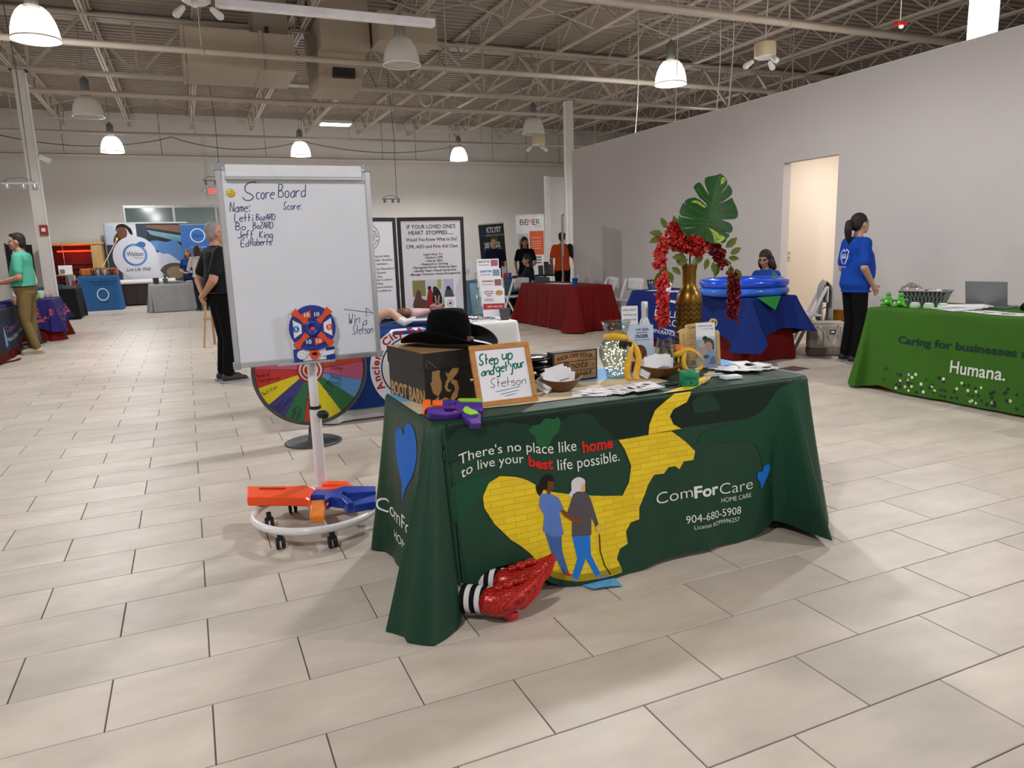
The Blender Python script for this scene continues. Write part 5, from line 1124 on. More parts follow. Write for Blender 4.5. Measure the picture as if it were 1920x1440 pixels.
for k in range(n_):
    a0 = R(174) + 2 * PI * k / n_; a1 = a0 + 2 * PI / n_; am = (a0 + a1) / 2
    WF = lambda x, y, e=0: RX @ V((x, y, .0125 + e))
    sg_ = MB().prism([(0.02 * cos(am), .02 * sin(am))] + [(.39 * cos(a0 + (a1 - a0) * q / 6), .39 * sin(a0 + (a1 - a0) * q / 6)) for q in range(7)], .001, WF).build('wedge', print_mat(wc[k]), pw)
    MB(RX).cap((.40 * cos(a0), .40 * sin(a0), .012), (.40 * cos(a0), .40 * sin(a0), .03), .004, .003, 8).build('peg', m_foot, pw)
    fl_ = cos(am) < -.1
    for li, s_ in enumerate(words[k]):
        if not s_: continue
        d, e = pen(s_, 0, 0, .028, .0028, sp=.6); f = min(1, .2 / max(e, .01))
        def WL(x, y, am=am, f=f, li=li, e=e, fl_=fl_):
            u = (.38 - x * f) if fl_ else (.15 + x * f); vv = (.006 - li * .036 + y)
            if fl_: vv = -vv
            return RX @ V((u * cos(am) - vv * sin(am), u * sin(am) + vv * cos(am), .0142))
        decal('handwriting', d, WL, '221c1c', sg_)
for r_, c_, e in ((.098, 'b3262a', .002), (.084, 'd9d4d4', .003), (.07, 'b3262a', .004), (.056, 'd9d4d4', .005), (.044, 'b3262a', .006)):
    MB(RX).lathe([(0, .012), (r_, .012), (r_, .012 + e), (0, .012 + e)], 32).build('hub_ring', print_mat(c_), pw)
# --- first aid booth
cp, o = simple_cloth('tablecloth', 'white cloth on the first aid class table', (.98, 2.73, 6.06, 6.8), .742, .012, m_whc, corner=.06, flare=.03, amp=.012)
bt_ = thing('blue_throw', 'blue table throw with a round white emblem and red letters', 'cloth', (0, 0, 0)); m_bt = fabric('throw_blue', '0d3270')
def throw(u, v):
    x = 1.0 + 1.28 * u
    if v < .35: return V((x, 6.7 - (6.7 - 6.035) * v / .35, .747))
    h = (v - .35) / .65 * .63; return V((x + .03 * (u - .5) * h, 6.03 - .035 - .10 * h - .012 * sin(x * 16) * h, .747 - h))
MB().sheet(throw, 60, 24).build('throw', m_bt, bt_)
def tF_(e): return lambda x, z: throw((x - 1.0) / 1.28, .35 + .65 * (.747 - z) / .63) + V((0, -.002 - e, 0))
decal('emblem', circ2d(1.67, .42, .355, n=48), tF_(0), 'd6d6da', bt_, .05)
decal('emblem_ring', circ2d(1.67, .42, .262, .25, n=48), tF_(.001), '15294f', bt_, .05)
def arc_text(s_, cx, cz, r, a0, h, bold=.02, inside=False, step=None):
    ds = []; a = a0
    for ch in s_:
        if ch == ' ': a -= h * .55 / r; continue
        vs, fs = text2d(ch, h / .69, bold=bold); w_ = max(p[0] for p in vs) if vs else h * .5
        ds.append(([(cx + (r + y) * cos(a - (x - 0) / r), cz + (r + y) * sin(a - x / r)) for x, y in vs], fs)); a -= (w_ + h * .12) / r
    return join2d(*ds)
decal('lettering', arc_text('Ancient City Education', 1.67, .42, .278, R(212), .062, .03), tF_(.001), 'a01622', bt_, .05)
decal('lettering', arc_text('and Training', 1.67, .42, .278, R(20), .062, .03), tF_(.001), 'a01622', bt_, .05)
tb = thing('trifold_display', 'black framed tabletop display panels about first aid classes', 'display board', (1.82, 6.72, .75))
m_fr = mat('display_frame', '101012', .45); m_face = mat('display_face', 'cfccd2', .5, var=.02)
def tri(ox, oy, rz, w_, h_):
    M_ = Matrix.Translation((ox, oy, 0)) @ Matrix.Rotation(rz, 4, 'Z')
    p = MB(M_).box(.03, w_ - .03, .004, .016, .03, h_ - .03).build('panel_face', m_face, tb)
    for q in ((0, w_, 0, .034), (0, w_, h_ - .034, h_)): MB(M_).box(q[0], q[1], 0, .02, q[2], q[3]).build('frame_bar', m_fr, tb, bevel=.003)
    for q in ((0, .034), (w_ - .034, w_)): MB(M_).box(q[0], q[1], 0, .02, .034, h_ - .034).build('frame_bar', m_fr, tb, bevel=.003)
    return p, (lambda e: (lambda x, y: M_ @ V((x, .0035 - e, y))))
p1, f1 = tri(0.005, 0, 0, .655, .955); p0_, f0_ = tri(-.60, -.15, R(14), .61, .955)
DK = '26222a'
for s_, x0, x1, z, h, b in (("IF YOUR LOVED ONE'S", .09, .57, .85, .036, .014), ('HEART', .105, .25, .795, .036, .014), ('STOPPED......', .275, .55, .795, .034, .018), ('Would You Know What to Do?', .075, .58, .735, .03, .014), ('CPR, AED and First Aid Class', .075, .585, .67, .03, .014), ('Learn How To:', .24, .43, .6, .021, .022), ('- Perform CPR', .24, .43, .57, .021, .022), ('- Use an AED', .25, .425, .54, .021, .022), ('- Respond to Choking', .2, .48, .51, .021, .022), ('- Recognize Stroke Warning Signs', .115, .565, .48, .021, .022), ('- Identify Heart Attack Symptoms', .12, .56, .448, .021, .022), ('- Manage Common Home Emergencies', .085, .6, .416, .021, .022)):
    decal('lettering', fit_text(s_, x0, x1, z, h, bold=b), f1(0), DK, p1)
for s_, x0, x1, z in (('training and safety', .32, .53, .60), ('professionals, families,', .24, .56, .565), ('and members.', .33, .51, .53), ('Why Ancient City Education?', .18, .57, .485), ('Industry Experts', .28, .48, .45), ('Small Class Sizes', .25, .44, .415), ('St. Augustine Location', .24, .54, .385), ('Flexible Scheduling', .22, .44, .352), ('Engaging environment', .25, .54, .318), ('Leave with confidence', .27, .52, .285)):
    decal('lettering', fit_text(s_, x0, x1, z, .02, bold=.012), f0_(0), DK, p0_)
decal('seal', circ2d(.31, .78, .125, .12, n=40), f0_(0), DK, p0_); decal('seal', circ2d(.31, .78, .075, .071, n=40), f0_(0), DK, p0_)
decal('lettering', arc_text('Education and Training', .31, .78, .086, R(160), .026, .01), f0_(0), '7a2030', p0_)
for d, c, e in ((rect2d(.115, .525, .1, .37), 'b9bdc4', 0), (rect2d(.115, .24, .22, .37), '7d7a4a', .0004), (rect2d(.36, .40, .28, .37), '9a9a5c', .0004), (rect2d(.43, .525, .24, .37), 'a3aac4', .0004), (rect2d(.115, .525, .1, .135), '8d2b30', .0006), (poly2d(smooth_poly([(.115, .12), (.13, .2), (.16, .28), (.19, .26), (.2, .2), (.25, .17), (.24, .12)])), '5a3c34', .0008), (poly2d(smooth_poly([(.25, .14), (.26, .24), (.28, .3), (.3, .27), (.32, .2), (.32, .13)])), '8f2022', .001), (poly2d(smooth_poly([(.31, .15), (.31, .24), (.33, .29), (.37, .28), (.4, .2), (.39, .13)])), '1e1c20', .0012), (poly2d(smooth_poly([(.42, .14), (.43, .22), (.45, .28), (.49, .29), (.52, .22), (.52, .13)])), '4a4652', .0012), (circ2d(.335, .285, .022), '2a2524', .0016), (circ2d(.28, .295, .018), '33211c', .0016), (circ2d(.47, .285, .02), '2a1a16', .0016), (poly2d(smooth_poly([(.27, .115), (.3, .14), (.36, .145), (.41, .125), (.37, .105)])), 'c9958c', .002), (poly2d([(.325, .22), (.34, .22), (.35, .13), (.335, .13)]), 'b98a72', .002), (poly2d([(.365, .22), (.378, .22), (.365, .13), (.352, .13)]), 'b98a72', .002)):
    decal('photo', d, f1(e + .0004), c, p1)
m_skin = mat('manikin_peach', 'c79a7f', .5); m_sock = fabric('sock_white', 'd3d1cf')
mk = thing('infant_manikin', 'peach training manikin with bent legs in white socks', 'manikin', (1.44, 6.25, .752), R(-8))
mb = MB(); mb.ell((-.06, 0, .07), (.13, .10, .085), 16); mb.cap((.02, -.02, .09), (.14, -.03, .13), .045, .038); mb.cap((.14, -.03, .13), (.22, -.05, .05), .036, .028); mb.cap((.03, .07, .09), (.16, .08, .12), .042, .036); mb.cap((.16, .08, .12), (.26, .07, .05), .034, .026)
mb.build('manikin_body', m_skin, mk, remesh=.008, smooth=4)
MB().cap((.21, -.048, .06), (.25, -.06, .03), .032, .03).cap((.25, -.06, .03), (.32, -.07, .05), .028, .018).build('sock', m_sock, mk, remesh=.007); MB().cap((.25, .07, .055), (.29, .066, .03), .03, .026).cap((.29, .066, .03), (.36, .06, .06), .025, .016).build('sock', m_sock, mk, remesh=.007)
MB().ell((.0, .03, .125), (.07, .07, .03), 12).build('diaper', m_sock, mk)
mk = thing('infant_manikin', 'brown faced training manikin in a pink suit behind the peach one', 'manikin', (1.78, 6.5, .752), R(5))
MB().ell((0, 0, .085), (.075, .065, .05), 16).build('head', mat('manikin_brown', '6d4226', .5), mk); MB().cap((.1, .0, .06), (.3, .02, .05), .07, .06).cap((.12, -.05, .07), (.22, -.09, .1), .03, .025).cap((.26, .0, .06), (.36, -.06, .03), .04, .03).build('pink_suit', fabric('pink_suit', 'c6a3a5'), mk, remesh=.009); MB().ell((.23, -.1, .105), .022).build('hand', mat('manikin_brown', '6d4226', .5), mk)
ae = thing('aed_trainer', 'blue and white box between the manikin socks and the hat', 'box', (1.85, 6.22, .752), R(-12))
MB().box(-.1, .12, -.07, .07, 0, .035).build('case', mat('case_blue', '14244f', .5), ae, bevel=.008); MB().box(-.095, .115, -.065, .065, .035, .05).build('lid', mat('case_white', 'ced3dc', .4), ae, bevel=.006)
si = thing('tent_card', 'small white tent card with an emblem before the display panel', 'card', (2.24, 6.52, .752), R(-15))
MB(Matrix.Rotation(R(-8), 4, 'X')).box(-.055, .055, 0, .002, 0, .21).build('card', m_env, si); sF2 = lambda x, y: Matrix.Rotation(R(-8), 3, 'X') @ V((x, -.001, y))
decal('emblem', circ2d(0, .15, .032, .028, n=24), sF2, '5a4a50', si); decal('emblem', poly2d(smooth_poly([(-.015, .15), (0, .135), (.015, .15), (0, .165)])), sF2, '8d2b30', si)
for z in (.1, .088, .05, .04): decal('text_line', rect2d(-.035, .035, z, z + .004), sF2, '77727a', si)
rk = thing('literature_rack', 'wire rack of first aid flyers in four tiers', 'literature rack', (2.6, 6.4, .752), R(-20))
m_chr = mat('chrome_wire', 'a0a3a6', .25, .9)
for s in (-.13, .13): MB().tube([(s, -.1, .0), (s, -.06, .1), (s, .12, .42), (s, .16, .0)], .004, 6).build('rack_wire', m_chr, rk)
for k in range(4): MB().tube([(-.13, -.1 + .055 * k, .02 + .085 * k), (.13, -.1 + .055 * k, .02 + .085 * k)], .004, 6).build('rack_wire', m_chr, rk)
fcol = (('b53038', 'd8a24a'), ('d8d3d8', '8d5a60'), ('3a62a8', '7a8aa8'), ('5d7590', '9a5a72'))
for k in range(4):
    y, z = -.105 + .06 * k, .015 + .09 * k; M_ = Matrix.Translation((.012 * (3 - k) - .01, y, z)) @ Matrix.Rotation(R(-14), 4, 'X')
    fl_ = thing('flyer', ('frontmost flyer with a dark red band in the wire rack', 'second tier flyer in the wire rack', 'third tier flyer with blue heading in the wire rack', 'rearmost flyer in the wire rack')[k], 'flyer', (2.6, 6.4, .752), R(-20), 'flyers in the wire rack')
    s_ = MB(M_).box(-.105, .105, 0, .002, 0, .27).build('paper', m_env, fl_)
    fF = lambda x, y_, M_=M_: M_ @ V((x, -.0008, y_))
    if k == 0:
        decal('band', rect2d(-.1, .1, .07, .125), fF, 'a8303a', s_); decal('lettering', fit_text('FIRST AID CPR', -.06, .08, .09, .014, bold=.02), lambda x, y_, M_=M_: M_ @ V((x, -.0014, y_)), 'e6dada', s_)
        for q, (t_, z_) in enumerate((('HEARTSAVER', .235), ('CPR AND FIRST', .215), ('AID', .195))): decal('lettering', fit_text(t_, -.085 + .02 * (q == 2), .0 - .02 * (q == 2), z_, .012, bold=.02), fF, '8d2b30', s_)
        decal('photo', circ2d(.055, .225, .035, ry=.025), fF, 'b58a52', s_); decal('text_line', rect2d(-.09, .0, .15, .156), fF, '9a6a6e', s_); decal('text_line', rect2d(-.09, .0, .165, .171), fF, '9a6a6e', s_)
    else:
        decal('lettering', fit_text(('', 'TRAINING', 'SAFESITTER', 'BABYSITTER')[k], -.09, .02, .235, .018, bold=.03), fF, fcol[k][0] if k > 1 else '8d4048', s_); decal('photo', rect2d(.03, .095, .2, .26), fF, fcol[k][1], s_)
        decal('text_line', rect2d(-.09, .01, .21, .216), fF, '8a8a96', s_)
random.seed(8)
for k in range(11):
    t = thing('keychain', 'black and silver key chain in the loose pile by the hat', 'keychain', (2.30 + random.uniform(-.14, .2), 6.28 + random.uniform(-.05, .07), .752 + .006 * k * .6), random.uniform(0, 3), 'pile of key chains')
    MB().tube([(.05 * cos(R(a)) - .05, .018 * sin(R(a)), .004 + .012 * sin(R(a * 1.5)) ** 2) for a in range(0, 361, 30)], .005, 6, flat=.5).build('strap', mat('strap_black', '1b1b1d', .5), t)
    MB().tube([(.0, 0, .006), (.05, .01, .01), (.07, -.01, .006)], .006, 6).build('clasp', m_chr, t)
bu = thing('grey_bucket', 'small dark grey bucket at the table corner', 'bucket', (2.655, 6.2, .745))
bp_ = [(.045, 0), (.062, .10), (.066, .102), (.064, .105), (.058, .1), (.042, .006), (0, .006)]
MB().lathe(bp_, 4).build('bucket_body', mat('bucket_grey', '4a4a4c', .6), bu, bevel=.004).rotation_euler = (0, 0, R(40))

# --- red table with a blue cup
rc_, o = simple_cloth('tablecloth', 'deep red cloth on the empty table by the partition', (5.72, 6.42, 10.42, 12.55), .745, .02, m_red, nu=320, corner=.14, flare=.08, amp=.035, freq=16)
t = thing('blue_cup', 'small blue cup on the red covered table', 'cup', (5.95, 10.85, .747)); MB().lathe([(.035, 0), (.05, .11), (.055, .112), (.05, .115), (.032, .01), (0, .01)], 20).build('cup_body', mat('cup_blue', '0f4fae', .4), t)
t = thing('paper_sheet', 'white sheet of paper lying on the red covered table', 'paper', (6.0, 11.5, .747), R(10)); MB().box(-.1, .12, -.3, .3, 0, .002).build('sheet', m_env, t)
# --- folding chairs
m_res = mat('white_resin', 'cfcdd0', .45, var=.02)
def chair_parts(t, folded=False):
    for s in (-1, 1):
        MB().bar((s * .2, -.02 if folded else -.2, 0), (s * .2, .02 if folded else .16, .8), .03, .04).build('back_leg', m_res, t, bevel=.006)
        MB().bar((s * .17, .05 if folded else .22, 0), (s * .17, .0 if folded else -.12, .46), .028, .035).build('front_leg', m_res, t, bevel=.006)
    y = .02 if folded else .15
    def bk(u, v): return V((-.2 + .4 * u, y + .03 - .035 * sin(PI * u), .6 + .2 * v + .02 * sin(PI * u) * v))
    MB().sheet(bk, 12, 4).build('backrest', m_res, t, thick=.014)
    if folded: MB().box(-.16, .16, -.03, -.01, .2, .58).build('seat', m_res, t, bevel=.01)
    else: MB().box(-.19, .19, -.22, .16, .43, .455).build('seat', m_res, t, bevel=.012)
def fchair(loc, rz, label): t = thing('folding_chair', label, 'chair', loc, rz, 'white folding chairs'); chair_parts(t); return t
ch0 = fchair((6.95, 10.75, 0), R(-75), 'white folding chair behind the near end of the red table')
for loc, rz, lb in (((6.95, 11.55, 0), R(-95), 'white folding chair behind the middle of the red table'), ((7.35, 13.55, 0), R(-120), 'white folding chair by the upright banner edge'), ((5.95, 13.3, 0), R(-160), 'white folding chair beside the crouching woman')): dup(ch0, loc, rz, lb)
# --- blue over red table
rc2, o = simple_cloth('tablecloth', 'red under cloth of the blue covered table', (5.8, 6.45, 6.52, 8.8), .738, .01, m_red, nu=320, corner=.05, flare=.035, amp=.012, freq=12)
def ext_blue(t, v): return .0
bc_ = Cloth(5.765, 6.49, 6.45, 8.86, .748, .12, flare=.09, amp=.03, freq=12, corner=.14, lift=lambda t: .01 + .26 * math.exp(-((t - .45) / .5) ** 2) + .2 * math.exp(-((t - 5.75) / .3) ** 2), seed=.9)
o = bc_.mesh(320, 16).build('tablecloth', m_navy); tag(o, 'royal blue cloth with white lettering over the red one', 'tablecloth')
bF_ = bc_.side_l(.003); bF2 = lambda x, z: bF_(-x, z)
for s_, x0, x1, z, h in (('THE', -8.22, -7.98, .545, .06), ('BAILEY', -8.22, -7.55, .43, .085), ('GROUP', -8.08, -7.42, .32, .085), ('INSURANCE SERVICES', -8.2, -7.3, .2, .05)): decal('lettering', fit_text(s_, x0, x1, z, h), bF2, 'cfd2da', o, .08)
decal('swoosh', poly2d(smooth_poly([(-8.18, .625), (-7.9, .66), (-7.6, .61), (-7.45, .54), (-7.6, .58), (-7.9, .63)])), bF2, 'c9ccd6', o, .08); decal('swoosh', poly2d(smooth_poly([(-8.05, .285), (-7.8, .25), (-7.5, .27), (-7.8, .265)])), bF2, 'c9ccd6', o, .08)
t = thing('wire_basket', 'black wire basket of blue favours on the blue table', 'basket', (5.98, 8.62, .75))
MB().lathe([(.09, .13), (.095, .135), (.09, .14), (.085, .135)], 24, closed=True).build('rim', mat('wire_black', '151517', .5), t)
for k in range(14):
    a = 2 * PI * k / 14; MB().tube([(.06 * cos(a), .06 * sin(a), .004), (.075 * cos(a + .2), .075 * sin(a + .2), .06), (.09 * cos(a), .09 * sin(a), .135)], .006, 5).build('wire', mat('wire_black', '151517', .5), t)
MB().lathe([(.055, .003), (.07, .05), (.05, .075), (0, .08)], 20).build('favours', mat('favour_blue', '1b4fb4', .5), t)
t = thing('pen_cup', 'white cup of black pens on the blue table', 'pen cup', (6.0, 8.3, .75)); MB().lathe([(.035, 0), (.05, .12), (.046, .12), (.03, .01), (0, .01)], 20).build('cup_body', m_env, t)
for k in range(9): MB().tube([(.02 * cos(k), .02 * sin(k), .03), (.04 * cos(k * 1.3), .04 * sin(k * 1.3), .175)], .006, 6).build('pen', mat('strap_black', '1b1b1d', .5), t)
t = thing('blue_pompom', 'small fuzzy blue pompom beside the pen cup', 'pompom', (6.1, 8.42, .75)); random.seed(2); mb = MB().ell((0, 0, .045), .03)
for k in range(60): d = V((random.gauss(0, 1), random.gauss(0, 1), random.gauss(0, 1))).normalized(); mb.tube([V((0, 0, .045)) + d * .02, V((0, 0, .045)) + d * .045], .003, 4)
mb.build('fluff', mat('favour_navy', '1c3577', .7), t)
for k, (x, y, rz) in enumerate(((5.93, 8.45, 20), (5.95, 8.1, -15), (5.98, 7.85, 10), (6.1, 7.6, 40))): sheet_thing((x, y, .751 + .001 * k), R(rz), .2, .28, ('leaflet', 'second leaflet', 'third leaflet', 'fourth leaflet')[k] + ' from the far end of the blue table', 'leaflets on the blue table', pics=1)
m_pool = mat('pool_vinyl', '0f45c0', .18, var=.12, scale=5, coat=.5)
for k, lb in enumerate(('lower inflatable blue ring under the other ring', 'upper inflatable blue ring with green fronds')):
    t = thing('inflatable_ring', lb, 'inflatable ring', (6.12, 6.95, .752 + .098 * k), 0, 'stacked inflatable rings')
    MB().tube([(.47 * cos(R(a)), .47 * sin(R(a)), .052) for a in range(0, 360, 8)], .052, 14, closed=True).build('ring_tube', m_pool if k else mat('pool_vinyl_pale', '2a5cb8', .2, var=.35, scale=7), t)
    MB().lathe([(.44, .02), (.0, .015)], 32).build('ring_floor', m_pool, t)
t = thing('green_frond', 'lime green frond sticking out of the ring by the doorway', 'frond', (6.15, 6.55, .84))
for k in range(3): MB().add([(0, 0, 0), (.012, -.03 - .02 * k, .1), (.0, -.06 - .03 * k, .21 - .02 * k), (-.012, -.03 - .02 * k, .1)], [(0, 1, 2, 3)]).build('blade', mat('frond_lime', '6cb83a', .5), t, thick=.002)
t = thing('green_napkin', 'green napkin hanging over the corner of the blue table', 'napkin', (5.76, 6.47, .756)); m_nap = fabric('napkin_green', '22752f')
MB().add([(-.0, .95, .0), (.05, .3, .0), (.35, .05, 0), (.3, .9, 0)], [(0, 1, 2, 3)]).build('napkin_top', m_nap, t, thick=.003)
MB().add([(.1, -.035, -.0), (.45, -.04, .0), (.3, -.12, -.15)], [(0, 1, 2)]).build('napkin_drop', m_nap, t, thick=.003)
# --- chair with jacket, cooler bag, yellow bag by the doorway
t = thing('folding_chair', 'white folding chair hung with a grey jacket beside the doorway', 'chair', (7.2, 6.95, 0), R(-128), 'white folding chairs'); chair_parts(t)
j = thing('grey_jacket', 'pale grey jacket draped over the chair by the doorway', 'jacket', (7.2, 6.95, 0), R(-128)); m_jk = fabric('jacket_grey', 'a39f98')
def jk(u, v):
    a = v * 2 - 1; s = abs(a); z = .86 - .5 * s ** 1.3; return V((-.17 + .36 * u, .16 + (.07 if a > 0 else -.05) * (s > .05) * min(1, s * 4) + .02 * sin(u * 22) * s, z + .01 * sin(u * 9)))
MB().sheet(jk, 40, 20).build('jacket_body', m_jk, j, thick=.012)
ck = thing('cooler_bag', 'beige cooler tote bag with white straps on the floor', 'bag', (6.97, 6.47, 0), R(-38))
m_cb = mat('cooler_beige', 'a39a8d', .7, var=.06); MB().box(-.2, .2, -.13, .13, .09, .39).build('bag_body', m_cb, ck, bevel=.03); MB().box(-.205, .205, -.135, .135, 0, .1).build('bag_base', mat('cooler_base', '6b5d52', .7), ck, bevel=.03)
MB().box(-.19, .19, -.12, .12, .385, .405).build('lid', mat('cooler_lid', 'b5ada2', .6), ck, bevel=.012); m_st = mat('strap_cream', 'b9b4a9', .7)
for s in (-1, 1): MB().tube([(-.12, s * .135, .12), (-.12, s * .14, .38), (-.05, s * .2, .32), (.0, s * .23, .16), (.07, s * .2, .14), (.12, s * .14, .37), (.12, s * .135, .12)], .017, 8, flat=.35).build('strap', m_st, ck)
MB().box(-.11, -.05, -.15, -.13, .14, .36).build('buckle_strap', m_st, ck, bevel=.004); MB().box(.03, .09, -.142, -.13, .27, .32).build('logo_patch', mat('patch_dark', '33353a', .5), ck); MB().box(.042, .078, -.1435, -.142, .285, .305).build('logo_bar', m_env, ck)
yb = thing('yellow_bag', 'mustard yellow bag leaning against the partition', 'bag', (7.76, 7.02, 0), R(15)); m_yb = fabric('mustard', '8a5c0c', var=.3, scale=12)
MB().loft([(0, 0, .0, .15, .17), (0, 0, .02, .16, .2), (.01, 0, .2, .14, .19), (.03, .01, .36, .09, .17), (.04, .01, .44, .04, .15), (.045, .01, .46, .01, .13)], 20).build('bag_body', m_yb, yb, remesh=.012)
MB().tube([(.03, .12, .44), (-.02, .15, .49), (-.03, .2, .46)], .008, 6).build('tie', mat('strap_black', '1b1b1d', .5), yb)
t = thing('floor_outlet', 'dark square floor outlet plate before the blue table', 'floor plate', (5.95, 5.93, 0), R(8)); MB().box(-.13, .13, -.11, .11, .0, .004).build('plate', mat('plate_bronze', '57484a', .5), t, bevel=.002)
# --- long green table at the right
rc3, o = simple_cloth('tablecloth', 'red under cloth showing at the end of the long green table', (5.79, 6.6, 2.5, 4.82), .738, .004, m_red, nu=240, corner=.02, flare=.012, amp=.004, extra=lambda t, v: .20 * v * math.exp(-((t - 3.76) / .12) ** 2))
gc_ = Cloth(5.735, 6.65, 2.46, 4.86, .748, .02, flare=.045, amp=.02, freq=8, corner=.09, lift=lambda t: (.20 * math.exp(-((t - 3.62) / .22) ** 2) + .03 * math.exp(-((t - 4.4) / .12) ** 2)), seed=2.2)
gco = gc_.mesh(360, 18).build('tablecloth', m_lime); tag(gco, 'leaf green cloth with company lettering and coloured dots', 'tablecloth')
gF_ = gc_.side_l(.003); gF2 = lambda x, z: gF_(-x, z); gF3 = lambda x, z: gc_.side_l(.002)(-x, z)
decal('lettering', fit_text('Caring for businesses and employees', -4.49, -2.72, .455, .062, bold=.026), gF2, '12302c', gco, .08)
decal('lettering', fit_text('Humana.', -3.99, -3.53, .262, .10, bold=.012), gF2, 'd3d6d0', gco, .06)
random.seed(77); dc = {'d8dccb': [], '1d3a52': [], '2a1f35': [], '17352a': [], 'c4cf9a': []}
for k in range(150):
    x = -4.62 + 2.1 * random.random(); z = .05 + .16 * random.random() ** 1.4
    dc[random.choice(list(dc))].append(circ2d(x, z, random.uniform(.011, .015), n=9))
for c_, l_ in dc.items(): decal('printed_dots', join2d(*l_), gF3, c_, gco)['kind'] = 'stuff'
m_frog = mat('toy_green', '3f9a1c', .3, coat=.3)
for k, (x, y) in enumerate(((5.98, 4.83), (5.96, 4.68))):
    t = thing('toy_figure', ('leftmost small lime green toy figure on the long green table', 'small lime green toy figure with raised arms nearest the basket')[k], 'toy', (x, y, .75), R(-60), 'green toy figures')
    MB().ell((0, 0, .03), (.045, .04, .03)).ell((0, 0, .06), (.03, .028, .04)).ell((0, 0, .105), (.025, .024, .026)).cap((-.03, 0, .06), (-.06, -.02, .05 if k == 0 else .065), .011, .01).cap((.03, 0, .06), (.06, -.02, .05 if k == 0 else .065), .011, .01).cap((-.03, -.02, .015), (-.05, -.055, .012), .013, .012).cap((.03, -.02, .015), (.05, -.055, .012), .013, .012).build('toy_body', m_frog, t, remesh=.005, smooth=3)
bs = thing('lattice_basket', 'grey lattice basket with clear wrapped favours', 'basket', (6.28, 4.68, .75), R(-68)); m_lat = mat('basket_grey', '8d9292', .6)
def bsk(u, v, e=0):
    a = u * 4; i = int(a) % 4; f = a - int(a); c = [(-.2, -.11), (.2, -.11), (.2, .11), (-.2, .11)]; k = .74 + .26 * v
    p, q = c[i], c[(i + 1) % 4]; return V(((p[0] + (q[0] - p[0]) * f) * k * (1 + e), (p[1] + (q[1] - p[1]) * f) * k * (1 + e), .002 + .13 * v))
mb = MB().sheet(lambda u, v: bsk(min(u, .99999), v), 40, 3, smooth=False, closed_u=True); mb.f.append(tuple(range(40))[::-1]); mb.sm.append(False); mb.mi.append(0); mb.build('liner', mat('basket_liner', '2f3435', .7), bs, thick=.003)
for k in range(44):
    for s in (-1, 1): MB().tube([bsk(((k + s * q * 1.2) / 44) % .99999, q, .02) for q in (0, .5, 1)], .0028, 4).build('lattice_strip', m_lat, bs)
MB().tube([bsk(k / 48 if k < 48 else .9999, 1, .02) for k in range(48)], .006, 6, closed=True).build('rim', m_lat, bs)
random.seed(6)
MB().ell((-.12, .0, .14), (.1, .09, .05)).ell((-.13, .02, .165), (.05, .05, .04)).build('wrapped_favours', clear('film', 'efe6e4', .2, .8), bs); MB().ell((-.1, 0, .125), (.1, .085, .03)).build('favour_fill', mat('favour_pink', 'c9aaa6', .5), bs)
MB().ell((.06, -.02, .12), (.05, .06, .02)).ell((.1, .04, .125), (.03, .03, .02)).build('favour_fill', mat('favour_white', 'cfcac8', .5), bs)
for k, (x, y) in enumerate(((5.98, 4.55), (6.0, 4.43), (6.05, 4.33))):
    t = thing('small_pot', ('first', 'second', 'third')[k] + ' small clear topped pot from the toy figures', 'pot', (x, y, .75), 0, 'small pots on the long green table'); MB().lathe([(.04, 0), (.045, .03), (.04, .035), (0, .037)], 20).build('pot_body', mat('pot_pale', 'a9c4a0', .3), t); MB().lathe([(.03, .037), (.034, .045), (0, .048)], 20).build('pot_lid', m_env, t)
for k in range(6): sheet_thing((6.02 + .02 * k, 4.2 - .012 * k, .751 + .006 * k), R(-20 + 14 * k), .22, .30, ('lowest', 'second lowest', 'third lowest', 'third highest', 'second highest', 'top')[k] + ' white booklet of the loose pile on the long green table', 'booklet pile', pics=0, th=.005)
for k, (x, y, rz) in enumerate(((6.0, 3.95, -12), (5.95, 3.68, 4), (6.0, 3.42, -6))): sheet_thing((x, y, .751), R(rz), .22, .28, ('leaflet nearest the booklet pile before the laptop', 'middle leaflet before the laptop', 'rightmost leaflet before the laptop')[k], 'leaflets before the laptop', pics=2)
lp_ = thing('laptop', 'open dark grey laptop seen from behind on the green table', 'laptop', (6.32, 4.13, .75), R(-78)); m_lp = mat('laptop_grey', '7b7d7f', .4, .3, var=.03)
MB().box(-.165, .165, .0, .23, .0, .016).build('base', m_lp, lp_, bevel=.004); MB(Matrix.Translation((0, .005, .012)) @ Matrix.Rotation(R(12), 4, 'X')).box(-.165, .165, -.004, .004, 0, .225).build('screen_lid', m_lp, lp_, bevel=.004)
MB().box(-.14, .14, .06, .14, .016, .0175).build('keyboard', mat('key_black', '17181a', .6), lp_)
bb = thing('black_bag', 'black bag slumped at the right edge of the green table', 'bag', (6.4, 3.66, .75), R(-70)); MB().loft([(0, 0, 0, .2, .1), (0, 0, .03, .21, .11), (.03, 0, .12, .16, .09), (.06, 0, .19, .1, .07), (.09, 0, .24, .05, .04)], 20).build('bag_body', fabric('bag_black', '0e0e10'), bb, remesh=.012)
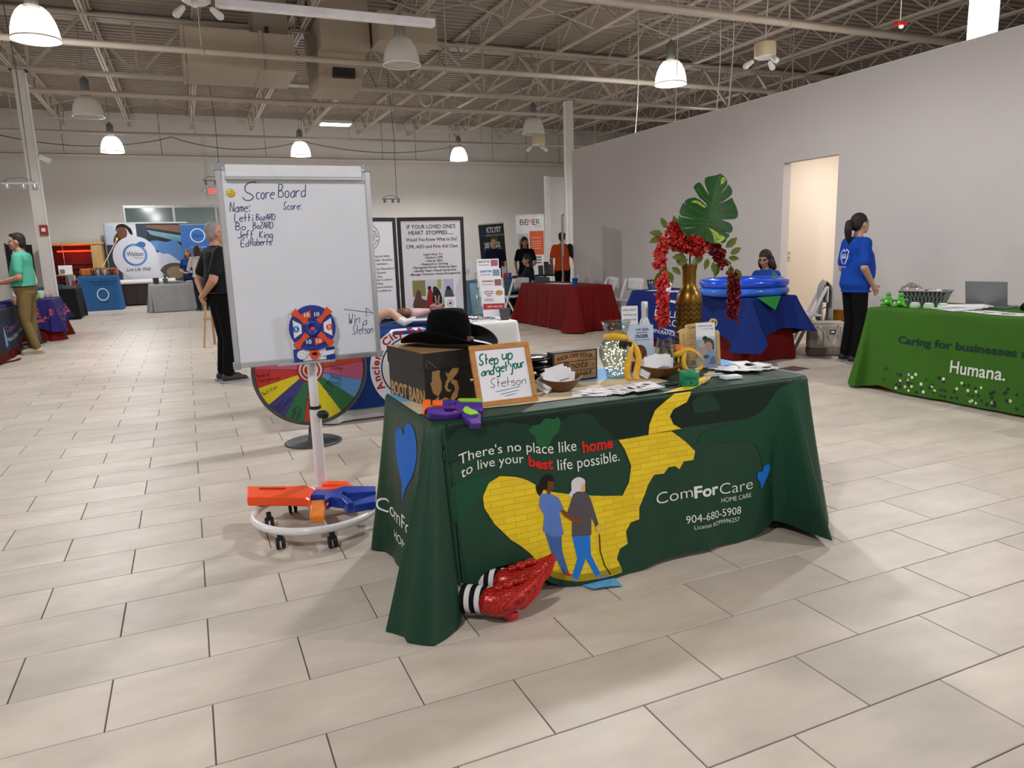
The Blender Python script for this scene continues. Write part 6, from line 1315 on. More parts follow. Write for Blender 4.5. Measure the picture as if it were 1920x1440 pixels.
# ================================================================ FAR BOOTHS
# --- fitness booth by the back of the red table
fc_, o = simple_cloth('tablecloth', 'slate blue cloth on the fitness booth table', (5.3, 7.2, 14.25, 14.95), .745, .02, fabric('slate_blue', '4a6478'), corner=.06, flare=.03, amp=.01)
decal('printed_panel', rect2d(5.33, 5.75, .05, .7), fc_.front(.004), '8fb4c8', o, .1)
m_stand = mat('banner_foot', '9b9da0', .35, .7)
def banner(loc, rz, w_, h_, label, face, lean=0, cat='banner'):
    t = thing('roll_up_banner', label, cat, loc, rz)
    M_ = Matrix.Rotation(lean, 4, 'Y'); MB().box(-w_ / 2, w_ / 2, -.05, .05, 0, .07).build('foot', m_stand, t, bevel=.01)
    s = MB(M_).box(-w_ / 2, w_ / 2, -.002, .002, .06, h_).build('screen', face, t); MB(M_).box(-w_ / 2, w_ / 2, -.012, .012, h_ - .01, h_ + .02).build('top_rail', m_stand, t)
    MB(M_).box(-.012, .012, .01, .03, .05, h_).build('pole', m_stand, t)
    return t, s, (lambda e=0: (lambda x, y: M_ @ V((x, -.003 - e, y))))
t, s, f = banner((6.93, 16.6, 0), R(-14), .62, 1.98, 'black fitness roll up banner with white lettering', mat('banner_black', '1b1c1f', .5), R(-3))
for s_, x0, x1, z, h, b, c in (('KTLYST', -.12, .24, 1.78, .12, .05, 'd2d2d4'), ('FITNESS & ATHLETIC LAB', -.15, .28, 1.69, .045, .02, 'b5b5b8'), ('208 WEEKS.', -.2, .2, 1.42, .12, .05, 'd2d2d4'), ('36 MONTHS', -.2, .22, 1.3, .085, .05, 'b5b5b8'), ('1460 DAYS', -.2, .22, 1.19, .085, .05, 'b5b5b8'), ('OF BEING A KID', -.2, .22, 1.08, .07, .04, '9a9a9e')): decal('lettering', fit_text(s_, x0, x1, z, h, bold=b), f(), c, s)
decal('logo_mark', poly2d([(-.28, 1.7), (-.2, 1.88), (-.15, 1.86), (-.19, 1.78), (-.16, 1.7)]), f(), '2a3f86', s)
t, s, f = banner((8.15, 17.2, 0), R(-14), .74, 2.2, 'white roll up banner with an orange panel and dark logo', mat('banner_white', 'cfd0d0', .5))
for s_, x0, x1, c in (('BE', -.26, -.06, '2a2b2e'), ('M', -.06, .06, 'c9602a'), ('ER', .07, .26, '2a2b2e')): decal('lettering', fit_text(s_, x0, x1, 1.96, .14, bold=.0), f(), c, s)
decal('lettering', fit_text('Group', .12, .3, 1.9, .05), f(), 'c9602a', s); decal('panel', rect2d(-.02, .35, 1.2, 1.8), f(), 'c75a30', s); decal('picture', rect2d(-.34, -.04, 1.18, 1.74), f(), 'b5b4b2', s); decal('picture', poly2d(smooth_poly([(-.3, 1.5), (-.2, 1.68), (-.1, 1.62), (-.14, 1.45), (-.22, 1.3)])), f(.002), '77767a', s)
for z in (1.62, 1.53, 1.47, 1.41, 1.35): decal('text_line', rect2d(.03, .28, z, z + .02), f(.002), 'd9a48c', s)
for z in (1.12, 1.05, .98, .6): decal('text_line', rect2d(-.1, .28, z, z + .035), f(), '66676c', s)
decal('text_line', rect2d(-.3, .2, .45, .5), f(), 'c9602a', s)
t, s, f = banner((6.82, 12.9, 0), R(60), .8, 2.0, 'banner stand seen edge on behind the red table', mat('banner_edge', 'b9bac2', .4)); decal('panel', rect2d(-.38, .38, .3, 1.2), f(), 'a8343c', s)
t = thing('black_table', 'round black topped table beside the orange shirted person', 'table', (7.75, 15.6, 0)); MB().lathe([(.32, .72), (.32, .75), (0, .75)], 28).build('table_top', mat('top_black', '121214', .4), t); MB().lathe([(.25, 0), (.03, .04), (.03, .72), (0, .72)], 24).build('pedestal', mat('top_black', '121214', .4), t)
for k, (dx, h, c) in enumerate(((-.15, .22, '2b3038'), (.0, .3, '38404a'), (.12, .24, '8a8c90'))):
    t = thing('leaflet_stand', ('leftmost', 'tallest', 'rightmost')[k] + ' leaflet stand on the black table', 'leaflet stand', (7.75 + dx, 15.5, .752), R(-15)); MB(Matrix.Rotation(R(-10), 4, 'X')).box(-.06, .06, 0, .01, 0, h).build('stand', mat('stand_' + c, c, .4), t); MB().box(-.06, .06, -.02, .06, 0, .006).build('stand_foot', mat('stand_' + c, c, .4), t)
for k, (x, w_, h, c) in enumerate(((5.42, .2, .4, 'cfd0d4'), (5.75, .12, .16, 'b9bcc2'), (6.05, .09, .26, 'd0d0d4'), (6.25, .1, .26, 'b9b2b0'), (6.38, .06, .12, '1a3f9c'), (6.55, .2, .05, '26262a'), (6.8, .2, .03, 'c9c9cc'))):
    t = thing('booth_item', ('upright white card on the slate blue table', 'small pale box on the slate blue table', 'narrow white carton on the slate blue table', 'white and red carton on the slate blue table', 'small blue bottle on the slate blue table', 'black case on the slate blue table', 'flat white notepad on the slate blue table')[k], ('card', 'box', 'box', 'box', 'bottle', 'case', 'notepad')[k], (x, 14.55, .747), R(-12))
    d_ = .01 if k == 0 else .07
    MB(Matrix.Rotation(R(-8 if k == 0 else 0), 4, 'X')).box(-w_ / 2, w_ / 2, -d_ / 2, d_ / 2, .002, h).build('body', mat('item_' + c, c, .5), t, bevel=.003)
    if k == 0: decal('print', join2d(*[rect2d(-.05 + .025 * (q % 4), -.035 + .025 * (q % 4), .12 + .03 * (q // 4), .14 + .03 * (q // 4)) for q in range(16) if q % 3]), lambda x_, y: Matrix.Rotation(R(-8), 3, 'X') @ V((x_, -.007, y)), '4a4c52', t)
    if k == 3: MB().box(-w_ / 2 - .002, w_ / 2 + .002, -.037, .037, .002, .12).build('red_band', mat('item_red', 'a83030', .5), t)
    if k == 4: MB().lathe([(.015, .12), (.015, .15), (0, .15)], 10).build('cap', m_env, t)
# --- left side: hospice table, purple table, black table
rc4, o = simple_cloth('tablecloth', 'red under cloth of the navy hospice table at the left edge', (-3.3, -2.56, 11.6, 13.75), .735, .005, m_red, corner=.03, flare=.02, amp=.012)
nc = Cloth(-3.34, -2.53, 11.55, 13.8, .745, .1, corner=.06, flare=.04, amp=.012, lift=lambda t: .05 + .12 * math.exp(-((t - 3.0) / .35) ** 2)); o = nc.mesh(260, 14).build('tablecloth', fabric('navy_cloth', '1c2230')); tag(o, 'dark navy hospice cloth at the left edge', 'tablecloth')
nF = nc.side_r(.004); decal('lettering', fit_text('Community', 12.75, 13.75, .38, .1, bold=.01), nF, '7a4a86', o, .1); decal('lettering', fit_text('Hospice & Palliative Care', 12.7, 13.75, .24, .07), nF, 'b9bcc4', o, .1); decal('swoosh', poly2d(smooth_poly([(12.5, .2), (12.6, .5), (12.68, .3), (12.64, .18)])), nF, '6a86b4', o, .1)
for k, (x, y, w_, l_, h, c) in enumerate(((-2.75, 13.4, .3, .3, .03, '2b2f66'), (-2.8, 13.0, .2, .3, .012, 'c9c9cc'), (-2.75, 12.6, .22, .3, .02, '3a3f86'))):
    t = thing('folder', ('blue folder nearest the teal shirted man on the navy table', 'white sheet pile on the navy table', 'indigo folder at the left edge of the navy table')[k], 'folder', (x, y, .748), R(8)); MB().box(-w_ / 2, w_ / 2, -l_ / 2, l_ / 2, 0, h).build('cover', mat('folder_' + c, c, .5), t, bevel=.003)
    MB().box(-w_ / 2 + .004, w_ / 2 - .004, -l_ / 2 + .004, l_ / 2 + .002, .003, max(.004, h - .003)).build('pages', m_env, t)
t = thing('red_strap', 'loose red strap lying on the floor at the left edge', 'strap', (-2.45, 12.5, 0), R(70)); MB().tube([(-.3, 0, .012), (-.1, .03, .012), (.1, .0, .012), (.25, .04, .012)], .03, 8, flat=.3).build('strap', m_red, t)
rc5, o = simple_cloth('tablecloth', 'red under cloth of the purple covered table', (-3.1, -2.33, 15.55, 16.6), .735, .005, m_red, corner=.12, flare=.07, amp=.03, freq=14)
pc = Cloth(-3.13, -2.30, 15.5, 16.64, .745, .2, corner=.1, flare=.07, amp=.02, lift=lambda t: .1 + .18 * sin(t * 2.3 + 2.2)); o = pc.mesh(260, 14).build('tablecloth', fabric('purple_cloth', '2c2566')); tag(o, 'purple cloth with pink splashes over a red one', 'tablecloth')
random.seed(5); pF = pc.side_r(.003); pF2 = pc.front(.003)
sp_ = join2d(*[circ2d(15.6 + 1.05 * random.random(), .34 + .22 * random.random() ** 2, random.uniform(.012, .035), n=7) for k in range(70)]); decal('pink_splash', sp_, pF, 'a0506e', o)['kind'] = 'stuff'
sp_ = join2d(*[circ2d(-2.62 + .3 * random.random(), .33 + .25 * random.random() ** 2, random.uniform(.01, .03), n=7) for k in range(30)]); decal('pink_splash', sp_, pF2, 'b04a5a', o)['kind'] = 'stuff'
for k, (x, y, c, r, h) in enumerate(((-2.6, 15.8, '7ab526', .1, .12), (-2.55, 16.2, 'c9c9cc', .06, .14), (-2.75, 16.35, '6a2f2a', .14, .09), (-2.5, 16.5, 'c4b6a6', .12, .12))):
    t = thing('table_bowl', ('lime green bowl', 'white cup', 'brown snack tray', 'cream carton')[k] + ' on the purple covered table', ('bowl', 'cup', 'tray', 'carton')[k], (x, y, .747)); MB().lathe([(r * .6, 0), (r, h), (r * .95, h), (r * .55, .012), (0, .012)], 20 if k < 3 else 4).build('body', mat('bowl_' + c, c, .45), t)
    MB().ell((0, 0, h * .8), (r * .7, r * .7, h * .25)).build('contents', mat('contents_' + c, ('b9c49a', 'd0d0d0', '8d5a44', 'b09a8a')[k], .6), t)
tv = thing('display_screen', 'black display screen on a stand behind the teal shirted man', 'screen', (-2.6, 15.1, 0), R(60)); MB().box(-.28, .28, -.02, .02, 1.12, 1.72).build('screen', mat('screen_black', '0d0e10', .2), tv, bevel=.006); MB().tube([(0, .0, .02), (0, 0, 1.2)], .02, 10).build('post', m_fr, tv); MB().lathe([(.2, 0), (.2, .02), (.03, .03), (0, .03)], 24).build('foot', m_fr, tv); MB().box(-.3, -.286, -.015, .015, 1.1, 1.74).build('bezel', m_fr, tv)
c6, o = simple_cloth('tablecloth', 'black cloth on the table before the sauna booth', (-3.5, -2.55, 20.8, 22.1), .75, .01, fabric('black_cloth', '131417'), corner=.04, flare=.01, amp=.006)
for k, (x, y, c, w_, h) in enumerate(((-3.2, 21.0, '1c6f74', .3, .07), (-2.95, 21.3, '2a4a5c', .2, .09), (-2.75, 21.1, '5d6a74', .2, .06), (-2.7, 21.7, '8d9094', .2, .3))):
    t = thing('booth_box', ('teal box', 'dark blue box', 'grey box', 'silver and pink tumbler')[k] + ' on the black covered table', 'box' if k < 3 else 'tumbler', (x, y, .752), R(10 * k))
    (MB().box(-w_ / 2, w_ / 2, -.08, .08, 0, h) if k < 3 else MB().lathe([(.07, 0), (.09, h), (0, h)], 20)).build('body', mat('bbox_' + c, c, .4), t, bevel=.004 if k < 3 else 0)
    if k == 3: MB().box(-.05, .05, -.085, -.07, .05, .18).build('label_patch', mat('label_pink', 'b8284c', .5), t); MB().tube([(.08, 0, .06), (.14, 0, .1), (.14, 0, .2), (.085, 0, .24)], .012, 8).build('handle', mat('bbox_8d9094', '8d9094', .4), t)
    else: MB().box(-w_ / 2 - .003, w_ / 2 + .003, -.083, .083, h - .02, h + .004).build('lid', mat('bbox_lid' + c, c, .3), t)
# --- spa booth
m_sky = fabric('spa_blue', '305f96')
c7, o = simple_cloth('tablecloth', 'sky blue cloth with printed wave ring at the spa booth', (-2.83, -1.83, 23.85, 24.45), .99, .01, m_sky, corner=.02, flare=.05, amp=.008)
for s_, x0, x1, z in (('Where Better Hot Tubs', -2.55, -1.86, .8), ('Are Your Best Health Choice', -2.45, -1.95, .72)): decal('lettering', fit_text(s_, x0, x1, z, .05), c7.front(.004), '16264a', o, .1)
decal('wave_ring', join2d(circ2d(-2.25, .46, .155, .125, n=30, ry=.18)), c7.front(.004), 'c3d6e6', o, .1); decal('lettering', fit_text('Live Life Well', -2.36, -2.12, .22, .04, shear=.2), c7.front(.004), '16264a', o)
for k in range(2):
    t = thing('orange_drybag', ('left', 'right')[k] + ' orange soft bag on the sky blue spa table', 'bag', (-2.55 + .5 * k, 24.15, .995)); MB().box(-.23, .23, -.16, .16, 0, .2).build('bag_body', mat('bag_orange', 'c06a14', .5, var=.2), t, bevel=.03); MB().box(-.23, .23, -.03, .03, .19, .215).build('zip', mat('strap_black', '1b1b1d', .5), t)
    for s in (-.2, .2): MB().tube([(s, -.165, .02), (s, -.17, .2), (s, 0, .22)], .012, 6).build('strap', mat('strap_black', '1b1b1d', .5), t)
for k, (x, c) in enumerate(((-2.45, '1a1d22'), (-2.32, '7c8078'), (-2.14, '6c9ab0'), (-1.98, '1a1d26'), (-1.87, '7c1a20'))):
    t = thing('tumbler', ('black tumbler before the left orange bag', 'grey tumbler beside the black one', 'pale blue tumbler before the right orange bag', 'black tumbler at the table end', 'red tumbler at the table end')[k], 'tumbler', (x, 23.93, .995), 0, 'tumblers on the spa table'); MB().lathe([(.035, 0), (.045, .17), (0, .17)], 16).build('body', mat('tumbler_' + c, c, .4), t); MB().lathe([(.046, .165), (.044, .185), (0, .187)], 16).build('lid', mat('strap_black', '1b1b1d', .5), t)
c8, o = simple_cloth('tablecloth', 'silver grey satin cloth on the spa booth table', (-.98, .35, 21.7, 22.45), .745, .01, mat('silver_satin', '9a9b9c', .35, .3, var=.05), corner=.06, flare=.03, amp=.012)
for k, (x, y, c, r, h) in enumerate(((-.78, 21.9, '33343a', .08, .16), (-.55, 21.9, '55585a', .07, .13), (-.3, 22.0, '8d9092', .2, .05), (.05, 21.95, 'b9bcbe', .12, .04), (.22, 21.9, '9a7a3a', .05, .15))):
    t = thing('spa_item', ('dark grey pot', 'grey pot with a green plant', 'grey tray', 'pale dish', 'amber bottle')[k] + ' on the silver grey table', ('pot', 'plant', 'tray', 'dish', 'bottle')[k], (x, y, .747)); MB().lathe([(r * .8, 0), (r, h), (r * .9, h), (r * .7, .01), (0, .01)], 20).build('body', mat('spa_' + c, c, .4), t)
    if k == 1:
        for q in range(14): MB().tube([(0, 0, h * .8), (.05 * cos(q), .05 * sin(q), h + .12)], [.008, .002], 5).build('grass_blade', mat('grass_green', '33702a', .6), t)
    else: MB().ell((0, 0, h * .9), (r * .6, r * .6, .02)).build('contents', mat('spa_in' + c, 'a9aaa8', .5), t)
ht_ = thing('hot_tub', 'brown sided hot tub with a white rim behind the spa tables', 'hot tub', (-1.25, 25.95, 0)); MB().box(-.95, .85, -.5, .5, .03, .68).build('cabinet', mat('tub_brown', '2c231f', .5), ht_, bevel=.02); MB().box(-1.0, .9, -.55, .55, .67, .79).build('shell_rim', m_white, ht_, bevel=.04)
for k in range(6): MB().box(-.85 + .3 * k, -.84 + .3 * k, -.506, -.498, .05, .66).build('slat_joint', mat('tub_joint', '17120f', .6), ht_)
def popup():
    t = thing('popup_display', 'curved printed pop up wall behind the hot tub', 'display wall', (-1.06, 27.2, 0)); W_ = 2.5
    def P(u, v): x = -W_ / 2 + W_ * u; return V((x, -.25 + .5 * (2 * u - 1) ** 2 * .5, .35 + 2.25 * v))
    s = MB().sheet(P, 30, 4).build('fabric_wall', mat('popup_white', 'c9cad2', .6), t, thick=.02); PF = lambda e: (lambda x, y: P((x + W_ / 2) / W_, (y - .35) / 2.25) + V((0, -.014 - e, 0)))
    for q in (.08, .5, .92): MB().tube([P(q, 0) * 1.0 - V((0, 0, P(q, 0).z)) + V((0, .05, 0)), P(q, .9) + V((0, .05, 0))], .015, 8).build('support_pole', m_stand, t)
    m = lambda d, c, e=0: decal('print', d, PF(e), c, s, .15)
    m(rect2d(-.05, 1.25, 1.35, 2.55), '2f3138'); m(rect2d(-.3, .0, 2.0, 2.55), '3a4350', .002); m(poly2d([(.0, 2.35), (1.25, 2.1), (1.25, 1.85), (.1, 2.2)]), '6f97a6', .002); m(poly2d([(.0, 2.5), (1.25, 2.5), (1.25, 2.2), (.0, 2.42)]), '7a5a48', .002)
    m(poly2d(smooth_poly([(.05, 1.95), (.3, 2.0), (.55, 1.95), (.8, 2.0), (1.0, 1.8), (1.25, 1.5), (1.25, 1.15), (.9, 1.3), (.6, 1.55), (.35, 1.6)])), '5b87bd', .004); m(poly2d(smooth_poly([(.2, 1.6), (.6, 1.55), (1.25, 1.15), (1.25, .4), (.1, .4), (.0, 1.2)])), 'c3c6d2', .003)
    m(poly2d(smooth_poly([(.15, .4), (.25, 1.0), (.55, 1.25), (1.0, 1.2), (1.25, .9), (1.25, .4)])), '5a5048', .006); m(circ2d(.75, .95, .3, ry=.2), '8d7f66', .008); m(poly2d(smooth_poly([(.9, .6), (1.0, 1.1), (1.1, 1.1), (1.15, .6)])), '6b3a3c', .01)
    m(poly2d(smooth_poly([(-.98, 1.6), (-.98, 2.1), (-.8, 2.3), (-.6, 2.1), (-.5, 1.6)])), '4a2f26', .002); m(rect2d(-1.22, -.85, .6, 1.9), '3a4450', .002); m(circ2d(-.72, 2.28, .15, ry=.2), '6d4636', .006); m(poly2d(smooth_poly([(-.9, 2.3), (-.85, 2.5), (-.65, 2.55), (-.45, 2.4), (-.42, 2.2), (-.5, 2.25), (-.6, 2.42), (-.8, 2.45)])), '241a18', .008); m(poly2d([(-1.2, 1.9), (-1.2, 2.5), (-.95, 2.5), (-.9, 2.0)]), 'b4c2d4', .002)
    cx, cz = -.42, 1.5
    m(circ2d(cx, cz, .66, n=48), 'cccdd6', .012)
    m(poly2d(smooth_poly([(cx + 1.0, cz - .9), (cx + .3, cz - .9), (cx - .4, cz - .5), (cx + .5, cz - .2), (cx + .7, cz - .5)])), 'cccdd6', .011)
    m(circ2d(cx, cz + .06, .36, .29, n=40), '5e86b4', .016); m(circ2d(cx, cz + .06, .34, .32, n=40, a0=2, a1=4.5), '2f5a94', .02); m(poly2d(smooth_poly([(cx + .05, cz + .38), (cx + .2, cz + .48), (cx + .34, cz + .42), (cx + .3, cz + .3), (cx + .15, cz + .32)])), '3f6aa2', .02)
    m(fit_text('Welton', cx - .23, cx + .24, cz + .02, .15, shear=.2), '26303e', .02); m(fit_text('Pool & Spa', cx - .02, cx + .24, cz - .06, .04), '44505e', .02); m(fit_text('Live Life Well.', cx - .3, cx + .42, cz - .46, .12, shear=.2), '3a424e', .02)
    return t
popup()
t, s, f = banner((.4, 26.4, 0), 0, .92, 2.47, 'blue spa banner with a white wave ring logo', mat('banner_blue', '2a5a98', .5)); decal('wave_ring', circ2d(.05, 2.12, .23, .2, n=30), f(), 'b9cce2', s); decal('lettering', fit_text('Welton', -.1, .2, 2.06, .1, shear=.2), f(), '16264a', s); decal('lettering', fit_text('Live Life Well.', -.2, .3, 1.72, .06, shear=.2), f(), '8fb0d6', s)
sa = thing('sauna_booth', 'pale wood sauna booth glowing red behind its glass', 'sauna', (-3.2, 27.2, 0)); m_pine = mat('pine_wood', 'b08f5c', .55, var=.15, scale=5, stretch=(4, 4, .6)); x0, x1 = -.86, .82
MB().box(x0, x1, -.62, .62, 0, .1).build('floor_base', m_pine, sa); MB().box(x0 - .03, x1 + .03, -.66, .64, 1.92, 2.0).build('roof', m_pine, sa, bevel=.01); MB().box(x0, x1, .58, .62, .1, 1.92).build('back_wall', mat('sauna_dark', '2a1712', .7), sa)
for a in ((x0, x0 + .3), (x1 - .3, x1)):
    MB().box(a[0], a[1], -.62, -.56, .1, 1.92).build('front_panel', m_pine, sa, bevel=.006); MB().box(a[0] + .06, a[1] - .06, -.626, -.618, .25, 1.75).build('panel_inset', m_pine, sa, bevel=.004)
for xx in (x0, x1 - .04): MB().box(xx, xx + .04, -.6, .6, .1, 1.92).build('side_wall', m_pine, sa)
for k in range(8): MB().box(x0 + .3, x1 - .3, .5, .57, .35 + .14 * k, .37 + .14 * k).build('heater_slat', mat('sauna_slat', '4a3c36', .6), sa)
MB().box(x0 + .3, x1 - .3, .2, .56, .55, .6).build('bench', m_pine, sa); MB().box(x0 + .3, x1 - .3, -.6, -.59, .1, 1.9).build('glass_front', m_glass, sa); MB().box(-.25, -.235, -.615, -.6, .1, 1.9).build('door_edge', m_chr, sa)
MB().box(x0 + .34, x1 - .34, .3, .34, 1.72, 1.76).build('red_lamp', mat('sauna_red', 'ff2010', .5, emit='ff1808', es=14), sa)
rl = bpy.data.lights.new('red_glow', 'POINT'); rl.energy = 26; rl.color = (1, .05, .03); rl.shadow_soft_size = .1; ro = bpy.data.objects.new('red_glow', rl); ro.location = (0, 0, 1.6); link(ro, sa)
t = thing('small_screen', 'small white info screen on a shelf before the sauna', 'screen', (-3.15, 24.3, 0)); MB().box(-.24, .2, -.1, .1, 1.02, 1.045).build('shelf', m_pine, t); MB().tube([(0, 0, 0), (0, 0, 1.03)], .02, 8).build('post', m_ball, t); MB(Matrix.Translation((0, 0, 1.05)) @ Matrix.Rotation(R(-8), 4, 'X')).box(-.17, .17, -.01, .01, 0, .26).build('screen', m_env, t); decal('print', rect2d(-.14, -.02, 1.08, 1.2), planeF((0, -.02, 0), (1, 0, 0), (0, 0, 1)), '77797c', t)
t = thing('fishing_net', 'thin pole leaning up from the spa table with a yellow tip', 'pole', (-2.3, 24.33, .997)); MB().tube([(-.05, 0, .0), (.5, .5, 1.0)], .012, 8).build('pole', mat('pole_cream', 'b8ac94', .5), t); MB().cap((.5, .5, 1.0), (.52, .52, 1.05), .03, .02).build('pole_tip', mat('tip_yellow', 'c9b01c', .5), t)
ea = thing('wooden_easel', 'wooden easel leg showing behind the man in black', 'easel', (.3, 12.4, 0)); 
for a, b in (((-.17, 0, 0), (-.03, 0, 1.1)), ((.17, 0, 0), (.03, 0, 1.1)), ((0, .4, 0), (0, .02, 1.08))): MB().bar(a, b, .04, .03).build('leg', m_pine, ea)
MB().bar((-.14, -.02, .45), (.14, -.02, .45), .03, .04).build('ledge', m_pine, ea)
# ================================================================ PEOPLE
def ring_torso(mb, rings, sc, inf=0.0, M=None):
    mb.loft([(cx, cy, z, rx + inf, ry + inf) for cx, cy, z, rx, ry in rings], 20, M)
def hand(mb, w, d, palm, side, curl=.5, s=1.0):
    """five fingers: w wrist, d direction of the hand, palm normal, side = direction of the thumb"""
    d = V(d).normalized(); p = V(palm).normalized(); t = V(side).normalized()
    k = w + d * .045 * s; c = w + d * .085 * s
    mb.cap(w, k, .026 * s, .034 * s, 10)
    for i, (o, L_) in enumerate(((.026, .068), (.009, .078), (-.009, .073), (-.026, .055))):
        a = c + t * o * s; b = a + (d * cos(curl * .6) + p * sin(curl * .6)) * L_ * .5 * s; e = b + (d * cos(curl * 1.7) + p * sin(curl * 1.7)) * L_ * .5 * s
        mb.cap(w + d * .03 * s + t * o * .7 * s, a, .015 * s, .0105 * s, 8); mb.cap(a, b, .0105 * s, .0095 * s, 8); mb.cap(b, e, .0095 * s, .008 * s, 8)
    a = w + d * .03 * s + t * .03 * s; b = a + (d * .7 + t * .7) * .035 * s; e = b + (d * .9 + t * .15 + p * .3).normalized() * .03 * s
    mb.cap(a, b, .014 * s, .012 * s, 8); mb.cap(b, e, .012 * s, .009 * s, 8)
def person(label, loc, rz, H=1.75, female=False, skin='b98a70', shirt='24262b', pants='101114', shoe='1a1a1c', sleeve=.55, arms=None, head=(0, 0), hair=None, haircol='2a1c16', legs=None, belly=0.0, lean=0.0, vox=.011, tuck=True, polo=False, sit=False, only_top=False, shoes=True, wide=1.0):
    """faces local +Y; arms = {side: (elbow, wrist, hand dir, palm)} in metres for a 1.75 m figure"""
    t = thing('person', label, 'person', loc, rz); s = H / 1.75; S = Matrix.Scale(s, 4); w_ = wide * (.93 if female else 1.0)
    sk = mat('skin_' + skin, skin, .5, var=.05); dz = -.42 if sit else 0
    LN = Matrix.Translation((0, 0, .95 + dz)) @ Matrix.Rotation(-lean, 4, 'X') @ Matrix.Translation((0, 0, -.95 - dz))
    up = lambda p: LN @ V(p)
    tr = [(0, 0, .86, .165 * w_, .115), (0, 0, .93, .172 * w_ + (.01 if female else 0), .125 + belly * .4), (0, .01 + belly * .3, 1.03, .152 * w_ + belly * .3, .108 + belly), (0, .012 + belly * .3, 1.13, .152 * w_ + belly * .3, .112 + belly * .9), (0, .012 + (.018 if female else 0), 1.27, .17 * w_, .118 + (.014 if female else 0)), (0, -.005, 1.36, .182 * w_, .105), (0, -.012, 1.425, .15 * w_, .085), (0, -.008, 1.47, .075, .06)]
    tr = [(a, b, z + dz, c, d) for a, b, z, c, d in tr]
    SH = {k: up((k * .178 * w_, -.012, 1.405 + dz)) for k in (-1, 1)}
    arms = arms or {}
    A = {}
    for k in (-1, 1):
        e, wr, hd, pm = arms.get(k, ((k * .25 * w_, -.03, 1.13), (k * .26 * w_, .06, .89), (0, .15, -1), (-k, 0, 0)))
        A[k] = (up((e[0], e[1], e[2] + dz)), up((wr[0], wr[1], wr[2] + dz)), V(hd), V(pm))
    LG = legs or {k: ((k * .095, .0, .88), (k * .10, .03, .48), (k * .10, -.02, .085)) for k in (-1, 1)}
    # body: one continuous skin
    mb = MB(S); ring_torso(mb, tr, s, 0, LN)
    nk = up((0, -.01, 1.44 + dz)); hp = up((0, .012, 1.525 + dz)); mb.cap(nk, hp, .056 * w_, .05, 14)
    HM = Matrix.Translation(up((0, .025, 1.625 + dz))) @ Matrix.Rotation(head[0], 4, 'Z') @ Matrix.Rotation(head[1], 4, 'X')
    hv = lambda p: HM @ V(p); hmx = HM.to_3x3()
    mb.ell(hv((0, -.012, .018)), (.074, .094, .1), 18, hmx); mb.ell(hv((0, .03, -.045)), (.056, .06, .068), 16, hmx); mb.ell(hv((0, .062, -.092)), (.03, .028, .022), 12, hmx)
    mb.cap(hv((0, .082, .012)), hv((0, .108, -.03)), .011, .015, 10); mb.ell(hv((0, .1, -.036)), (.019, .013, .01), 10, hmx)
    for k in (-1, 1):
        mb.ell(hv((k * .076, -.005, -.008)), (.011, .02, .032), 10, hmx); mb.ell(hv((k * .033, .074, .026)), (.026, .016, .008), 10, hmx); mb.ell(hv((k * .04, .055, -.03)), (.024, .028, .024), 10, hmx)
    mb.ell(hv((0, .084, -.062)), (.024, .011, .006), 10, hmx); mb.ell(hv((0, .082, -.074)), (.02, .011, .006), 10, hmx)
    for k in (-1, 1):
        e, wr, hd, pm = A[k]
        mb.cap(SH[k], e, .05 * w_, .04 * w_, 12); mb.cap(e, wr, .04 * w_, .026, 12); hand(mb, wr, hd, pm, hd.cross(pm) * k * (1), .55)
        if not only_top:
            a, b, c = (V(q) for q in LG[k]); mb.cap(a, b, .082, .055, 12); mb.cap(b, c, .055, .038, 12); mb.cap(c, c + V((0, .08, -.04)), .036, .025, 10)
    mb.build('body', sk, t, remesh=vox * s, smooth=3)
    # face details
    for k in (-1, 1):
        MB(S).ell(hv((k * .032, .079, .006)), (.012, .008, .0065), 8, hmx).build('eye', mat('eye_dark', '1a1412', .2), t)
        MB(S).tube([hv((k * .014, .091, .026)), hv((k * .033, .089, .032)), hv((k * .052, .076, .026))], .003, 5).build('eyebrow', mat('hair_' + haircol, haircol, .7), t)
    MB(S).tube([hv((-.02, .091, -.067)), hv((0, .097, -.066)), hv((.02, .091, -.067))], .0035, 6).build('mouth', mat('lip_' + skin, '8d4f44', .5), t)
    # shirt
    ms = MB(S); rs = [q for q in tr if q[2] > (1.0 if tuck else .84) + dz and q[2] < 1.44 + dz] + [(0, -.01, 1.458 + dz, .098, .07), (0, -.008, 1.478 + dz, .07, .058)]
    ring_torso(ms, ([(0, .008 + belly * .25, (.985 if tuck else .84) + dz, .165 * w_ + belly * .3 - (0 if tuck else -.006), .115 + belly * .7)] + rs), s, .015, LN)
    for k in (-1, 1):
        e = A[k][0]; ms.cap(SH[k] + V((-k * .03, 0, .0)), SH[k], .066 * w_, .066 * w_, 12); q = SH[k].lerp(e, min(1, sleeve * 1.25) if sleeve < 1 else 1); ms.cap(SH[k], q, .066 * w_, .058 * w_ + (.004 if sleeve < 1 else -.008), 12)
        if sleeve >= 1: ms.cap(e, e.lerp(A[k][1], .9), .052 * w_, .038, 12)
    msh = mat('cloth_' + shirt, shirt, .8, var=.12, scale=5, bump=.25, bscale=14, spec=.2)
    so = ms.build('shirt', msh, t, remesh=max(vox, .011) * s, smooth=4)
    if polo:
        MB(S).loft([(0, -.008, 1.43 + dz, .082, .07), (0, -.008, 1.475 + dz, .07, .062), (0, -.006, 1.49 + dz, .066, .06)], 20, LN).build('collar', msh, so)
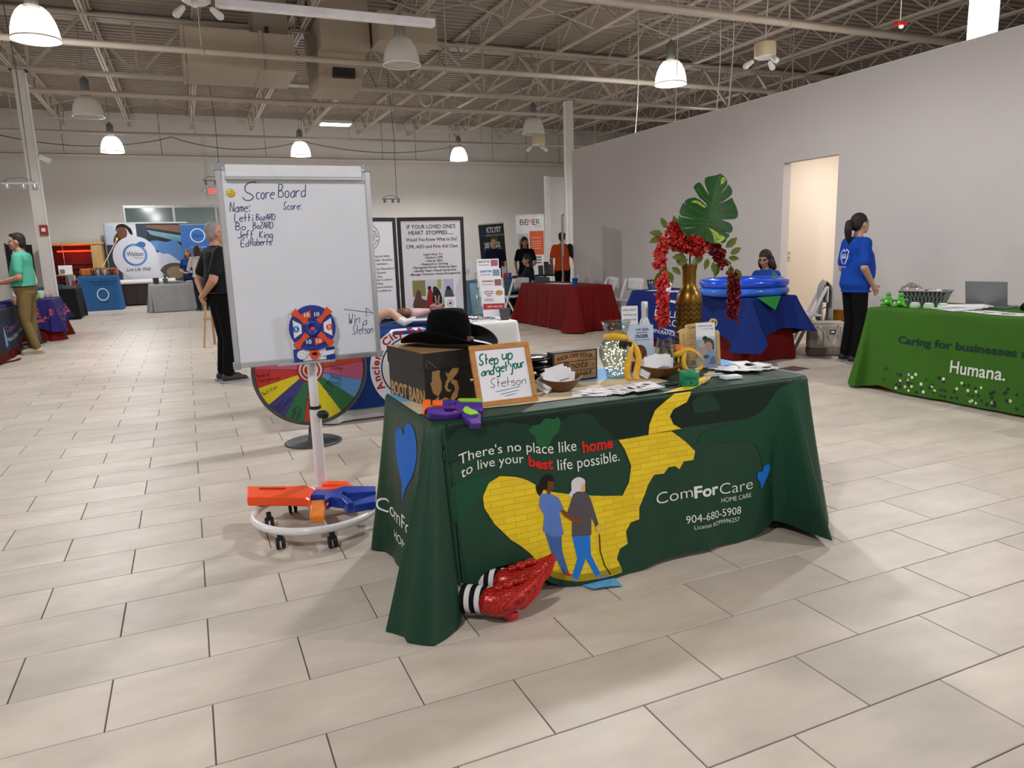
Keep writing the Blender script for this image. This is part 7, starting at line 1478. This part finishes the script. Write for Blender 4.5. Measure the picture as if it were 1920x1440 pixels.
    # trousers
    if not only_top:
        mp = MB(S); mp.loft([(0, 0, .84 + dz * 0 - (.42 if sit else 0), .168 * w_, .12), (0, 0, (.9 if not sit else .48), .178 * w_ + .005, .13 + belly * .3), (0, .006 + belly * .2, (1.0 if not sit else .58), .172 * w_ + belly * .3, .124 + belly * .75)], 20)
        for k in (-1, 1):
            a, b, c = (V(q) for q in LG[k]); mp.cap(a, b, .098, .072, 14); mp.cap(b, c + V((0, 0, .03)), .072, .062, 14)
        mp.build('trousers', mat('cloth_' + pants, pants, .85, var=.12, scale=5, bump=.25, bscale=10, spec=.15), t, remesh=max(vox, .011) * s, smooth=4)
        if tuck and not female: MB(S).tube([(cos(R(a)) * (.184 * w_ + belly * .3), sin(R(a)) * (.134 + belly * .78) + .006 + belly * .22, .99) for a in range(0, 360, 15)], .016, 6, closed=True, flat=.4, upv=(0, 0, 1)).build('belt', mat('belt_black', '0c0c0d', .5), t)
        if shoes:
            for k in (-1, 1):
                c = V(LG[k][2]); mo = MB(S); b = V((c.x, c.y, 0)); mo.cap(b + V((0, -.03, .055)), b + V((0, .06, .052)), .052, .05, 14); mo.cap(b + V((0, .06, .052)), b + V((k * .012, .17, .038)), .05, .034, 14)
                sh_ = mo.build('shoe', mat('shoe_' + shoe, shoe, .6), t, remesh=.011, smooth=4)
                MB(S).prism(smooth_poly([(b.x - .045, b.y - .08), (b.x + .045, b.y - .08), (b.x + .048, b.y + .05), (b.x + .05 + k * .01, b.y + .15), (b.x + k * .01, b.y + .215), (b.x - .05 + k * .01, b.y + .15), (b.x - .048, b.y + .05)]), .028, lambda x, y, h: V((x, y, h))).build('sole', mat('sole_' + shoe, '8d8d8f' if shoe != 'b9ab94' else 'a89b86', .7), sh_)
    # hair
    hm = mat('hair_' + haircol, haircol, .55, var=.35, scale=60, stretch=(1, 1, .2)); mh = MB(S)
    if hair == 'short':
        mh.ell(hv((0, -.026, .04)), (.081, .092, .094), 18, hmx); mh.ell(hv((0, -.06, -.01)), (.074, .058, .085), 16, hmx); mh.ell(hv((0, .035, .095)), (.06, .05, .028), 14, hmx)
        mh.build('hair', hm, t, remesh=.008, smooth=3)
    elif hair == 'cropped':
        mh.ell(hv((0, -.026, .032)), (.0765, .089, .09), 18, hmx); mh.ell(hv((0, -.05, -.02)), (.071, .058, .075), 16, hmx); mh.build('hair', hm, t, remesh=.008, smooth=3)
    elif hair == 'ponytail':
        mh.ell(hv((0, -.022, .038)), (.084, .098, .094), 18, hmx); mh.ell(hv((0, -.06, .0)), (.078, .062, .08), 16, hmx)
        q = [hv((0, -.115, .035)), hv((0, -.155, .02)), hv((.01, -.175, -.06)), hv((.0, -.165, -.15)), hv((.0, -.14, -.24))]
        for i in range(4): mh.cap(q[i], q[i + 1], (.028, .04, .043, .034)[i], (.04, .043, .034, .01)[i], 12)
        mh.build('hair', hm, t, remesh=.008, smooth=3); MB(S).ell(hv((0, -.118, .035)), (.03, .012, .03), 12, hmx).build('hair_tie', mat('belt_black', '0c0c0d', .5), t)
    elif hair in ('long', 'bob'):
        mh.ell(hv((0, -.022, .038)), (.088, .1, .096), 18, hmx); mh.ell(hv((0, -.055, -.03)), (.088, .07, .1), 16, hmx); L_ = .2 if hair == 'bob' else .42
        for k in (-1, 0, 1): mh.cap(hv((k * .062, -.05 - (.03 if k == 0 else 0), .0)), hv((k * .085, -.07, -L_ * (.75 if hair == 'bob' else .8))), .04, .04 if hair == 'bob' else .03, 12)
        if hair == 'bob':
            for k in (-1, 1): mh.ell(hv((k * .08, -.01, -.07)), (.032, .05, .07), 12, hmx)
        mh.build('hair', hm, t, remesh=.009, smooth=3)
    elif hair == 'bun':
        mh.ell(hv((0, -.022, .038)), (.082, .096, .092), 18, hmx); mh.ell(hv((0, -.06, .0)), (.074, .058, .075), 16, hmx); mh.ell(hv((0, -.11, .05)), .035, 12, hmx); mh.build('hair', hm, t, remesh=.009, smooth=3)
    elif hair == 'cap':
        mh.ell(hv((0, -.05, -.01)), (.078, .06, .08), 14, hmx); mh.build('hair', hm, t, remesh=.009, smooth=3)
        MB(S).ell(hv((0, -.01, .06)), (.088, .105, .075), 18, hmx).build('cap_crown', mat('cap_black', '17181b', .7), t); MB(S).ell(hv((0, .11, .045)), (.075, .07, .008), 16, hmx).build('cap_bill', mat('cap_black', '17181b', .7), t)
    return t, hv, S, LN, msh
def glasses(t, hv, S, col='2a2018'):
    g = mat('glasses_' + col, col, .3)
    for k in (-1, 1):
        o = MB(S).tube([hv((k * .033 + .024 * cos(R(a)), .097, .004 + .018 * sin(R(a)))) for a in range(0, 360, 30)], .0022, 5, closed=True); o.tube([hv((k * .058, .094, .012)), hv((k * .08, .02, .012)), hv((k * .082, -.005, .0))], .0024, 5)
        o.build('glasses_side', g, t)
# man in black polo behind the score board, hands clasped behind his back
back = {1: ((.27, -.13, 1.13), (.05, -.185, .965), (-.8, -.12, -.35), (0, 1, 0)), -1: ((-.27, -.13, 1.13), (-.03, -.165, .955), (.7, -.3, -.5), (0, 1, 0))}
t, hv, S, LN, ms_ = person('man in black polo and trousers with hands clasped behind his back', (.31, 8.8, 0), R(-90 + 14), 1.79, skin='b5846c', shirt='17181d', pants='0b0b0d', shoe='26262a', arms=back, hair='cropped', haircol='8d8680', belly=.06, vox=.0085, polo=True, head=(R(-6), 0), wide=1.17); glasses(t, hv, S)
# man in teal polo at the left
t, hv, S, LN, ms_ = person('man in mint green polo and khaki trousers at the navy table', (-2.31, 13.44, 0), R(90 - 8), 1.86, skin='b07f66', shirt='4fa48c', pants='75633f', shoe='b9ab94', arms={-1: ((-.26, -.02, 1.12), (-.2, .24, 1.06), (.2, 1, .0), (1, 0, -.2)), 1: ((.25, .0, 1.12), (.2, .24, 1.05), (-.2, 1, 0), (-1, 0, -.2))}, hair='short', haircol='1d1512', belly=.035, vox=.0085, polo=True, head=(R(10), 0), wide=1.08, legs={-1: ((-.095, 0, .88), (-.1, .04, .48), (-.11, -.06, .085)), 1: ((.095, 0, .88), (.1, .02, .48), (.11, .05, .085))})
# woman in blue tee behind the green table
t, hv, S, LN, ms_ = person('woman in blue tee shirt with dark ponytail behind the green table', (6.77, 5.90, 0), R(-108), 1.65, True, skin='b58a74', shirt='123f9a', pants='0d0d10', hair='ponytail', haircol='170e0c', belly=.06, vox=.0085, tuck=False, sleeve=.62, arms={1: ((.25, -.05, 1.13), (.2, .1, .92), (-.2, .6, -.8), (-1, 0, 0)), -1: ((-.25, -.03, 1.12), (-.2, .14, .95), (.1, .6, -.8), (1, 0, 0))}, head=(R(8), R(4)), wide=1.14)
bk_ = lambda x, z: LN @ V((-x, -.13 - .0 * x, z)) * S.to_scale()[0]
def backF(x, z): return S @ V((-x + .02, -.158 + .9 * x * x - (.012 if z < 1.3 else .0), z))
decal('printed_heart', join2d(ribbon2d([(-.02, 1.17), (-.07, 1.24), (-.075, 1.31), (-.03, 1.34), (.0, 1.31), (.03, 1.34), (.075, 1.31), (.07, 1.24), (.02, 1.17)], .014)), backF, 'd3d6dc', t, .03); decal('lettering', fit_text('WE ARE', -.045, .045, 1.27, .018, bold=.02), backF, 'd3d6dc', t); decal('lettering', fit_text('CARE', -.05, .05, 1.235, .03, bold=.04), backF, 'd3d6dc', t); decal('lettering', fit_text('LIVE WELL', -.05, .05, 1.13, .014), backF, 'd3d6dc', t)
# seated woman behind the blue table
t, hv, S, LN, ms_ = person('seated woman with brown bob and glasses behind the inflatable rings', (7.12, 7.66, 0), R(100), 1.66, True, skin='a87a62', shirt='143f8e', pants='14161c', hair='bob', haircol='2a1712', sit=True, legs={-1: ((-.1, .02, .47), (-.11, .4, .45), (-.11, .42, .085)), 1: ((.1, .02, .47), (.11, .4, .45), (.11, .42, .085))}, arms={-1: ((-.24, .06, 1.12), (-.14, .28, 1.1), (.4, 1, 0), (0, 0, -1)), 1: ((.24, .06, 1.12), (.14, .28, 1.1), (-.4, 1, 0), (0, 0, -1))}, head=(R(12), R(-16)), tuck=False); glasses(t, hv, S, '1a1412')
dup(ch0, (7.15, 7.66, 0), R(100 - 180), 'white folding chair under the seated woman')
# fitness booth
t, hv, S, LN, ms_ = person('woman in navy scrubs standing before the black fitness banner', (6.37, 15.35, 0), R(160), 1.65, True, skin='b98d74', shirt='12152a', pants='101116', hair='bun', haircol='4a3626', tuck=False, arms={-1: ((-.26, .02, 1.12), (-.24, .16, .9), (.1, .5, -.8), (1, 0, 0)), 1: ((.25, .02, 1.12), (.2, .16, .92), (0, .6, -.8), (-1, 0, 0))}, head=(R(-15), 0))
t, hv, S, LN, ms_ = person('woman in black top with long dark hair before the white banner', (7.2, 15.5, 0), R(150), 1.63, True, skin='a3765e', shirt='0d0d10', pants='0d0d10', hair='long', haircol='140d0b', tuck=False, arms={-1: ((-.26, .05, 1.12), (-.16, .26, 1.0), (.3, .9, -.2), (0, 0, -1)), 1: ((.25, .0, 1.12), (.2, .14, .92), (0, .6, -.8), (-1, 0, 0))}, head=(R(12), 0))
t, hv, S, LN, ms_ = person('crouching woman in dark navy with very long dark hair', (6.45, 13.75, 0), R(80), 1.66, True, skin='a3765e', shirt='0e1020', pants='0d0d10', hair='long', haircol='140d0b', sit=True, legs={-1: ((-.1, .02, .47), (-.11, .38, .45), (-.11, .4, .085)), 1: ((.1, .02, .47), (.11, .38, .45), (.11, .4, .085))}, tuck=False, head=(0, R(-6)))
t, hv, S, LN, ms_ = person('person in orange and black shirt with a dark cap, back turned', (7.9, 15.0, 0), R(-30), 1.72, skin='9a6a52', shirt='c24a16', pants='0d0d10', hair='cap', haircol='241a16', tuck=False, lean=R(10), head=(0, R(-14)), arms={1: ((.28, .05, 1.12), (.3, .22, .95), (0, .8, -.5), (-1, 0, 0)), -1: ((-.26, .0, 1.12), (-.24, .16, .92), (0, .6, -.7), (1, 0, 0))})
MB(S).cap((.19, .02, 1.4), (.25, .03, 1.2), .075, .068, 14).build('black_sleeve', mat('cloth_black', '111114', .8), t, remesh=.011)
# spa booth visitors
person('woman in blue top with blonde hair at the spa booth', (.08, 23.3, 0), R(165), 1.66, True, skin='b98a72', shirt='14366e', pants='14161c', hair='bob', haircol='6b4c2c', tuck=False, vox=.013, arms={1: ((.25, .05, 1.12), (.1, .25, 1.05), (-.7, .6, 0), (0, 0, -1)), -1: ((-.25, .05, 1.12), (-.1, .25, 1.05), (.7, .6, 0), (0, 0, -1))})
person('woman in white jacket with braided hair seen from behind at the spa booth', (.3, 21.2, 0), R(20), 1.72, True, skin='8d6450', shirt='c9c6c2', pants='23252b', hair='long', haircol='4a3220', tuck=False, vox=.013, sleeve=1, arms={-1: ((-.26, .05, 1.12), (-.12, .24, 1.05), (.7, .6, 0), (0, 0, -1))})
# people half hidden behind the man in green
person('person with grey blonde hair in dark jacket at the left edge', (-3.05, 14.1, 0), R(-150), 1.66, True, skin='b08a74', shirt='16182a', pants='16181e', hair='bob', haircol='8d7a62', tuck=False, vox=.013, sleeve=1, arms={-1: ((-.25, .05, 1.12), (-.14, .24, .98), (.3, .9, 0), (0, 0, -1))})
person('person in white shirt and grey trousers behind the man in mint green', (-2.52, 14.65, 0), R(70), 1.68, False, skin='b08a74', shirt='c4c4c6', pants='4a4b50', hair='short', haircol='4a3a2c', tuck=False, vox=.013, sleeve=1)
